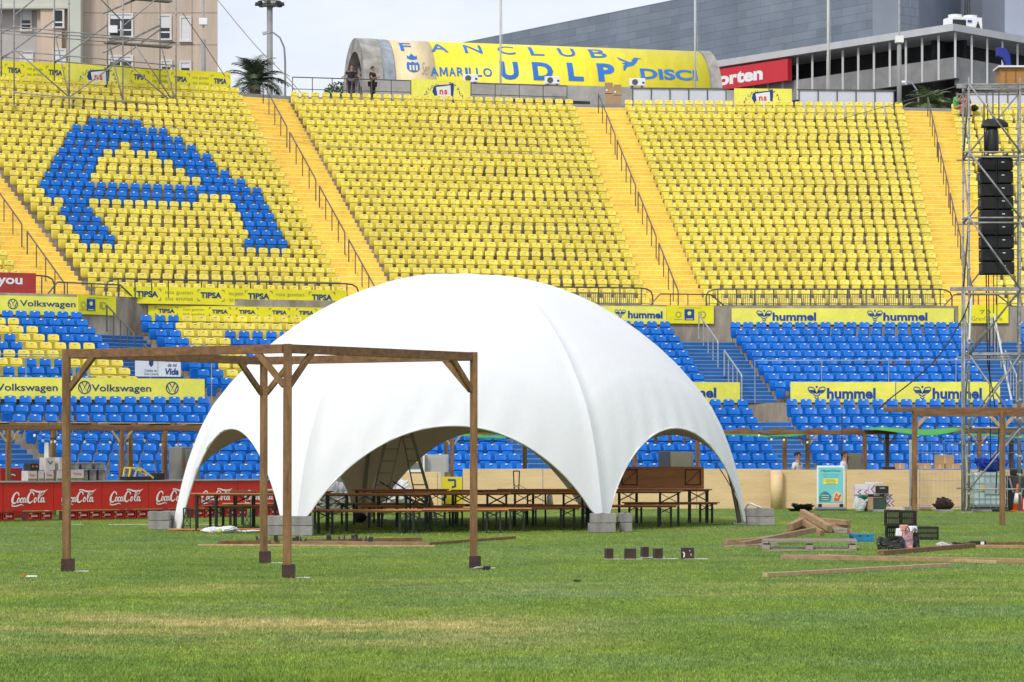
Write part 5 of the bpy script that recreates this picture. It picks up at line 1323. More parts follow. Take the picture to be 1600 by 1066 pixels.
def make_bar(a, b_, i):
    w = b_ - a; o = BA + ub * a
    t = thing('bar_counter', f'red bar counter unit with white script lettering, {wordpos[i]}', 'bar counter', (o.x, o.y, 0), rzb, 'red bar counter units')
    q = MB(); q.box(w/2, 0.02, 0.57, w - 0.012, 0.03, 0.66); q.build('front_panel', red_panel, t)
    q = MB(); q.box(w/2, 0.30, 0.915, w - 0.002, 0.66, 0.03); q.build('counter_top', grey_top, t)
    q = MB(); q.box(0.02, 0.3, 0.57, 0.03, 0.5, 0.655); q.box(w - 0.02, 0.3, 0.57, 0.03, 0.5, 0.655); q.build('side_panel', red_panel, t)
    q = MB(); script(q, w*0.14, 0.375, w*0.76); q.build('lettering', white_print, t)
    n = 4
    for k in range(n):
        if (k + i) % 5 == 2: continue
        cw = w / n; q = MB(); xc = cw*(k + 0.5); zc = 0.115
        for z in (0.03, 0.20): q.box(xc, 0.18, z, cw*0.92, 0.30, 0.035)
        for s_ in (-1, 1): q.box(xc + s_*cw*0.42, 0.18, zc, cw*0.07, 0.295, 0.14)
        q.box(xc, 0.18, 0.115, cw*0.6, 0.29, 0.08)
        cr = q.build('crate_base', crate_red, t); q = MB(); letters(q, 'Coca-Cola', xc - cw*0.24, xc + cw*0.24, 0.095, 0.14, y=0.028, shear=0.3, bold=0.01); q.build('lettering', white_print, cr)
    return t
for i, (a, b_) in enumerate(zip(edges, edges[1:])): make_bar(bxl(a), bxl(b_), i)
def on_bar(px, dy=0.35): p = BA + ub * bxl(px); p = p + Vector((-ub.y, ub.x)) * dy; return p
def carton(label, px0, px1, z, h, m=card, text=None, tm=None, dy=0.3, depth=0.28, name='carton', cat='box', group=None, stripe=None):
    p = on_bar((px0 + px1)/2, dy); w = (px1 - px0) * p.y / F
    t = thing(name, label, cat, (p.x, p.y, z), rzb + random.uniform(-.03, .03), group); MB().box(0, 0, h/2, w*0.98, depth, h - 0.004).build('carton', m, t, bevel=0.006)
    if stripe: MB().box(0, -depth/2 - 0.003, h*0.15, w*0.97, 0.004, h*0.18).build('stripe', stripe, t)
    if text: q = MB(); letters(q, text, -w*0.3, w*0.3, h*0.45, h*0.72, y=-depth/2 - 0.005, bold=0.02); q.build('lettering', tm or shield_red, t)
    return t
cart_w = mat('white_carton', (0.55, 0.48, 0.46), 0.8, 0.06, 3); olive = mat('olive_print', (0.15, 0.16, 0.05), 0.7)
gcart = 'cartons standing on the red bar'
carton('white drinks carton with red print, leftmost on the red bar', 48, 65, 0.93, 0.235, cart_w, 'Frutos', shield_red, group=gcart, stripe=olive)
carton('narrow grey carton between two white cartons on the bar', 65.5, 75, 0.93, 0.24, cart_w, None, None, group=gcart, stripe=olive)
carton('white drinks carton with red print below the tall white box', 75.5, 91, 0.93, 0.24, cart_w, 'Frutos', shield_red, group=gcart, stripe=olive)
carton('white carton partly hidden by the big pergola post', 94, 112, 0.93, 0.24, cart_w, None, None, group=gcart, stripe=olive)
carton('small black box with orange mark lying on the cartons', 52, 68, 1.17, 0.175, black, 'H', mat('orange_print', (0.6, 0.15, 0.02), 0.5), group=gcart)
tb = carton('tall white box with grey chevron print on the cartons', 76, 93, 1.18, 0.30, cart_w, 'V', navy, group=gcart)
carton('second white box beside the red bottle on the cartons', 97, 113, 1.18, 0.30, cart_w, None, None, group=gcart)
carton('grey carton with dark band beside the metal trays', 115, 139, 0.93, 0.26, cart_w, 'Trigo', shield_red, group=gcart, stripe=olive)
p = on_bar(114.5, 0.3); t = thing('bottle', 'small red bottle with white cap beside the cartons on the bar', 'bottle', (p.x, p.y, 1.17))
MB().lathe(0, 0, [(0.035, 0), (0.037, 0.02), (0.037, 0.16), (0.022, 0.20)], 12).build('body', shield_red, t, smooth=True); MB().lathe(0, 0, [(0.020, 0.20), (0.02, 0.25), (0.012, 0.26)], 10).build('cap', white_paint, t)
steel = mat('brushed_steel_tray', (0.30, 0.28, 0.25), 0.35, 0.3, 4, metal=0.75)
for i, (a, b_, z) in enumerate(((139, 148, .93), (149, 162, .93), (163, 176, .93), (118, 135, 1.195), (136, 155, 1.195), (157, 176, 1.195))):
    p = on_bar((a + b_)/2, 0.42); w = (b_ - a)*p.y/F
    t = thing('steel_tray', ['short steel tray beside the grey carton on the bar', 'middle steel tray of the lower layer on the bar', 'right steel tray of the lower layer on the bar', 'upper steel tray resting on the grey carton', 'middle steel tray of the upper layer', 'right steel tray of the upper layer on the bar'][i], 'metal tray', (p.x, p.y, z), rzb, 'steel trays on the red bar')
    q = MB(); hh = 0.26 if z < 1 else 0.16; q.box(0, 0, hh/2, w*0.96, 0.3, hh - 0.01, taper=0.97); q.build('body', steel, t, bevel=0.01); q = MB(); q.box(0, 0, hh - 0.008, w*0.985, 0.33, 0.012); q.build('rim', galv, t)
# yellow folded frame, black box, fridge
p = on_bar(225, 0.25); t = thing('yellow_step_frame', 'yellow folding step frame lying on the red bar', 'step frame', (p.x, p.y, 0.93), rzb)
ypl = mat('yellow_plastic', (0.72, 0.55, 0.12), 0.5, 0.06, 2)
q = MB()
for dy in (-0.12, 0.12):
    q.beam((-0.30, dy, 0.30), (0.0, dy, 0.28), 0.03, 0.04); q.beam((0, dy, 0.28), (0.36, dy, 0.05), 0.03, 0.04); q.beam((-0.30, dy, 0.30), (-0.36, dy, 0.02), 0.03, 0.04); q.beam((-0.12, dy, 0.29), (-0.2, dy, 0.02), 0.03, 0.03)
q.build('frame', ypl, t); q = MB()
for x_, z_ in ((-0.28, 0.30), (-0.14, 0.295), (0.08, 0.24), (0.22, 0.15)): q.beam((x_, -0.12, z_), (x_, 0.12, z_), 0.04, 0.03)
q.build('steps', ypl, t)
carton('low dark bottle tray lying under the yellow step frame', 195, 243, 0.93, 0.09, black, None, None, dy=0.2, name='bottle_tray', cat='tray')
carton('small black box at the right end of the red bar goods', 246, 261, 0.93, 0.17, black, None, None, dy=0.2, name='black_box')
x_, y_ = XY(288, 73.5); t = thing('fridge', 'grey drinks fridge standing behind the bar beside the tent leg', 'fridge', (x_, y_, 0), rzb)
MB().box(0, 0, 0.87, 0.58, 0.6, 1.74).build('cabinet', mat('grey_cabinet', (0.24, 0.23, 0.22), 0.5, 0.06, 1), t, bevel=0.02); MB().box(0.03, -0.31, 0.88, 0.42, 0.02, 1.6).build('door', mat('grey_cabinet2', (0.30, 0.29, 0.29), 0.4, 0.06, 1), t, bevel=0.01)
q = MB(); letters(q, 'E', -0.26, -0.19, 1.32, 1.40, y=-0.305, bold=0.03); letters(q, 'B', -0.26, -0.19, 1.2, 1.28, y=-0.305, bold=0.03); letters(q, 'O', -0.26, -0.19, 1.08, 1.16, y=-0.305, bold=0.03); q.build('lettering', shield_red, t)
x_, y_ = XY(10, 69); t = thing('red_drinks_cooler', 'red drinks cooler behind the bar at the left edge', 'cooler', (x_, y_, 0), rzb)
MB().box(0, 0, 0.61, 0.62, 0.5, 1.22).build('cabinet', crate_red, t, bevel=0.02); q = MB(); stroke(q, [(-0.1, 1.0), (0.0, 1.06), (0.1, 1.03)], 0.03, y=-0.256); q.build('emblem', white_print, t)
x_, y_ = XY(73, 69.5); t = thing('roll_dispenser', 'white upright dispenser behind the cartons on the bar', 'dispenser', (x_, y_, 0), 0.1)
MB().box(0, 0, 0.92, 0.12, 0.2, 1.84, taper=0.9).build('body', white_paint, t, bevel=0.02)

# ------------------------------------------------------------------ wooden bar and what stands there
def plywood():
    m = mat('plywood', (0.74, 0.545, 0.30), 0.6, 0.05, 1.3, 0.1, 10, stretch=(0.5, 1, 5), c2=(0.64, 0.455, 0.235), fine=0.06); return m
ply = plywood()
def ply_panel(label, x0, x1, d0, d1, h, z0=0.0, th=0.03, ret=None, group='plywood bar panels'):
    P0, P1 = Vector(XY(x0, d0)), Vector(XY(x1, d1)); L = (P1 - P0).length
    t = thing('plywood_bar', label, 'bar counter', (P0.x, P0.y, z0), math.atan2(P1.y - P0.y, P1.x - P0.x), group)
    q = MB(); q.box(L/2, th/2, h/2, L - 0.006, th, h); q.build('front_panel', ply, t, bevel=0.003)
    q = MB(); q.box(L/2, 0.28, h - 0.012, L - 0.008, 0.5, 0.022); q.build('counter_top', ply, t)
    if ret is not None: q = MB(); q.box(ret if ret else 0.015, 0.3, h/2, 0.03, 0.52, h - 0.03); q.build('side_panel', ply, t)
    return t
ply_panel('plywood bar panel between the yellow poster and the first seam', 723, 848, 80.0, 80.0, 1.13)
ply_panel('plywood bar panel just right of the seam behind the tables', 848.5, 985, 80.0, 80.0, 1.125)
ply_panel('plywood bar panel behind the leaning table', 985.5, 1088, 80.0, 80.0, 1.125)
ply_panel('plywood bar panel behind the right tent leg', 1088.5, 1205, 80.0, 80.0, 1.13)
ply_panel('plywood bar panel behind the turquoise poster stand', 1206, 1322, 79.4, 79.4, 1.11)
ply_panel('plywood bar panel behind the stacked cartons and black crates', 1322.5, 1437, 79.4, 79.4, 1.11)
ply_panel('plywood bar panel behind the wire fence', 1437.5, 1516, 79.4, 79.4, 1.11)
ply_panel('plywood bar panel at the right edge behind the white tank', 1516.5, 1640, 79.4, 79.4, 1.11)
q = MB(); q.lathe(0, 0, [(0.17, 0), (0.17, 1.10)], 24); x_, y_ = XY(1213.5, 79.25); tag(q.build('rounded_bar_corner', ply, None, smooth=True, loc=(x_, y_, 0)), 'rounded plywood corner post left of the poster stand', 'post')
t = ply_panel('open plywood counter seen behind the ladder inside the tent', 590, 689, 77.5, 77.5, 1.06)
MB().box(1.52, -0.02, 0.53, 0.24, 0.02, 1.03).build('end_board', ply, t)
ylp = mat('yellow_poster', (0.72, 0.60, 0.02), 0.5, 0.05, 1)
b = Board('yellow_poster', 'yellow printed poster with dark marks between the two wooden bars', 'poster', XY(690, 78.6), XY(722, 78.6), 0.05, 0.92, ylp)
stroke(b.ink, [(b.x(700), 0.78), (b.x(711), 0.78), (b.x(711), 0.60), (b.x(706), 0.58)], 0.06, mi=b.m(navy), sm=False); stroke(b.ink, [(b.x(691), 0.25), (b.x(696), 0.32), (b.x(692), 0.45)], 0.07, mi=b.m(navy)); b.done()
MB().box(b.x(699), 0.06, 0.5, 0.1, 0.05, 1.0).build('batten', brown_wood, b.t)
# cabinets at the back
def cab(name, label, px0, px1, ytop, d, m, cat='cabinet', door=None, extra=None):
    x_, y_ = XY((px0 + px1)/2, d); w = (px1 - px0)*d/F; h = EYE + (HY - ytop)*d/F; t = thing(name, label, cat, (x_, y_, 0))
    MB().box(0, 0, h/2, w, 0.55, h).build('cabinet', m, t, bevel=0.015)
    if door: MB().box(0, -0.285, h*0.5, w*0.88, 0.02, h*0.92).build('door', door, t, bevel=0.01); MB().box(w*0.36, -0.305, h*0.62, 0.02, 0.02, 0.18).build('handle', rail_metal, t)
    return t, w, h
t, w, h = cab('steel_dishwasher', 'white and steel machine behind the ladder', 626, 664, 707, 80.5, white_paint, 'machine')
MB().box(0.08, -0.28, h - 0.30, w*0.6, 0.02, 0.34).build('control_panel', mat('steel_grey', (0.2, 0.2, 0.19), 0.4, 0.2, 5), t); MB().box(0.1, -0.295, h - 0.27, 0.12, 0.01, 0.05).build('badge', ylp, t); MB().box(0.05, -0.02, h + 0.02, w*0.8, 0.6, 0.04).build('lid', white_paint, t)
cab('grey_cabinet', 'pale grey metal cabinet right of the steel machine', 664, 701, 710.5, 80.8, mat('pale_grey_metal', (0.42, 0.42, 0.40), 0.5, 0.04, 1), 'cabinet', MATS['pale_grey_metal'])
cab('dark_fridge', 'dark glass fridge seen through the right tent opening', 1029, 1046, 705, 81.2, mat('dark_fridge', (0.05, 0.06, 0.08), 0.3, 0.1, 1), 'fridge')
cab('olive_cabinet', 'olive grey cabinet behind the bar seen through the right tent opening', 1046.5, 1082, 706, 81.2, mat('olive_metal', (0.16, 0.155, 0.11), 0.6, 0.08, 1), 'cabinet', MATS['olive_metal'])
cab('olive_cabinet', 'olive grey cabinet behind the bar beside the man in white', 1322, 1345, 708.5, 81.2, MATS['olive_metal'], 'cabinet', MATS['olive_metal'])
for i, (a, b_, yt, yb, w_) in enumerate(((1397, 1413, 724, 733, 'left small box on the wooden bar right of the pergola post'), (1435, 1454, 724, 733, 'box right of the low pergola post on the wooden bar'), (1460, 1490, 711, 725, 'upper wide box of the pile on the wooden bar'), (1459, 1475, 725, 733, 'lower left box of the pile on the wooden bar'), (1475.5, 1500, 724.5, 733, 'lower right box of the pile on the wooden bar'))):
    d = 79.75; x_, y_ = XY((a + b_)/2, d); z0 = max(1.115, EYE + (HY - yb)*d/F); z1 = EYE + (HY - yt)*d/F
    t = thing('cardboard_box', w_.replace('box', 'cardboard box', 1), 'box', (x_, y_, z0), 0, 'cardboard boxes on the wooden bar'); MB().box(0, 0, (z1 - z0)/2, (b_ - a)*d/F*0.96, 0.3, z1 - z0 - 0.004).build('carton', card, t, bevel=0.006)
    MB().box(0, -0.153, (z1 - z0)*0.5, 0.05, 0.004, z1 - z0 - 0.02).build('tape', mat('tape', (0.55, 0.40, 0.22), 0.4), t)
x_, y_ = XY(1388, 79.7); t = thing('black_tray', 'low black tray at the left of the small box on the bar', 'tray', (x_, y_, 1.115)); MB().box(0, 0, 0.04, 0.32, 0.3, 0.08, taper=1.05).build('body', black, t, bevel=0.01)

# ------------------------------------------------------------------ beer tables and benches
tabwood = mat('orange_lacquered_wood', (0.70, 0.28, 0.085), 0.35, 0.08, 1.2, stretch=(0.6, 5, 5), c2=(0.50, 0.18, 0.055), fine=0.12, objrand=0.15)
legm = mat('dark_green_metal', (0.010, 0.022, 0.016), 0.5, 0.1, 4)
def bench_parts(t, L, W, H, leg_in=0.30, folded=False):
    MB().box(0, 0, H - 0.014, L, W, 0.028).build('top', tabwood, t, bevel=0.008)
    q = MB(); q.box(0, 0, H - 0.045, L - 0.1, 0.05, 0.03); q.build('under_batten', tabwood, t)
    if folded: return
    for s_ in (-1, 1):
        q = MB(); x = s_*(L/2 - leg_in); w = W*0.42; zt = H - 0.03
        # the two uprights seen from the side stand apart along the table as an A pair with crossed ties
        sp = 0.22 if H > 0.6 else 0.15
        for a in (-1, 1): 
            for b_ in (-1, 1): 
                q.beam((x + a*sp*0.9, b_*w, 0.0), (x + a*sp*0.9, b_*w, zt), 0.036, 0.036)
            q.beam((x + a*sp*0.9, -w, 0.05), (x + a*sp*0.9, w, 0.05), 0.02, 0.02)
        for b_ in (-1, 1):
            q.beam((x - sp*0.9, b_*w, zt - 0.03), (x + sp*0.9, b_*w, zt - (0.24 if H > .6 else .16)), 0.014, 0.014)
            q.beam((x + sp*0.9, b_*w, zt - 0.03), (x - sp*0.9, b_*w, zt - (0.24 if H > .6 else .16)), 0.014, 0.014)
        q.build('leg_frame', legm, t)
def beer(kind, label, px, d, rz=0.0, z=0.0, proto={}):
    L, W, H = (2.2, 0.5, 0.77) if kind == 'table' else (2.2, 0.25, 0.48)
    x_, y_ = XY(px, d); g_ = 'folding beer tables' if kind == 'table' else 'folding beer benches'
    if kind in proto: return dup(proto[kind][0], (x_, y_, z), rz, label, g_, proto[kind][1])
    t = thing('beer_' + kind, label, kind, (x_, y_, z), rz, g_); bench_parts(t, L, W, H); proto[kind] = (t, tree(t)); return t
T = [(588, 57.2, .00, 'front left orange beer table beside the tent leg blocks'), (716, 58.6, .02, 'front orange beer table just left of the right pergola post'), (664, 60.6, -.03, 'orange beer table standing in front of the ladder'),
     (836, 59.3, .01, 'orange beer table under the tent left of the front right leg'), (876, 61.5, .03, 'orange beer table carrying an upturned one near the front right leg'), (782, 62.6, .0, 'orange beer table in the middle rear of the tent'),
     (626, 63.8, .02, 'orange beer table in the rear left of the tent'), (988, 61.2, -.02, 'orange beer table just right of the front right tent leg'), (1036, 64.0, .02, 'orange beer table carrying the table on its side'),
     (384, 57.6, .03, 'orange beer table in the left tent opening'), (440, 60.5, .0, 'orange beer table half hidden behind the front pergola posts')]
for px, d, rz, lab in T: beer('table', lab, px, d, rz)
Bn = [(572, 55.4, .0, 'front bench nearest the left tent leg blocks'), (708, 55.9, .02, 'front bright orange bench left of the right pergola post'), (746, 57.0, -.01, 'bench passing behind the right pergola post'), (646, 59.6, .0, 'bench in the second row below the ladder'),
      (826, 58.0, .02, 'bench ending at the front right tent leg'), (870, 60.5, .0, 'bench in the second row beside the white bucket'), (770, 61.2, .0, 'bench in the third row at the centre'), (600, 62.5, .0, 'bench in the third row at the left'),
      (980, 60.2, .0, 'bench right of the front right tent leg'), (1048, 63.6, .01, 'bench reaching farthest right under the tent'), (398, 59.5, .02, 'bench in the left tent opening'), (426, 62.2, .0, 'rear bench behind the front pergola posts')]
for px, d, rz, lab in Bn: beer('bench', f'orange {lab}', px, d, rz)
# a table lying on its side on another
x_, y_ = XY(1033, 64.0); t = thing('beer_table', 'folded orange beer table lying on its long side on another table', 'table', (x_, y_, 0.775), 0.0, 'folding beer tables')
MB().box(0, 0, 0.25, 1.95, 0.03, 0.5).build('top', tabwood, t, bevel=0.012)
for s_ in (-1, 1):
    q = MB(); q.beam((s_*0.72 - 0.17, -0.03, 0.08), (s_*0.72 - 0.17, -0.03, 0.44), 0.02, 0.02); q.beam((s_*0.72 + 0.17, -0.03, 0.08), (s_*0.72 + 0.17, -0.03, 0.44), 0.02, 0.02); q.beam((s_*0.72 - 0.17, -0.03, 0.09), (s_*0.72 + 0.17, -0.03, 0.09), 0.02, 0.02); q.beam((s_*0.72 - 0.17, -0.03, 0.43), (s_*0.72 + 0.17, -0.03, 0.43), 0.02, 0.02); q.beam((s_*0.72 - 0.15, -0.03, 0.12), (s_*0.72 + 0.15, -0.03, 0.40), 0.012, 0.012); q.build('leg_frame', legm, t)
# an upturned bench with its legs in the air
x_, y_ = XY(856, 61.0); t = thing('beer_bench', 'upturned orange bench with one leg frame raised on a table', 'bench', (x_, y_, 0.775), 0.02, 'folding beer benches')
MB().box(0, 0, 0.02, 2.2, 0.25, 0.03).build('top', tabwood, t, bevel=0.008)
for xx in (-0.68, 0.6):
    q = MB()
    for a in (-1, 1):
        q.beam((xx + a*0.05, 0, 0.03), (xx + a*0.065, 0, 0.42), 0.024, 0.024)
    q.beam((xx - 0.065, 0, 0.42), (xx + 0.065, 0, 0.42), 0.024, 0.024); q.beam((xx - 0.05, 0, 0.05), (xx + 0.06, 0, 0.14), 0.01, 0.01); q.beam((xx + 0.05, 0, 0.05), (xx - 0.06, 0, 0.14), 0.01, 0.01); q.beam((xx + 0.06, 0, 0.12), (xx + 0.2, 0, 0.04), 0.01, 0.01)
    q.build('leg_frame', legm, t)
# folded benches lying on the grass at the left
for (x0, x1, yy_, lab, bl) in ((273, 325, 829.5, 'bench lying flat on the grass at the left tent foot', 292), (366, 412, 829.0, 'bench lying flat beside the white sheet', 386)):
    A_, B_ = GP(x0, yy_), GP(x1, yy_ ); t = thing('beer_bench', 'folded orange ' + lab, 'bench', ((A_.x + B_.x)/2, A_.y, 0), 0.05, 'benches lying on the grass')
    MB().box(0, 0, 0.03, B_.x - A_.x + 0.25, 0.25, 0.028).build('top', tabwood, t, bevel=0.006)
    q = MB(); xo = (bl - (x0 + x1)/2)*A_.y/F
    for a in (-1, 1): q.beam((xo + a*0.07, 0, 0.045), (xo + a*0.07, 0, 0.46), 0.026, 0.026)
    q.beam((xo - 0.07, 0, 0.46), (xo + 0.07, 0, 0.46), 0.026, 0.026); q.beam((xo - 0.07, 0, 0.10), (xo + 0.07, 0, 0.34), 0.014, 0.014); q.beam((xo + 0.07, 0, 0.10), (xo - 0.07, 0, 0.34), 0.014, 0.014); q.beam((xo - 0.07, 0, 0.1), (xo + 0.07, 0, 0.1), 0.02, 0.02)
    q.build('leg_frame', mat('green_metal', (0.012, 0.045, 0.03), 0.45, 0.1, 4), t)
# white bucket
x_, y_ = XY(859, 60.5); t = thing('bucket', 'small white bucket standing on a bench', 'bucket', (x_, y_, 0.483)); MB().lathe(0, 0, [(0.075, 0), (0.055, 0.20), (0.03, 0.205), (0.028, 0.23)], 16).build('body', white_paint, t, smooth=True)

# ------------------------------------------------------------------ ladder
def ladder():
    alu2 = mat('ladder_aluminium', (0.36, 0.34, 0.31), 0.5, 0.12, 4, metal=0.35); D = 65.0
    o0 = Vector((*XY(625, D), 0)); t = thing('step_ladder', 'tall aluminium double step ladder standing open inside the tent', 'ladder', o0)
    ppm = F / D; top = 2.12
    def X(px): return (px - 625)/ppm
    # two sections leaning against each other; each has two rails and rungs
    for nm, (ft0, ft1, tp0, tp1), yf, yt in (('climbing_section', (574, 598, 607, 629), -0.55, -0.04), ('support_section', (655, 681, 627, 641), 0.55, 0.04)):
        q = MB(); r0 = (X(ft0), yf, 0.02), (X(tp0), yt, top); r1 = (X(ft1), yf + 0.1, 0.02), (X(tp1), yt + 0.1, top)
        q.beam(r0[0], r0[1], 0.03, 0.065); q.beam(r1[0], r1[1], 0.03, 0.065); q.build('rails', alu2, t)
        q = MB()
        for k in range(1, 8):
            s_ = k / 7.6; a = Vector(r0[0]).lerp(Vector(r0[1]), s_); b_ = Vector(r1[0]).lerp(Vector(r1[1]), s_); q.beam(a, b_, 0.04, 0.025)
        q.build('rungs', alu2, t)
        q = MB(); a, b_ = Vector(r0[0]), Vector(r1[0]); q.beam(a + Vector((-0.08, 0, 0.03)), b_ + Vector((0.12, 0, 0.03)), 0.06, 0.04); q.build('foot_bar', galv, t)
    q = MB(); q.beam((X(594), -0.3, 0.93), (X(668), 0.3, 0.25), 0.015, 0.03); q.beam((X(615), -0.25, 0.93), (X(678), 0.3, 0.32), 0.015, 0.03); q.build('spreader_bars', legm, t)
ladder()
# white plastic bags behind the tables
bagm = mat('white_plastic_sheet', (0.62, 0.62, 0.63), 0.4, 0.08, 3, 0.8, 7, fine=0.15)
def lump(name, label, cat, c, r, m, seed=0, n=22, amp=0.35, flat=0.0, group=None):
    rr = random.Random(seed); bm = bmesh.new(); bmesh.ops.create_icosphere(bm, subdivisions=5, radius=1.0)
    from mathutils import noise as mn
    of = Vector((rr.uniform(0, 50), rr.uniform(0, 50), rr.uniform(0, 50)))
    for v in bm.verts:
        d = v.co.normalized(); k = 1 + amp * (0.9 * mn.noise(d * 1.3 + of) - 1.1 * abs(mn.noise(d * 3.1 + of * 2)) + 0.45 * abs(mn.noise(d * 7 + of)))
        v.co = Vector((d.x*r[0]*k, d.y*r[1]*k, max(-0.0, (d.z*0.5 + 0.5 - flat)*2*r[2]*k)))
    me = bpy.data.meshes.new(name); bm.to_mesh(me); bm.free(); me.materials.append(m)
    o = bpy.data.objects.new(name, me); col.objects.link(o); o.location = c; tag(o, label, cat, group); return o
lump('plastic_wrap_bale', 'bulky bale of white plastic wrap behind the ladder', 'plastic bale', (*XY(605, 73), 0.02), (0.62, 0.4, 0.50), bagm, 3)
lump('plastic_wrap_bale', 'greyish crumpled plastic bale at the left tent leg', 'plastic bale', (*XY(520, 72), 0.02), (0.55, 0.4, 0.42), mat('grey_plastic_sheet', (0.36, 0.36, 0.36), 0.4, 0.2, 3, 0.8, 7, fine=0.2), 5)
lump('dark_bag', 'dark bag lying on the grass below the ladder', 'bag', (*XY(563, 64), 0.0), (0.14, 0.14, 0.12), black, 8)
# ------------------------------------------------------------------ concrete blocks at the tent feet
blockm = mat('concrete_block', (0.30, 0.285, 0.27), 0.95, 0.18, 4, 0.5, 40, c2=(0.19, 0.18, 0.175), fine=0.12, objrand=0.12)
def block(label, px, yb, w, z, h=0.19, dep=0.40, rz=0.0, dd=0.0):
    g_ = GP(px, yb); x = (px - CX)*(g_.y + dd)/F; o = thing('concrete_block', label, 'concrete block', (x, g_.y + dd + dep/2, z), rz, 'concrete blocks weighing the tent feet')
    MB().box(0, 0, h/2, w, dep, h - 0.006).build('block', blockm, o, bevel=0.008)
    MB().box(0, 0, h - 0.001, w*0.2, dep*0.3, 0.012).build('lifting_slot', dark, o)
    return o
for px, yb, w, tag_, z in ((251, 830, 0.44, 'left tent foot, outer stack', 0), (272, 829, 0.36, 'left tent foot, inner stack', 0)):
    block(f'lower grey block at the {tag_}', px - 3, yb, w, 0, dd=0.9); block(f'upper grey block at the {tag_}', px - 4, yb, w*0.99, 0.191, rz=0.02, dd=0.9)
for px, yb, w, tag_ in ((470.5, 837.5, 0.42, 'front left tent foot, right stack'), (429, 837, 0.32, 'front left tent foot between the pergola posts')):
    block(f'lower grey block at the {tag_}', px, yb, w, 0); block(f'upper grey block at the {tag_}', px + 0.6, yb, w, 0.191, rz=-0.02)
block('lower pale block at the front right tent foot, left stack', 940.5, 832.5, 0.55, 0); block('upper block with dark writing at the front right tent foot', 942.5, 832.5, 0.52, 0.191, rz=0.02)
block('lower grey block at the front right tent foot, right stack', 978.5, 831.5, 0.24, 0); block('upper grey block at the front right tent foot, right stack', 977.5, 831.5, 0.26, 0.191, rz=0.05)
block('lower grey block at the right tent foot', 1189, 821.5, 0.60, 0); block('upper grey block at the right tent foot', 1188, 821.5, 0.60, 0.191, rz=-0.02)
# rope straps at feet
rope('guy_rope', 'grey guy rope tying the right tent foot to the grass', [(1118, 722, 63.2), (1150, 775, 62), (1161, 806, 60.8)], 0.012, ropem, 'rope')
rope('ground_cloth', 'white cloth tip folded at the right tent foot', [(1163, 797, 61.2), (1170, 787, 61.0), (1180, 790, 60.9), (1190, 794, 60.9)], 0.022, bagm, 'cloth')
# white sheet on the grass
lump('white_sheet', 'crumpled white sheet lying on the grass in the left tent opening', 'sheet', GP(346, 833), (0.36, 0.25, 0.075), cloth, 12, flat=0.15)
lump('white_sheet', 'flat white sheet corner beside the front left blocks', 'sheet', GP(398, 832), (0.30, 0.2, 0.025), cloth, 13, flat=0.1)
lump('tennis_ball', 'pale yellow green ball below the crumpled white sheet', 'ball', GP(343, 834), (0.055, 0.055, 0.05), mat('lime_plastic', (0.5, 0.6, 0.2), 0.5), 2, amp=0.02)

# ------------------------------------------------------------------ people
skin = mat('skin', (0.38, 0.20, 0.13), 0.6, 0.06, 6); darkcloth = mat('dark_cloth', (0.018, 0.02, 0.028), 0.85, 0.15, 6); blackcloth = mat('black_cloth', (0.014, 0.014, 0.015), 0.85, 0.15, 6)
whitecloth = mat('white_tshirt', (0.62, 0.60, 0.62), 0.85, 0.06, 6); greencloth = mat('green_tshirt', (0.05, 0.48, 0.16), 0.8, 0.08, 6); pinkcloth = mat('pink_top', (0.62, 0.22, 0.28), 0.8, 0.08, 6); hairm = mat('dark_hair', (0.02, 0.014, 0.01), 0.7, 0.2, 9)
def skinmesh(name, verts, edges, radii, m, parent, root=0, sub=1):
    me = bpy.data.meshes.new(name); me.from_pydata([tuple(v) for v in verts], edges, []); me.update()
    o = bpy.data.objects.new(name, me); col.objects.link(o); o.parent = parent; me.materials.append(m)
    o.modifiers.new('skin', 'SKIN'); sv = me.skin_vertices[0].data
    for i, r_ in enumerate(radii): sv[i].radius = (r_, r_) if not isinstance(r_, tuple) else r_; sv[i].use_root = (i == root)
    sb = o.modifiers.new('subdiv', 'SUBSURF'); sb.levels = sub; sb.render_levels = sub
    # bake so that the figure is plain mesh data
    dg = bpy.context.evaluated_depsgraph_get(); ev = bpy.data.meshes.new_from_object(o.evaluated_get(dg)); o.modifiers.clear(); o.data = ev
    ev.polygons.foreach_set('use_smooth', [True]*len(ev.polygons)); ev.materials.clear(); ev.materials.append(m); return o
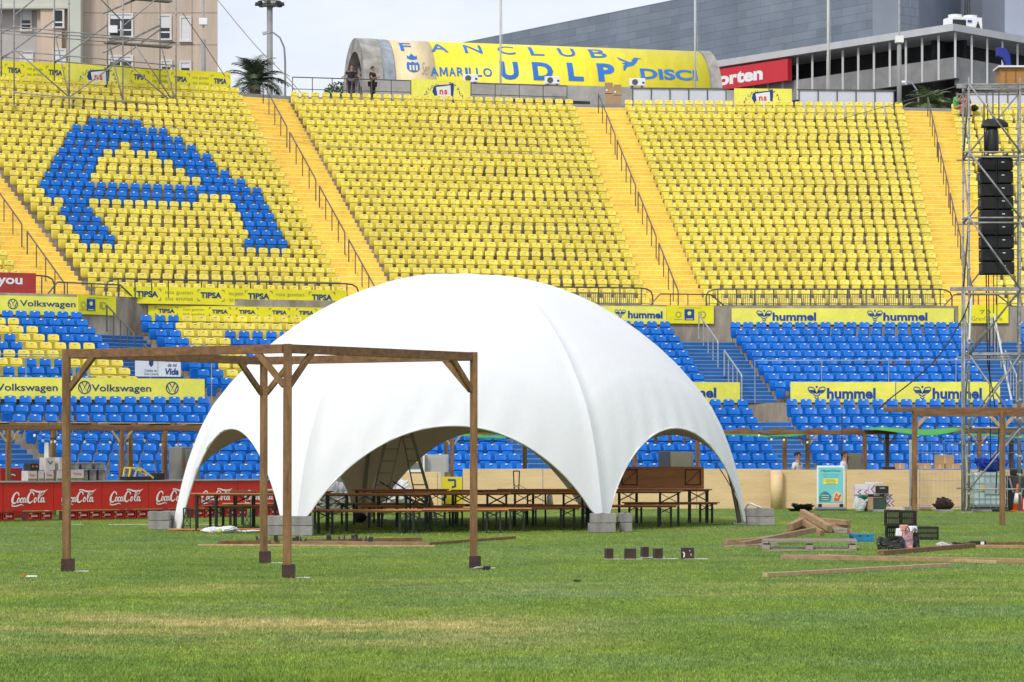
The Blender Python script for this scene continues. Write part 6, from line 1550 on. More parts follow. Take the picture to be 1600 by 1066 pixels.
def person(label, loc, rz, J, shirt, trousers, hair=None, cap=False, female=False, group=None, bare_arms=True):
    """J: joint dictionary in metres, figure faces -y"""
    t = thing('person', label, 'person', loc, rz, group)
    V = []; E = []; Rr = []; idx = {}
    def add(n, p, r_, par=None):
        idx[n] = len(V); V.append(Vector(p)); Rr.append(r_)
        if par is not None: E.append((idx[par], idx[n]))
    add('pelvis', J['pelvis'], (0.155, 0.115)); add('waist', J['waist'], (0.145, 0.105), 'pelvis'); add('chest', J['chest'], (0.165, 0.12), 'waist')
    add('neck', J['neck'], 0.062, 'chest'); h = Vector(J['head']); n_ = Vector(J['neck']); add('jaw', n_.lerp(h, 0.45) + Vector(J.get('face', (0, -0.02, 0))), 0.068, 'neck'); add('skull', h, (0.082, 0.095), 'jaw'); add('crown', h + Vector((0, 0.01, 0.07)), 0.062, 'skull')
    for s_ in 'LR':
        add('sh' + s_, J['sh' + s_], 0.062, 'chest'); add('el' + s_, J['el' + s_], 0.043, 'sh' + s_); add('wr' + s_, J['wr' + s_], 0.030, 'el' + s_)
        e, w = Vector(J['el' + s_]), Vector(J['wr' + s_]); d = (w - e).normalized(); pm = w + d*0.075; add('pa' + s_, pm, (0.040, 0.022), 'wr' + s_)
        side = d.cross(Vector((0, 1, 0)));  side = side.normalized() if side.length > 0.1 else Vector((1, 0, 0)); curl = side.cross(d)*0.5
        for k, (o_, ln) in enumerate(((-0.027, 0.068), (-0.009, 0.078), (0.009, 0.072), (0.026, 0.055))):
            b0 = pm + side*o_ + d*0.02; add(f'f{s_}{k}a', b0 + d*ln*0.55, 0.009, 'pa' + s_); add(f'f{s_}{k}b', b0 + d*ln*0.95 + curl*ln*0.5, 0.008, f'f{s_}{k}a')
        add(f'th{s_}', w + d*0.05 + side*0.05*(1 if s_ == 'L' else -1) + d*0.02, 0.011, 'pa' + s_)
        add('hp' + s_, J['hp' + s_], 0.095, 'pelvis'); add('kn' + s_, J['kn' + s_], 0.060, 'hp' + s_); add('an' + s_, J['an' + s_], 0.040, 'kn' + s_)
        a = Vector(J['an' + s_]); add('to' + s_, a + Vector(J.get('foot', (0, -0.16, -0.055))), (0.042, 0.032), 'an' + s_)
    body = skinmesh('body', V, E, Rr, skin, t, 0, 1)
    def sub(nm, names, scale, m, ends=None):
        ids = [idx[n] for n in names]; mp_ = {a: i for i, a in enumerate(ids)}
        ee = [(mp_[a], mp_[b_]) for a, b_ in E if a in mp_ and b_ in mp_]; vv = [V[i] for i in ids]; rr_ = [tuple(x*scale for x in Rr[i]) if isinstance(Rr[i], tuple) else Rr[i]*scale for i in ids]
        if ends:
            for (a, b_, f, r_) in ends: vv.append(V[idx[a]].lerp(V[idx[b_]], f)); rr_.append(r_); ee.append((names.index(a), len(vv) - 1))
        return skinmesh(nm, vv, ee, rr_, m, t, 0, 1)
    se = [('shL', 'elL', 0.62, 0.062), ('shR', 'elR', 0.62, 0.062)]
    ns = [('chest', 'neck', 0.55, 0.09)]
    sub('shirt', ['pelvis', 'waist', 'chest', 'shL', 'shR'], 1.13, shirt, se + ns)
    if trousers: sub('trousers', ['pelvis', 'hpL', 'hpR', 'knL', 'knR', 'anL', 'anR'], 1.16, trousers)
    q = MB(); 
    for s_ in 'LR':
        a = Vector(J['an' + s_]); f = Vector(J.get('foot', (0, -0.16, -0.055))); p = a + f*0.5 + Vector((0, 0, -0.01)); q.box(p.x, p.y, p.z - 0.02, 0.09, 0.26, 0.08)
        q.build('shoe', blackcloth, t, bevel=0.02); q = MB()
    f = Vector(J.get('face', (0, -0.02, 0))); fd = Vector((f.x, f.y, 0)).normalized() if f.length > 0 else Vector((0, -1, 0)); sd = Vector((-fd.y, fd.x, 0))
    hh = Vector(J['head'])
    q = MB(); q.add([hh + fd*0.085 + Vector((0, 0, 0.01)), hh + fd*0.115 + Vector((0, 0, -0.03)), hh + fd*0.085 + sd*0.016 + Vector((0, 0, -0.035)), hh + fd*0.085 - sd*0.016 + Vector((0, 0, -0.035))], [(0, 1, 2), (0, 3, 1), (1, 3, 2)]); q.build('nose', skin, body)
    for k in (-1, 1):
        p = hh + fd*0.088 + sd*0.032*k + Vector((0, 0, 0.012)); MB().box(p.x, p.y, p.z, 0.02, 0.012, 0.01).build('eye', hairm, body)
        p = hh + sd*0.085*k; MB().box(p.x, p.y, p.z - 0.01, 0.022, 0.03, 0.055).build('ear', skin, body)
    p = hh + fd*0.092 + Vector((0, 0, -0.062)); MB().box(p.x, p.y, p.z, 0.035, 0.008, 0.008).build('mouth', shield_red, body)
    if hair or cap:
        bm = bmesh.new(); bmesh.ops.create_icosphere(bm, subdivisions=3, radius=1); back = -fd
        for v in bm.verts:
            c_ = v.co.copy(); v.co = Vector((c_.x*0.096, c_.y*0.108, c_.z*0.098)) + hh + back*0.022 + Vector((0, 0, 0.030))
        lim = hh.z + (0.0 if not cap else 0.03)
        bmesh.ops.delete(bm, geom=[v for v in bm.verts if v.co.z < lim - 0.035 or ((v.co - hh).dot(fd) > 0.05 and v.co.z < hh.z + 0.055)], context='VERTS')
        me = bpy.data.meshes.new('hair'); bm.to_mesh(me); bm.free(); me.materials.append(hairm if not cap else blackcloth); o = bpy.data.objects.new('hair' if not cap else 'cap', me); col.objects.link(o); o.parent = t
        sm_ = o.modifiers.new('solidify', 'SOLIDIFY'); sm_.thickness = 0.012
        if cap: MB().box((hh + fd*0.13).x, (hh + fd*0.13).y, hh.z + 0.045, 0.13, 0.12, 0.012).build('brim', blackcloth, o)
    return t
def stand(**k):
    J = dict(pelvis=(0, 0, 0.96), waist=(0, 0.005, 1.12), chest=(0, 0, 1.34), neck=(0, -0.005, 1.51), head=(0, -0.02, 1.66), shL=(0.19, 0, 1.43), shR=(-0.19, 0, 1.43), elL=(0.27, 0.03, 1.14), elR=(-0.27, 0.03, 1.14),
             wrL=(0.28, -0.08, 0.90), wrR=(-0.28, -0.08, 0.90), hpL=(0.095, 0, 0.90), hpR=(-0.095, 0, 0.90), knL=(0.11, -0.02, 0.50), knR=(-0.11, -0.02, 0.50), anL=(0.12, 0.02, 0.09), anR=(-0.12, 0.02, 0.09)); J.update(k); return J
x_, y_ = XY(549, 139.6); person('man in dark clothes leaning with both hands on the top railing', (x_, y_, 19.05), 0.15, stand(elL=(0.36, 0.0, 1.18), elR=(-0.36, 0.0, 1.18), wrL=(0.46, -0.2, 1.12), wrR=(-0.44, -0.2, 1.12), chest=(0, -0.05, 1.34), neck=(0, -0.09, 1.50), head=(0.02, -0.12, 1.66)), darkcloth, darkcloth, hair=True)
x_, y_ = XY(582, 139.9); person('man in black with folded arms standing in front of the arch', (x_, y_, 19.0), 1.1, stand(pelvis=(0, 0, .92), elL=(0.24, -0.10, 1.14), elR=(-0.24, -0.10, 1.14), wrL=(-0.04, -0.24, 1.18), wrR=(0.04, -0.26, 1.22)), blackcloth, blackcloth, hair=True)
def sit(**k):
    J = dict(pelvis=(0, 0, 0.45), waist=(0, -0.02, 0.60), chest=(0, -0.06, 0.81), neck=(0, -0.09, 0.97), head=(0, -0.11, 1.11), shL=(0.17, -0.06, 0.90), shR=(-0.17, -0.06, 0.90), elL=(0.22, -0.22, 0.70), elR=(-0.22, -0.22, 0.70),
             wrL=(0.12, -0.38, 0.82), wrR=(-0.12, -0.38, 0.82), hpL=(0.09, -0.05, 0.45), hpR=(-0.09, -0.05, 0.45), knL=(0.12, -0.44, 0.55), knR=(-0.12, -0.44, 0.55), anL=(0.13, -0.38, 0.12), anR=(-0.13, -0.38, 0.12)); J.update(k); return J
x_, y_ = XY(1493, 139.0); person('seated person in bright green top raising both hands at the stand top', (x_, y_, 18.15), 0.9, sit(wrL=(0.10, -0.40, 1.02), wrR=(-0.08, -0.40, 1.04)), greencloth, None, hair=True)
x_, y_ = XY(1508, 139.4); person('seated person in pink top beside the one in green', (x_, y_, 18.15), 0.2, sit(), pinkcloth, None, hair=True)
x_, y_ = XY(1522, 139.2); lump('dark_backpack', 'small dark backpack beside the seated people', 'backpack', (x_, y_, 18.45), (0.2, 0.2, 0.16), black, 4)
x_, y_ = XY(1246, 81.6); person('man with black cap and white shirt behind the wooden bar', (x_, y_, 0), 1.0, stand(**{k: (v[0], v[1], v[2] - 0.16) for k, v in stand().items() if k not in ('anL', 'anR', 'knL', 'knR')}), whitecloth, darkcloth, cap=True)
x_, y_ = XY(1319, 80.9); person('man with short dark hair and white shirt beside the olive cabinet', (x_, y_, 0), 1.2, stand(**{k: (v[0], v[1], v[2] - 0.13) for k, v in stand().items() if k not in ('anL', 'anR', 'knL', 'knR')}), whitecloth, darkcloth, hair=True)

# ------------------------------------------------------------------ speaker tower
def tower():
    D = 75.0; x0, x1 = XY(1514, D)[0], XY(1594, D)[0]; o0 = Vector((x0, D, 0))
    t = thing('scaffold_tower', 'tall grey tubular scaffold tower holding the black speaker array', 'scaffold', o0)
    W = x1 - x0; Dp = 2.1; r = 0.026; Z = 11.6
    U = [(0, 0), (W, 0), (0.18, Dp), (W + 0.32, Dp), (-0.13, -0.05)]
    for i, (a, b_) in enumerate(U):
        zt = Z if i < 4 else 5.9
        MB().tube([(a, b_, 0.02), (a, b_, zt)], r, 8).build('upright', scaff, t, smooth=True)
    MB().tube([(-0.02, 1.0, 0.02), (-0.02, 1.0, 6.0)], r, 8).build('upright', scaff, t, smooth=True); MB().tube([(W + 0.14, 0.9, 0.02), (W + 0.14, 0.9, 6.0)], r, 8).build('upright', scaff, t, smooth=True)
    lev = [0.62, 2.25, 4.2, 5.95, 7.85, 9.60, 11.40]
    for z in lev:
        q = MB(); q.tube([(-0.15, 0, z), (W + 0.5, 0, z)], r, 6); q.tube([(0.0, Dp, z), (W + 0.6, Dp, z)], r, 6); q.tube([(0, 0, z + .05), (0.18, Dp, z + .05)], r, 6); q.tube([(W, 0, z + .05), (W + 0.32, Dp, z + .05)], r, 6)
        if z > 3.5: q.tube([(-0.05, 0, z - 0.13), (W + 0.3, 0, z - 0.13)], r, 6)
        q.build('ledger_ring', scaff, t, smooth=True)
    for i, (a, b_) in enumerate(zip(lev, lev[1:])):
        q = MB(); fl = i % 2 == 0
        if i in (1, 2): q.tube([(0, -0.04, a), (W, -0.04, b_)], r, 6)
        if i >= 3: q.tube([(0, -0.04, b_), (W, -0.04, a)], r, 6)
        else: q.tube([(W if fl else 0, -0.04, b_), (0 if fl else W, -0.04, a)], r, 6)
        q.tube([(0.18, Dp, a), (W + 0.32, Dp, b_)], r, 6); q.tube([(0, 0, a if fl else b_), (0.18, Dp, b_ if fl else a)], r, 6)
        q.build('diagonal_braces', scaff, t, smooth=True)
    q = MB(); q.beam((-0.1, 0.4, 4.24), (W + 0.3, 0.4, 4.24), 0.5, 0.06); q.build('deck_board', galv, t)
    q = MB(); q.beam((-0.5, 0, 5.95), (W + 0.9, 0, 5.95), 0.08, 0.10); q.beam((-0.2, 0.8, 11.46), (W + 0.8, 0.8, 11.46), 0.10, 0.12); q.build('top_beam', scaff, t)
    cup = MB().lathe(0, 0, [(0.034, -0.03), (0.042, -0.015), (0.042, 0.015), (0.034, 0.03)], 10).mesh('coupler', galv)
    for (a, b_) in U[:4]:
        for k in range(1, 22):
            o = bpy.data.objects.new('coupler', cup); col.objects.link(o); o.parent = t; o.location = (a, b_, k*0.5)
    for (a, b_) in U: MB().box(a, b_, 0.012, 0.18, 0.18, 0.02).build('base_plate', galv, t)
    q = MB(); q.tube([(0.65, 0.9, 11.0), (0.66, 0.8, 6), (0.70, 0.7, 1.2)], 0.016, 5); q.tube([(0.55, 0.9, 11.0), (0.58, 0.8, 7), (0.60, 0.6, 4), (0.9, 0.6, 2.2), (0.8, 0.5, 0.5)], 0.018, 5); q.build('hanging_cables', black, t)
    q = MB(); q.tube([(0.70, 0.2, 5.3), (0.82, 0.1, 4.6), (1.0, 0.1, 3.7), (1.15, 0.1, 3.0)], 0.028, 6); q.tube([(0.0, -0.06, 4.6), (0.05, -0.06, 5.7)], 0.03, 6); q.build('pale_strap', white_paint, t)
tower()
def array():
    D = 75.6; px0, px1 = 1529, 1583; o0 = Vector((*XY(1555, D), 0)); o0.z = EYE + (HY - 430)*D/F
    t = thing('speaker_array', 'black line array of nine stacked loudspeakers hanging in the scaffold tower', 'speaker array', o0)
    W = (px1 - px0)*D/F*0.93; hh = 0.347; grille = mat('speaker_grille', (0.012, 0.012, 0.013), 0.8, 0.2, 20); shell_m = mat('speaker_shell', (0.007, 0.007, 0.008), 0.7, 0.1, 3)
    for k in range(9):
        z = k*hh; y = -0.02*(4 - k)*0.2; xs = (8 - k)*0.004
        q = MB(); q.box(xs, y, z + hh/2, W, 0.55, hh*0.93); 
        c = q.build('cabinet', shell_m, t, bevel=0.015)
        q = MB(); q.box(xs - W*0.22, y - 0.285, z + hh/2, W*0.40, 0.02, hh*0.80); q.box(xs + W*0.22, y - 0.285, z + hh/2, W*0.40, 0.02, hh*0.80); q.build('grille', grille, c)
        q = MB(); q.box(xs + W*0.18, y - 0.30, z + hh*0.66, 0.075, 0.008, 0.022); q.build('badge', white_paint, c)
        q = MB(); q.box(xs - W/2 - 0.008, y - 0.1, z + hh/2, 0.016, 0.2, hh*0.5); q.box(xs + W/2 + 0.008, y - 0.1, z + hh/2, 0.016, 0.2, hh*0.5); q.build('side_rigging', rail_metal, c)
    z = 9*hh; q = MB(); q.box(0, 0, z + 0.03, W*0.95, 0.6, 0.06); q.box(-W*0.3, 0, z + 0.08, 0.05, 0.8, 0.06); q.box(W*0.3, 0, z + 0.08, 0.05, 0.8, 0.06); q.build('flying_frame', rail_metal, t)
    q = MB(); q.lathe(-0.07, 0, [(0.14, z + 0.15), (0.17, z + 0.25), (0.15, z + 0.75), (0.11, z + 0.85)], 12); q.build('chain_hoist', black, t, smooth=True)
    q = MB(); q.tube([(-0.20, 0, z + 0.2), (-0.22, 0, z + 0.6), (-0.12, 0, z + 0.9)], 0.09, 8); q.build('chain_bag', black, t, smooth=True)
    q = MB(); n = 12; V = [(0.0, 0, z + 1.08)]; 
    for j, (rr, zz) in enumerate(((0.22, 1.05), (0.36, 0.95), (0.38, 0.86), (0.30, 0.84))):
        for k in range(n): V.append((rr*math.cos(2*PI*k/n)*(1 + 0.1*math.sin(3*k)) - 0.02, rr*0.6*math.sin(2*PI*k/n), z + zz + 0.02*math.sin(2*k)))
    Fs = [(0, 1 + k, 1 + (k+1) % n) for k in range(n)]
    for j in range(3):
        for k in range(n): Fs.append((1 + j*n + k, 1 + (j+1)*n + k, 1 + (j+1)*n + (k+1) % n, 1 + j*n + (k+1) % n))
    Fs.append(tuple(1 + 3*n + k for k in range(n))); q.add(V, Fs); q.build('rain_cover', black, t)
    top = 11.4 - o0.z
    q = MB(); 
    for xx in (-0.06, 0.10): q.tube([(xx, 0, z + 0.95), (xx, 0, top)], 0.018, 5)
    q.build('chain', rail_metal, t); q = MB(); q.tube([(-0.03, -0.31, 0.0), (-0.02, -0.31, 9*hh)], 0.012, 5); q.tube([(-0.05, 0, -2.2), (-0.04, 0, 0)], 0.012, 5); q.tube([(0.04, 0, -2.2), (0.05, 0, 0)], 0.012, 5); q.build('signal_cable', black, t)
array()
rope('cable', 'black sagging power cable in front of the right blue seats up to the tower', [(1372, 640, 74.5), (1392, 622, 74.5), (1430, 592, 74.6), (1470, 552, 74.8), (1505, 495, 74.9), (1514, 470, 75)], 0.018, black)
rope('cable', 'thin cable from the tower beam down to the grass', [(1504, 630, 74.8), (1504, 700, 74.8), (1505, 790, 74.8)], 0.01, scaff)
pole('black_pole', 'thin black pole behind the poster stand and olive cabinet', 'pole', 1315.5, 81.8, 0, 2.75, 0.022, 0.02, black)
pole('grey_pole', 'thin grey pole in front of the right blue seats above the fence', 'pole', 1423, 78.5, 0, 1.95, 0.045, 0.045, galv)
# wire fence panel
def fence(label, x0, x1, d, h, nm='mesh_fence'):
    P0, P1 = Vector(XY(x0, d)), Vector(XY(x1, d)); L = P1.x - P0.x; t = thing(nm, label, 'fence', (P0.x, d, 0), 0, 'wire mesh site fences')
    q = MB(); q.tube([(0, 0, 0.1), (0, 0, h), (L, 0, h), (L, 0, 0.1), (0, 0, 0.1)], 0.02, 6); q.build('frame', galv, t)
    q = MB(); n = int(L/0.11)
    for i in range(1, n): q.tube([(L*i/n, 0, 0.12), (L*i/n, 0, h)], 0.0035, 3)
    for z in (0.35, 0.36 + h*0.25, h*0.62, h*0.86): q.tube([(0, 0, z), (L, 0, z)], 0.006, 3)
    q.build('wire_mesh', galv, t)
fence('wire mesh fence panel between the low pergola post and the tower', 1422, 1509, 77.2, 1.85)
fence('wire mesh fence panel in front of the white tank', 1512, 1600, 77.6, 1.85)
# white tank in cage
x_, y_ = XY(1543, 76.8); t = thing('liquid_tank', 'translucent pale tank in a steel cage beside the tower foot', 'tank', (x_, y_, 0))
tankm = mat('tank_plastic', (0.52, 0.66, 0.66), 0.35, 0.06, 2, c2=(0.40, 0.55, 0.56))
MB().box(0, 0, 0.60, 0.88, 0.90, 0.92).build('container', tankm, t, bevel=0.07)
q = MB()
for k in range(7): 
    x = -0.46 + 0.92*k/6
    for yy_ in (-0.48, 0.48): q.tube([(x, yy_, 0.1), (x, yy_, 1.06)], 0.009, 5)
for z in (0.14, 0.35, 0.56, 0.77, 0.97, 1.06): q.tube([(-0.47, -0.48, z), (0.47, -0.48, z), (0.47, 0.48, z), (-0.47, 0.48, z), (-0.47, -0.48, z)], 0.009, 5)
q.build('cage', galv, t); MB().box(0, 0, 0.05, 0.98, 0.98, 0.09).build('pallet_base', mat('dark_plastic', (0.08, 0.08, 0.08), 0.6), t)
MB().box(-0.18, -0.462, 0.62, 0.15, 0.01, 0.17).build('warning_label', ylp, t); MB().box(0.30, -0.462, 0.52, 0.09, 0.01, 0.2).build('paper_label', white_paint, t); MB().box(0.05, -0.49, 0.62, 0.42, 0.006, 0.30).build('grey_plate', mat('tank_plate', (0.38, 0.44, 0.46), 0.5), t)
lump('blue_tarp', 'crumpled bright blue tarp on top of the white tank', 'tarp', (x_ + 0.12, y_ + 0.1, 1.06), (0.42, 0.35, 0.19), mat('blue_tarp', (0.01, 0.06, 0.45), 0.45, 0.2, 4, 0.8, 8), 21, amp=0.6)
x_, y_ = XY(1585, 77.3); t = thing('cable_reel_machine', 'dark generator machinery stacked at the tower foot by the cone', 'machine', (x_, y_, 0))
MB().box(0, 0, 0.48, 0.5, 0.6, 0.95).build('housing', mat('dark_machine', (0.05, 0.05, 0.052), 0.6, 0.3, 5), t, bevel=0.03); q = MB(); q.tube([(-0.2, -0.32, 0.9), (-0.1, -0.34, 0.5), (0.15, -0.33, 0.6), (0.1, -0.33, 0.2)], 0.03, 6); q.build('hose', galv, t); MB().box(0.05, 0, 1.05, 0.3, 0.4, 0.18).build('top_box', dark, t, bevel=0.03)
# traffic cone
cone_o = mat('orange_cone', (0.75, 0.13, 0.02), 0.5, 0.06, 3)
g0 = GP(1590.5, 799.5); t = thing('traffic_cone', 'orange traffic cone with white bands at the right edge', 'traffic cone', (g0.x, g0.y, 0))
MB().box(0, 0, 0.02, 0.36, 0.36, 0.035).build('base', cone_o, t, bevel=0.01); MB().lathe(0, 0, [(0.155, 0.03), (0.035, 0.74), (0.03, 0.75)], 20).build('cone', cone_o, t, smooth=True)
MB().lathe(0, 0, [(0.126, 0.22), (0.078, 0.50)], 20).build('reflective_band', white_paint, t, smooth=True); MB().lathe(0, 0, [(0.068, 0.56), (0.058, 0.62)], 20).build('reflective_band', ylp, t, smooth=True)
g0 = GP(1600, 800); b = Board('red_sign', 'red bordered white sign partly out of frame at the right edge', 'sign', (g0.x - 0.06, g0.y), (g0.x + 0.5, g0.y), 0.02, 0.40, redsign); MB().box(b.L/2, -0.006, 0.19, b.L - 0.08, 0.006, 0.28).build('white_field', white_paint, b.t)
# ------------------------------------------------------------------ poster stand, folding chair
g0 = GP(1298, 798); t = thing('poster_stand', 'white framed turquoise poster stand on a grey wheeled base', 'sign stand', (g0.x, g0.y, 0), -0.06)
W, H0, H1 = 0.76, 0.17, 1.235
MB().box(0, 0.02, (H0 + H1)/2, W, 0.03, H1 - H0).build('frame', white_paint, t, bevel=0.008); turq = mat('turquoise_print', (0.18, 0.60, 0.62), 0.4, 0.04, 2)
MB().box(-0.0, -0.002, (H0 + H1)/2 + 0.0, W - 0.09, 0.012, H1 - H0 - 0.09).build('poster', turq, t)
gdark = mat('teal_ink', (0.06, 0.25, 0.22), 0.5)
q = MB(); letters(q, 'HiperDino', -0.27, 0.27, 1.05, 1.13, y=-0.012, bold=0.03); q.build('lettering', gdark, t)
q = MB(); letters(q, 'SOMOS DE AQUI', -0.24, 0.24, 0.975, 1.0, y=-0.012); q.build('lettering', gdark, t); q = MB(); letters(q, 'disfruta la fiesta', -0.20, 0.20, 0.915, 0.94, y=-0.012); q.build('lettering', gdark, t)
q = MB(); q.box(0, -0.013, 0.80, 0.40, 0.008, 0.16); q.build('yellow_panel', mat('print_yellow', (0.80, 0.72, 0.08), 0.5), t, bevel=0.003)
for k in range(3): q = MB(); q.box(0, -0.019, 0.84 - 0.045*k, 0.24 + 0.04*(k % 2), 0.004, 0.012); q.build('text_line', gdark, t)
q = MB(); q.add([(-0.31, -0.013, 0.25), (-0.02, -0.013, 0.25), (0.02, -0.013, 0.38), (-0.05, -0.013, 0.48), (-0.15, -0.013, 0.54), (-0.26, -0.013, 0.49), (-0.32, -0.013, 0.38)], [tuple(range(7))]); q.build('green_shape', gdark, t)
q = MB(); 
for k in range(3): q.box(-0.15, -0.017, 0.42 - 0.06*k, 0.20, 0.004, 0.014)
q.build('white_lines', white_paint, t)
q = MB(); q.add([(0.06, -0.013, 0.25), (0.32, -0.013, 0.25), (0.31, -0.013, 0.46), (0.16, -0.013, 0.54), (0.05, -0.013, 0.46)], [tuple(range(5))]); q.build('cream_shape', mat('cream_print', (0.75, 0.62, 0.30), 0.5), t)
q = MB(); q.box(0.16, -0.017, 0.31, 0.14, 0.004, 0.08); stroke(q, [(0.12, 0.36), (0.16, 0.46), (0.20, 0.38), (0.27, 0.44), (0.22, 0.32)], 0.03, y=-0.017); q.build('red_shape', mat('print_coral', (0.65, 0.10, 0.08), 0.5), t)
MB().box(0, 0.10, 0.055, 0.86, 0.50, 0.08).build('base', mat('grey_plastic_base', (0.17, 0.19, 0.23), 0.5, 0.08, 2), t, bevel=0.03)
for s_ in (-1, 1): MB().box(s_*0.29, 0.02, 0.13, 0.10, 0.06, 0.11).build('base_clamp', black, t)
def chair(label, px, yb, rz):
    g0 = GP(px, yb); t = thing('folding_chair', label, 'chair', (g0.x, g0.y, 0), rz); q = MB()
    for s_ in (-1, 1): q.tube([(s_*0.20, -0.22, 0), (s_*0.20, 0.02, 0.45), (s_*0.19, 0.16, 0.84)], 0.013, 6); q.tube([(s_*0.17, 0.24, 0), (s_*0.17, -0.12, 0.46)], 0.013, 6)
    q.tube([(-0.17, 0.2, 0.05), (0.17, 0.2, 0.05)], 0.011, 5); q.build('frame', black, t); MB().box(0, 0, 0.455, 0.38, 0.36, 0.025).build('seat', black, t, bevel=0.01); MB().box(0, 0.135, 0.76, 0.40, 0.025, 0.20).build('backrest', black, t, bevel=0.02); return t
chair('black folding chair half hidden behind the poster stand', 1283, 792, 0.7)
lump('black_cable_pile', 'black heap of cables and cloth left of the poster stand', 'cable heap', GP(1252, 799), (0.34, 0.25, 0.11), black, 31, amp=0.7, flat=0.1)
# ------------------------------------------------------------------ carton pile with purple print
pcart = mat('white_box_print', (0.66, 0.62, 0.66), 0.7, 0.04, 2); purple = mat('purple_print', (0.35, 0.02, 0.15), 0.5); darkgreen = mat('dark_green_box', (0.03, 0.06, 0.045), 0.7, 0.1, 2)
def pile(label, x0, x1, y0, y1, m, chev=0, dd=0.0, dep=0.4, rz=0.0, strip=None, name='carton'):
    d = 76.0 + dd; x_, y_ = XY((x0 + x1)/2, d); z1 = EYE + (HY - y0)*d/F; z0 = max(0.0, EYE + (HY - y1)*d/F); w = (x1 - x0)*d/F
    t = thing(name, label, 'box', (x_, y_ + dep/2, z0), rz, 'boxes piled right of the poster stand'); MB().box(0, 0, (z1 - z0)/2, w, dep, z1 - z0 - 0.004).build('carton', m, t, bevel=0.006); h = z1 - z0
    for k in range(chev):
        xc = -w/2 + w*(k + 0.6)/chev; q = MB(); stroke(q, [(xc + 0.05, h*0.92), (xc - 0.04, h*0.5), (xc + 0.05, h*0.08)], 0.028, y=-dep/2 - 0.006, sm=False); q.build('chevron_print', purple, t)
    if strip: MB().box(0, -dep/2 - 0.006, h*0.72, w*0.4, 0.008, 0.03).build('handle_slot', strip, t)
pile('upper left white carton of the pile beside the poster stand', 1336, 1357, 757.5, 765, pcart, 0)
pile('second white carton with purple chevrons at the left of the pile', 1336, 1357, 765, 773, pcart, 2)
pile('white carton in the middle top of the pile', 1357.2, 1368, 757, 772.5, pcart, 1, 0.02)
pile('white carton lying aslant on top of the pile', 1356, 1378, 753.5, 757, pcart, 0, 0.1, rz=0.25)
pile('black crate on top right of the pile', 1368.3, 1388.5, 759.5, 771.5, black, 0, -0.05, strip=galv, name='black_crate')
pile('low dark crate in the middle of the pile', 1358.5, 1381, 772, 777, black, 0, 0.0, strip=galv, name='black_crate')
pile('white carton below the chevron one, left of the pile', 1337, 1356, 773.4, 784, pcart, 0, 0.05)
pile('brown side of the open box at the pile bottom', 1357, 1364.5, 777.5, 796.5, card, 0, -0.1)
pile('dark green box at the bottom of the pile', 1364.8, 1384.5, 777.5, 796, darkgreen, 0, -0.12)
pile('white carton with purple stripes right of the pile, upper', 1381.5, 1394.5, 771.8, 781, pcart, 2, 0.1)
pile('white carton with purple marks right of the pile, lower', 1385, 1396.5, 781.3, 792, pcart, 2, 0.1)
def bag(label, px, yb, r, m, seed, top=None, **k): o = lump('carrier_bag', label, 'bag', GP(px, yb), r, m, seed, **k); return o
bag('white carrier bag with red print below the cartons', 1343, 800.5, (0.17, 0.12, 0.19), mat('white_bag', (0.68, 0.70, 0.70), 0.4, 0.1, 4, 0.5, 8), 41)
bag('red printed bag between the white bag and green box', 1353, 799, (0.09, 0.09, 0.17), mat('red_bag', (0.35, 0.12, 0.10), 0.5, 0.4, 6), 43)
x_, y_ = XY(1349.5, 75.3); lump('green_cloth', 'crumpled teal cloth lying on the white carrier bag', 'cloth', (x_, y_, 0.34), (0.12, 0.1, 0.055), mat('teal_cloth', (0.02, 0.20, 0.14), 0.8), 47, amp=0.6)
for (x0, x1, yb, h, dep, m, lab) in ((1358, 1385, 800, 0.06, 0.25, blockm, 'long flat concrete kerb piece in front of the green box'), (1388, 1413, 797.5, 0.07, 0.2, mat('cream_board', (0.62, 0.50, 0.42), 0.7), 'cream flattened carton on the grass right of the pile'), (1436, 1454, 798, 0.16, 0.2, mat('salmon_board', (0.58, 0.34, 0.24), 0.7), 'salmon coloured flattened carton behind the low pergola post'), (1460, 1490, 800, 0.06, 0.25, blockm, 'flat concrete foot under the wire fence'), (1519, 1549, 800, 0.06, 0.25, blockm, 'flat concrete foot in front of the white tank'), (1549.5, 1566, 799.5, 0.07, 0.25, black, 'dark rubber foot beside the tank'), (1411, 1430, 797, 0.09, 0.2, blockm, 'concrete foot behind the black crates')):
    g0 = GP((x0 + x1)/2, yb); t = thing('flat_block' if m in (blockm, black) else 'flat_carton', lab, 'block' if m in (blockm, black) else 'carton', (g0.x, g0.y, 0)); MB().box(0, 0, h/2, (x1 - x0)*g0.y/F, dep, h).build('body', m, t, bevel=0.01)
lump('dark_jacket', 'dark crumpled jacket on the grass before the wire fence', 'jacket', GP(1475, 799), (0.27, 0.18, 0.16), mat('brown_black_cloth', (0.05, 0.03, 0.022), 0.9, 0.3, 4), 51, amp=0.5)
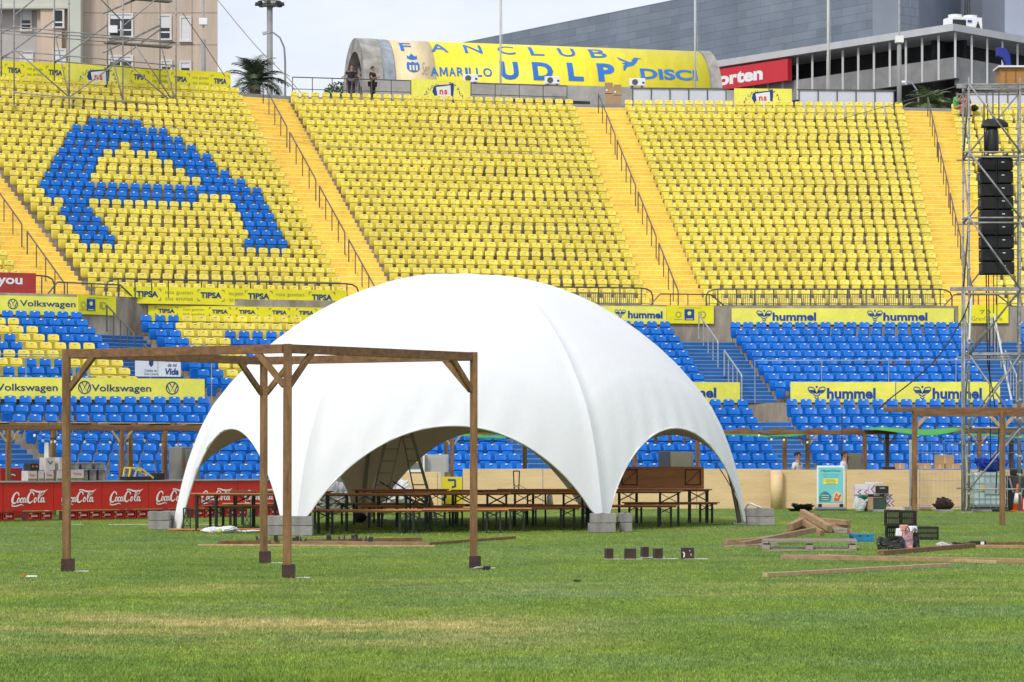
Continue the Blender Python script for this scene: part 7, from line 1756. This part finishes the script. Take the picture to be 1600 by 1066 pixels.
# ------------------------------------------------------------------ black crates, bags
def crate(label, x0, x1, yt, yb, d, z=None, rz=0.0, dep=0.36):
    w = (x1 - x0)*d/F; x_, y_ = XY((x0 + x1)/2, d); z0 = EYE + (HY - yb)*d/F if z is None else z; h = EYE + (HY - yt)*d/F - z0; t = thing('plastic_crate', label, 'crate', (x_, y_, max(0, z0)), rz, 'black plastic crates')
    q = MB()
    for yy_ in (-dep/2, dep/2):
        q.box(0, yy_, h - 0.02, w, 0.014, 0.04); q.box(0, yy_, 0.02, w, 0.014, 0.04); q.box(0, yy_, h*0.5, w - 0.02, 0.010, 0.02); n = max(6, int(w/0.035))
        for k in range(n + 1): q.box(-w/2 + 0.008 + (w - 0.016)*k/n, yy_, h/2, 0.012, 0.011, h - 0.06)
    for xx in (-w/2, w/2):
        q.box(xx, 0, h - 0.02, 0.012, dep - 0.03, 0.038); q.box(xx, 0, 0.02, 0.012, dep - 0.03, 0.038)
        for k in range(9): q.box(xx, -dep/2 + 0.03 + (dep - 0.06)*k/8, h/2, 0.010, 0.012, h - 0.06)
    q.build('walls', black, t); MB().box(0, 0, 0.008, w - 0.02, dep - 0.02, 0.012).build('floor', black, t)
    return t
dC = F*EYE/(845 - HY)
crate('upper left black crate standing on the pile of crates', 1383.5, 1407, 797, 822, 51.8); crate('upper right black crate standing on the pile of crates', 1407.5, 1430, 798, 822, 51.9)
crate('lower black crate carrying the two upper ones', 1385, 1430, 822, 845, 52.0, z=0.0); crate('black crate lying right of the bags on the grass', 1432, 1465.5, 823, 845, 51.6, z=0.0, rz=-0.1)
def tote(label, px, yb, w, dep, h, m, rz=0.0, handles=True, content=None, slump=0.0):
    g0 = GP(px, yb); t = thing('shopping_bag', label, 'bag', (g0.x, g0.y + dep/2, 0), rz); q = MB(); n = 24; V = []; rr = random.Random(px)
    rings_ = 8
    for j in range(rings_ + 1):
        f = j/rings_
        for k in range(n):
            a = 2*PI*k/n; c, sn = math.cos(a), math.sin(a); ex = 0.45
            x = math.copysign(abs(c)**ex, c)*w/2*(1 - 0.06*f + slump*0.25*math.sin(PI*f)); y = math.copysign(abs(sn)**ex, sn)*dep/2*(1 - 0.15*f)
            wob = 0.012*math.sin(a*5 + f*7 + px) + 0.008*rr.uniform(-1, 1)
            V.append((x + wob, y + wob, max(0.002, h*f*(1 - slump*0.25*(0.5 + 0.5*math.sin(a*2 + px))*f) )))
    Fs = [(j*n + k, j*n + (k+1) % n, (j+1)*n + (k+1) % n, (j+1)*n + k) for j in range(rings_) for k in range(n)]; Fs.append(tuple(range(n - 1, -1, -1)))
    q.add(V, Fs); o = q.build('body', m, t); o.modifiers.new('solidify', 'SOLIDIFY').thickness = 0.004
    if handles:
        for sg in (-1, 1): MB().tube([(-w*0.2, sg*dep*0.42, h*0.9), (-w*0.15, sg*dep*0.3, h*1.15), (0, sg*dep*0.25, h*1.25), (w*0.15, sg*dep*0.3, h*1.15), (w*0.2, sg*dep*0.42, h*0.9)], 0.008, 5).build('handle', black, t, smooth=True)
    return t
patt = mat('patterned_bag', (0.75, 0.30, 0.16), 0.5, 0.2, 9, c2=(0.10, 0.14, 0.35)); bbag = mat('black_bag', (0.02, 0.018, 0.018), 0.45, 0.2, 4, 0.6, 8)
tote('wide black shopping bag slumped in front of the crates', 1393, 859, 0.40, 0.26, 0.22, bbag, 0.1, False, slump=0.6)
tote('colourful printed shopping bag with orange and blue pattern', 1419, 858.5, 0.17, 0.16, 0.30, patt, -0.1)
tote('narrow dark shopping bag right of the colourful one', 1431, 858, 0.13, 0.2, 0.27, bbag, 0.05, True)
for i, (px, z, w_, h_, m_, lab) in enumerate(((1407, 0.20, 0.13, 0.13, cloth, 'white package sticking out of the black bag'), (1414, 0.29, 0.15, 0.10, mat('pink_pack', (0.72, 0.34, 0.28), 0.5, 0.1, 5), 'salmon pink package on top of the bags'), (1428, 0.22, 0.16, 0.15, cloth, 'white package sticking out of the right bag'))):
    d_ = F*EYE/(857 - HY); x_, y_ = XY(px, d_); t = thing('package', lab, 'package', (x_, y_ + 0.14, z), 0.2*i, 'packages in the shopping bags'); MB().box(0, 0, h_/2, w_, 0.1, h_, 0.1*i, taper=0.85).build('wrapper', m_, t, bevel=0.015)
lump('white_bag', 'small white plastic bag on the grass right of the crates', 'bag', GP(1475, 858), (0.14, 0.1, 0.055), bagm, 64, amp=0.5)
lump('tool_bag', 'flat dark tool bag on the grass right of the white bag', 'bag', GP(1503, 856), (0.20, 0.12, 0.05), mat('brown_black_cloth', (0.05, 0.03, 0.022)), 65, amp=0.5, flat=0.1)
g0 = GP(1528, 853); t = thing('black_case', 'small black case with white sticker lying by the long timbers', 'case', (g0.x, g0.y, 0)); MB().box(0, 0, 0.045, 0.26, 0.2, 0.08).build('body', black, t, bevel=0.01); MB().box(0.06, -0.104, 0.05, 0.06, 0.006, 0.05).build('sticker', white_paint, t)
# ------------------------------------------------------------------ pallets and timber
greywood = mat('weathered_wood', (0.36, 0.31, 0.26), 0.85, 0.15, 3, 0.3, 20, stretch=(0.6, 5, 5), c2=(0.22, 0.18, 0.14), fine=0.2, objrand=0.15)
tanwood = mat('tan_timber', (0.36, 0.225, 0.125), 0.8, 0.12, 3, 0.3, 20, stretch=(0.6, 5, 5), c2=(0.26, 0.16, 0.09), fine=0.2, objrand=0.2)
def pallet(label, x0, x1, yb, m, h=0.144, rz=0.0, dep=0.8, x_len=None):
    g0 = GP((x0 + x1)/2, yb); w = x_len or (x1 - x0)*g0.y/F; t = thing('pallet', label, 'pallet', (g0.x, g0.y + dep/2, 0), rz, 'wooden pallets on the grass')
    q = MB()
    for k in range(6): q.box(0, -dep/2 + 0.05 + (dep - 0.1)*k/5, h - 0.012, w, 0.09, 0.022)
    q.build('deck_boards', m, t); q = MB()
    for a in (-1, 0, 1): q.box(a*(w/2 - 0.05), 0, h - 0.035, 0.1, dep, 0.02)
    for a in (-1, 0, 1): q.box(0, a*(dep/2 - 0.05), 0.012, w, 0.09, 0.02)
    q.build('stringers', m, t)
    for a in (-1, 0, 1):
        for b_ in (-1, 0, 1): MB().box(a*(w/2 - 0.07), b_*(dep/2 - 0.05), 0.06, 0.12, 0.1, 0.075).build('block', m, t)
pallet('weathered grey pallet lying in front of the timber pile', 1196, 1344, 861, greywood, 0.17, -0.10, 1.1); pallet('bright blue pallet behind the grey pallet', 1332, 1365.5, 847, mat('blue_pallet_paint', (0.02, 0.20, 0.38), 0.7, 0.15, 3), 0.14, 0.05, 0.5)
def timber(label, a, b_, w, h, m=tanwood, name='timber', group=None, z=None):
    """a,b: (px, py, d or None) ends; py marks the underside"""
    P = []
    for (px, py, d) in (a, b_):
        if d is None: v = GP(px, py); v.z = 0
        else: v = PX(px, py, d)
        P.append(v + Vector((0, 0, h/2)))
    o0 = P[0]; q = MB(); q.beam((0, 0, 0), P[1] - o0, w, h); o = q.build(name, m, None, loc=o0, bevel=0.004); tag(o, label, 'timber', group); return o
gt = 'loose timbers of the pile'
dT = 51.0
pl = [('thick timber leaning highest on the pile', (1253, 805, 51.5), (1296, 830, 50.6), .10, .11), ('short timber on the left of the pile', (1234, 829, 51.0), (1270, 812, 51.6), .12, .12), ('timber crossing the middle of the pile', (1250, 816, 51.4), (1285, 838, 50.7), .10, .10),
      ('upper right timber of the pile', (1282, 817, 51.8), (1326, 821, 51.2), .12, .09), ('right timber below the upper one', (1288, 824, 51.6), (1327, 826, 51.3), .12, .09), ('dark timber end at the bottom of the pile', (1284, 832, 51.4), (1325, 834, 51.2), .12, .10), ('lower left timber of the pile', (1233, 832, 51.2), (1274, 824, 51.6), .10, .09), ('timber under the leaning one', (1262, 828, 51.2), (1300, 832, 51.2), .10, .10), ('small timber end at the right of the pile', (1310, 834, 51.3), (1331, 834, 51.3), .10, .09)]
for lab, a, b_, w, h in pl: timber(lab, a, b_, w, h, greywood if 'dark' in lab else tanwood, group=gt)
for lab, a, b_ in (('short upright block at the back of the pile', (1279, 822, 51.9), (1279, 806, 51.9)),): timber(lab, a, b_, .06, .06, brown_wood, group=gt)
pp = [('long plank reaching the grass at the far left of the pile', (1107, 864, 47.5), (1145, 857, 47.6), .10, .05), ('plank lying left of the grey pallet, upper', (1133, 851, 48.4), (1197, 848, 48.8), .12, .09), ('plank lying left of the grey pallet, lower', (1128, 860, 47.7), (1185, 858, 47.8), .12, .08), ('long plank lying over the pallet, upper', (1160, 855, 48.0), (1272, 832, 49.6), .10, .09), ('long plank lying over the pallet, middle', (1163, 850, 48.8), (1240, 838, 49.6), .12, .07), ('plank beneath, touching the pallet edge', (1146, 859, 47.7), (1216, 853, 47.9), .10, .06)]
for lab, a, b_, w, h in pp: timber(lab, a, b_, w, h, greywood if 'beneath' in lab else tanwood, group='planks left of the grey pallet')
gl = 'long timbers lying on the grass at the right'
timber('long thin timber nearest the viewer at the right', (1195, 902, None), (1483, 886, None), .08, .055, pale_wood, 'long_timber', gl)
timber('long timber running out of frame at the right', (1221, 874, None), (1640, 881, None), .09, .07, tanwood, 'long_timber', gl)
timber('second long timber beside the one leaving the frame', (1281, 871, None), (1560, 881, None), .07, .045, pale_wood, 'long_timber', gl)
timber('thick timber running from the bags to the right', (1376, 868, None), (1521, 856, None), .10, .075, brown_wood_h, 'long_timber', gl)
timber('thin timber behind the black case at the right edge', (1518, 856, None), (1640, 857, None), .08, .05, tanwood, 'long_timber', gl)
timber('thin dark timber farthest back at the right edge', (1535, 852, None), (1640, 851, None), .08, .05, brown_wood_h, 'long_timber', gl)
gm = 'timbers lying behind the big pergola'
timber('long timber lying behind the big pergola, rear', (342, 851, None), (658, 846, None), .10, .07, brown_wood_h, 'long_timber', gm)
timber('long pale timber lying behind the big pergola, front', (310, 853, None), (680, 855, None), .08, .03, pale_wood, 'long_timber', gm)
timber('long timber between the rear and front ones', (345, 849, None), (672, 852, None), .09, .055, tanwood, 'long_timber', gm)
timber('dark timber slanting behind the right pergola post', (668, 852, None), (803, 842, None), .08, .05, brown_wood_h, 'long_timber', gm)
brk = mat('dark_bracket', (0.05, 0.045, 0.045), 0.5, 0.1, 4, metal=0.4)
for i, (px, yy_, w) in enumerate(((405, 850, 'just right of the rear pergola post'), (431, 850, 'left of the front pergola post'), (462, 852, 'first right of the front pergola post'), (474, 852.5, 'second right of the front pergola post'), (514, 850, 'third right of the front post'), (534, 850, 'fourth right of the front post'), (554, 848, 'farthest back on the timbers'), (568, 852, 'left of the last pair'), (579, 853, 'rightmost on the timbers'))):
    g0 = GP(px, yy_); t = thing('angle_bracket', f'small dark metal bracket lying on the timbers, {w}', 'bracket', (g0.x, g0.y, 0.07), random.uniform(0, 3), 'metal brackets lying on the timbers'); q = MB(); q.box(0, 0, 0.005, 0.10, 0.07, 0.008); q.box(0.046, 0, 0.045, 0.008, 0.07, 0.075); q.box(-0.046, 0, 0.035, 0.008, 0.07, 0.055); q.build('plate', brk, t)
    q = MB(); q.lathe(0, 0, [(0.012, 0.0), (0.012, 0.03)], 8); q.build('bolt', galv, t)
# loose post shoes on white plates
wplate = mat('white_ground_plate', (0.70, 0.70, 0.68), 0.6, 0.05, 3)
for i, (px, yb, wpx, hpx, lab, two) in enumerate(((952, 874.5, 10, 16, 'first loose brown post shoe from the left', 0), (985, 874.5, 17.5, 16, 'wide brown post shoe, second from the left', 1), (1008, 872, 9, 16, 'brown post shoe standing farthest back', 0), (1028.5, 874.3, 11.5, 16, 'brown post shoe, second from the right', 0), (1074.5, 874.3, 19, 17, 'brown post shoe with white scratches at the right', 1))):
    g0 = GP(px, yb); w = wpx*g0.y/F; h = hpx*g0.y/F; t = thing('post_shoe', lab, 'post shoe', (g0.x, g0.y + 0.05, 0.012), 0.2 if not two else 0.0, 'loose brown post shoes on the grass'); q = MB(); q.box(0, -0.05, h/2, w, 0.008, h); q.box(w/2, 0.02, h/2, 0.008, 0.15, h - 0.002); q.box(-w/2, 0.02, h/2, 0.008, 0.15, h - 0.002); q.build('steel_sleeve', rust_box, t)
    MB().box(0.12 if i != 1 else 0.0, 0.02, -0.005, 0.36, 0.16, 0.006).build('base_plate', wplate, t)
    if i == 4: q = MB(); stroke(q, [(-0.06, 0.02), (-0.05, 0.07), (-0.07, 0.10)], 0.02, y=-0.06); q.box(0.03, -0.056, 0.12, 0.015, 0.004, 0.012); q.box(0.05, -0.056, 0.06, 0.01, 0.004, 0.03); q.build('paint_scratches', white_paint, t)
# small litter
g0 = GP(46, 902); t = thing('paint_tube', 'white flat object with orange cap on the grass at the left', 'tube', (g0.x, g0.y, 0)); MB().box(0.03, 0, 0.012, 0.15, 0.05, 0.02, taper=0.8).build('body', white_paint, t, bevel=0.004); MB().lathe(-0.07, 0, [(0.018, 0.005), (0.018, 0.045), (0.01, 0.05)], 10).build('cap', cone_o, t)
g0 = GP(761, 891); t = thing('power_tool', 'small black power tool lying at the right pergola post', 'power tool', (g0.x, g0.y, 0)); MB().box(0, 0, 0.03, 0.10, 0.08, 0.055).build('battery', black, t, bevel=0.008); q = MB(); q.tube([(-0.05, 0, 0.03), (-0.13, 0, 0.035), (-0.2, -0.02, 0.02)], [0.018, 0.016, 0.008], 8); q.build('body', galv, t, smooth=True)
# white lines of the old markings on the grass near the bar
for x0, x1, yy_, lab in ((110, 130, 819.8, 'left'), (170, 232, 820.3, 'middle'), (308, 345, 820.4, 'right')):
    A_, B_ = GP(x0, yy_), GP(x1, yy_); q = MB(); q.box(0, 0, 0.004, B_.x - A_.x, 0.07, 0.008); tag(q.build('line_marking', wplate, None, loc=((A_.x + B_.x)/2, A_.y, 0.004)), kind='structure')
# fine turf detail: a small dug spot
lump('soil_clod', 'small brown clod of soil on the grass', 'soil', GP(902, 909), (0.05, 0.04, 0.012), mat('soil', (0.14, 0.10, 0.05), 0.95, 0.3, 9), 71, amp=0.6)
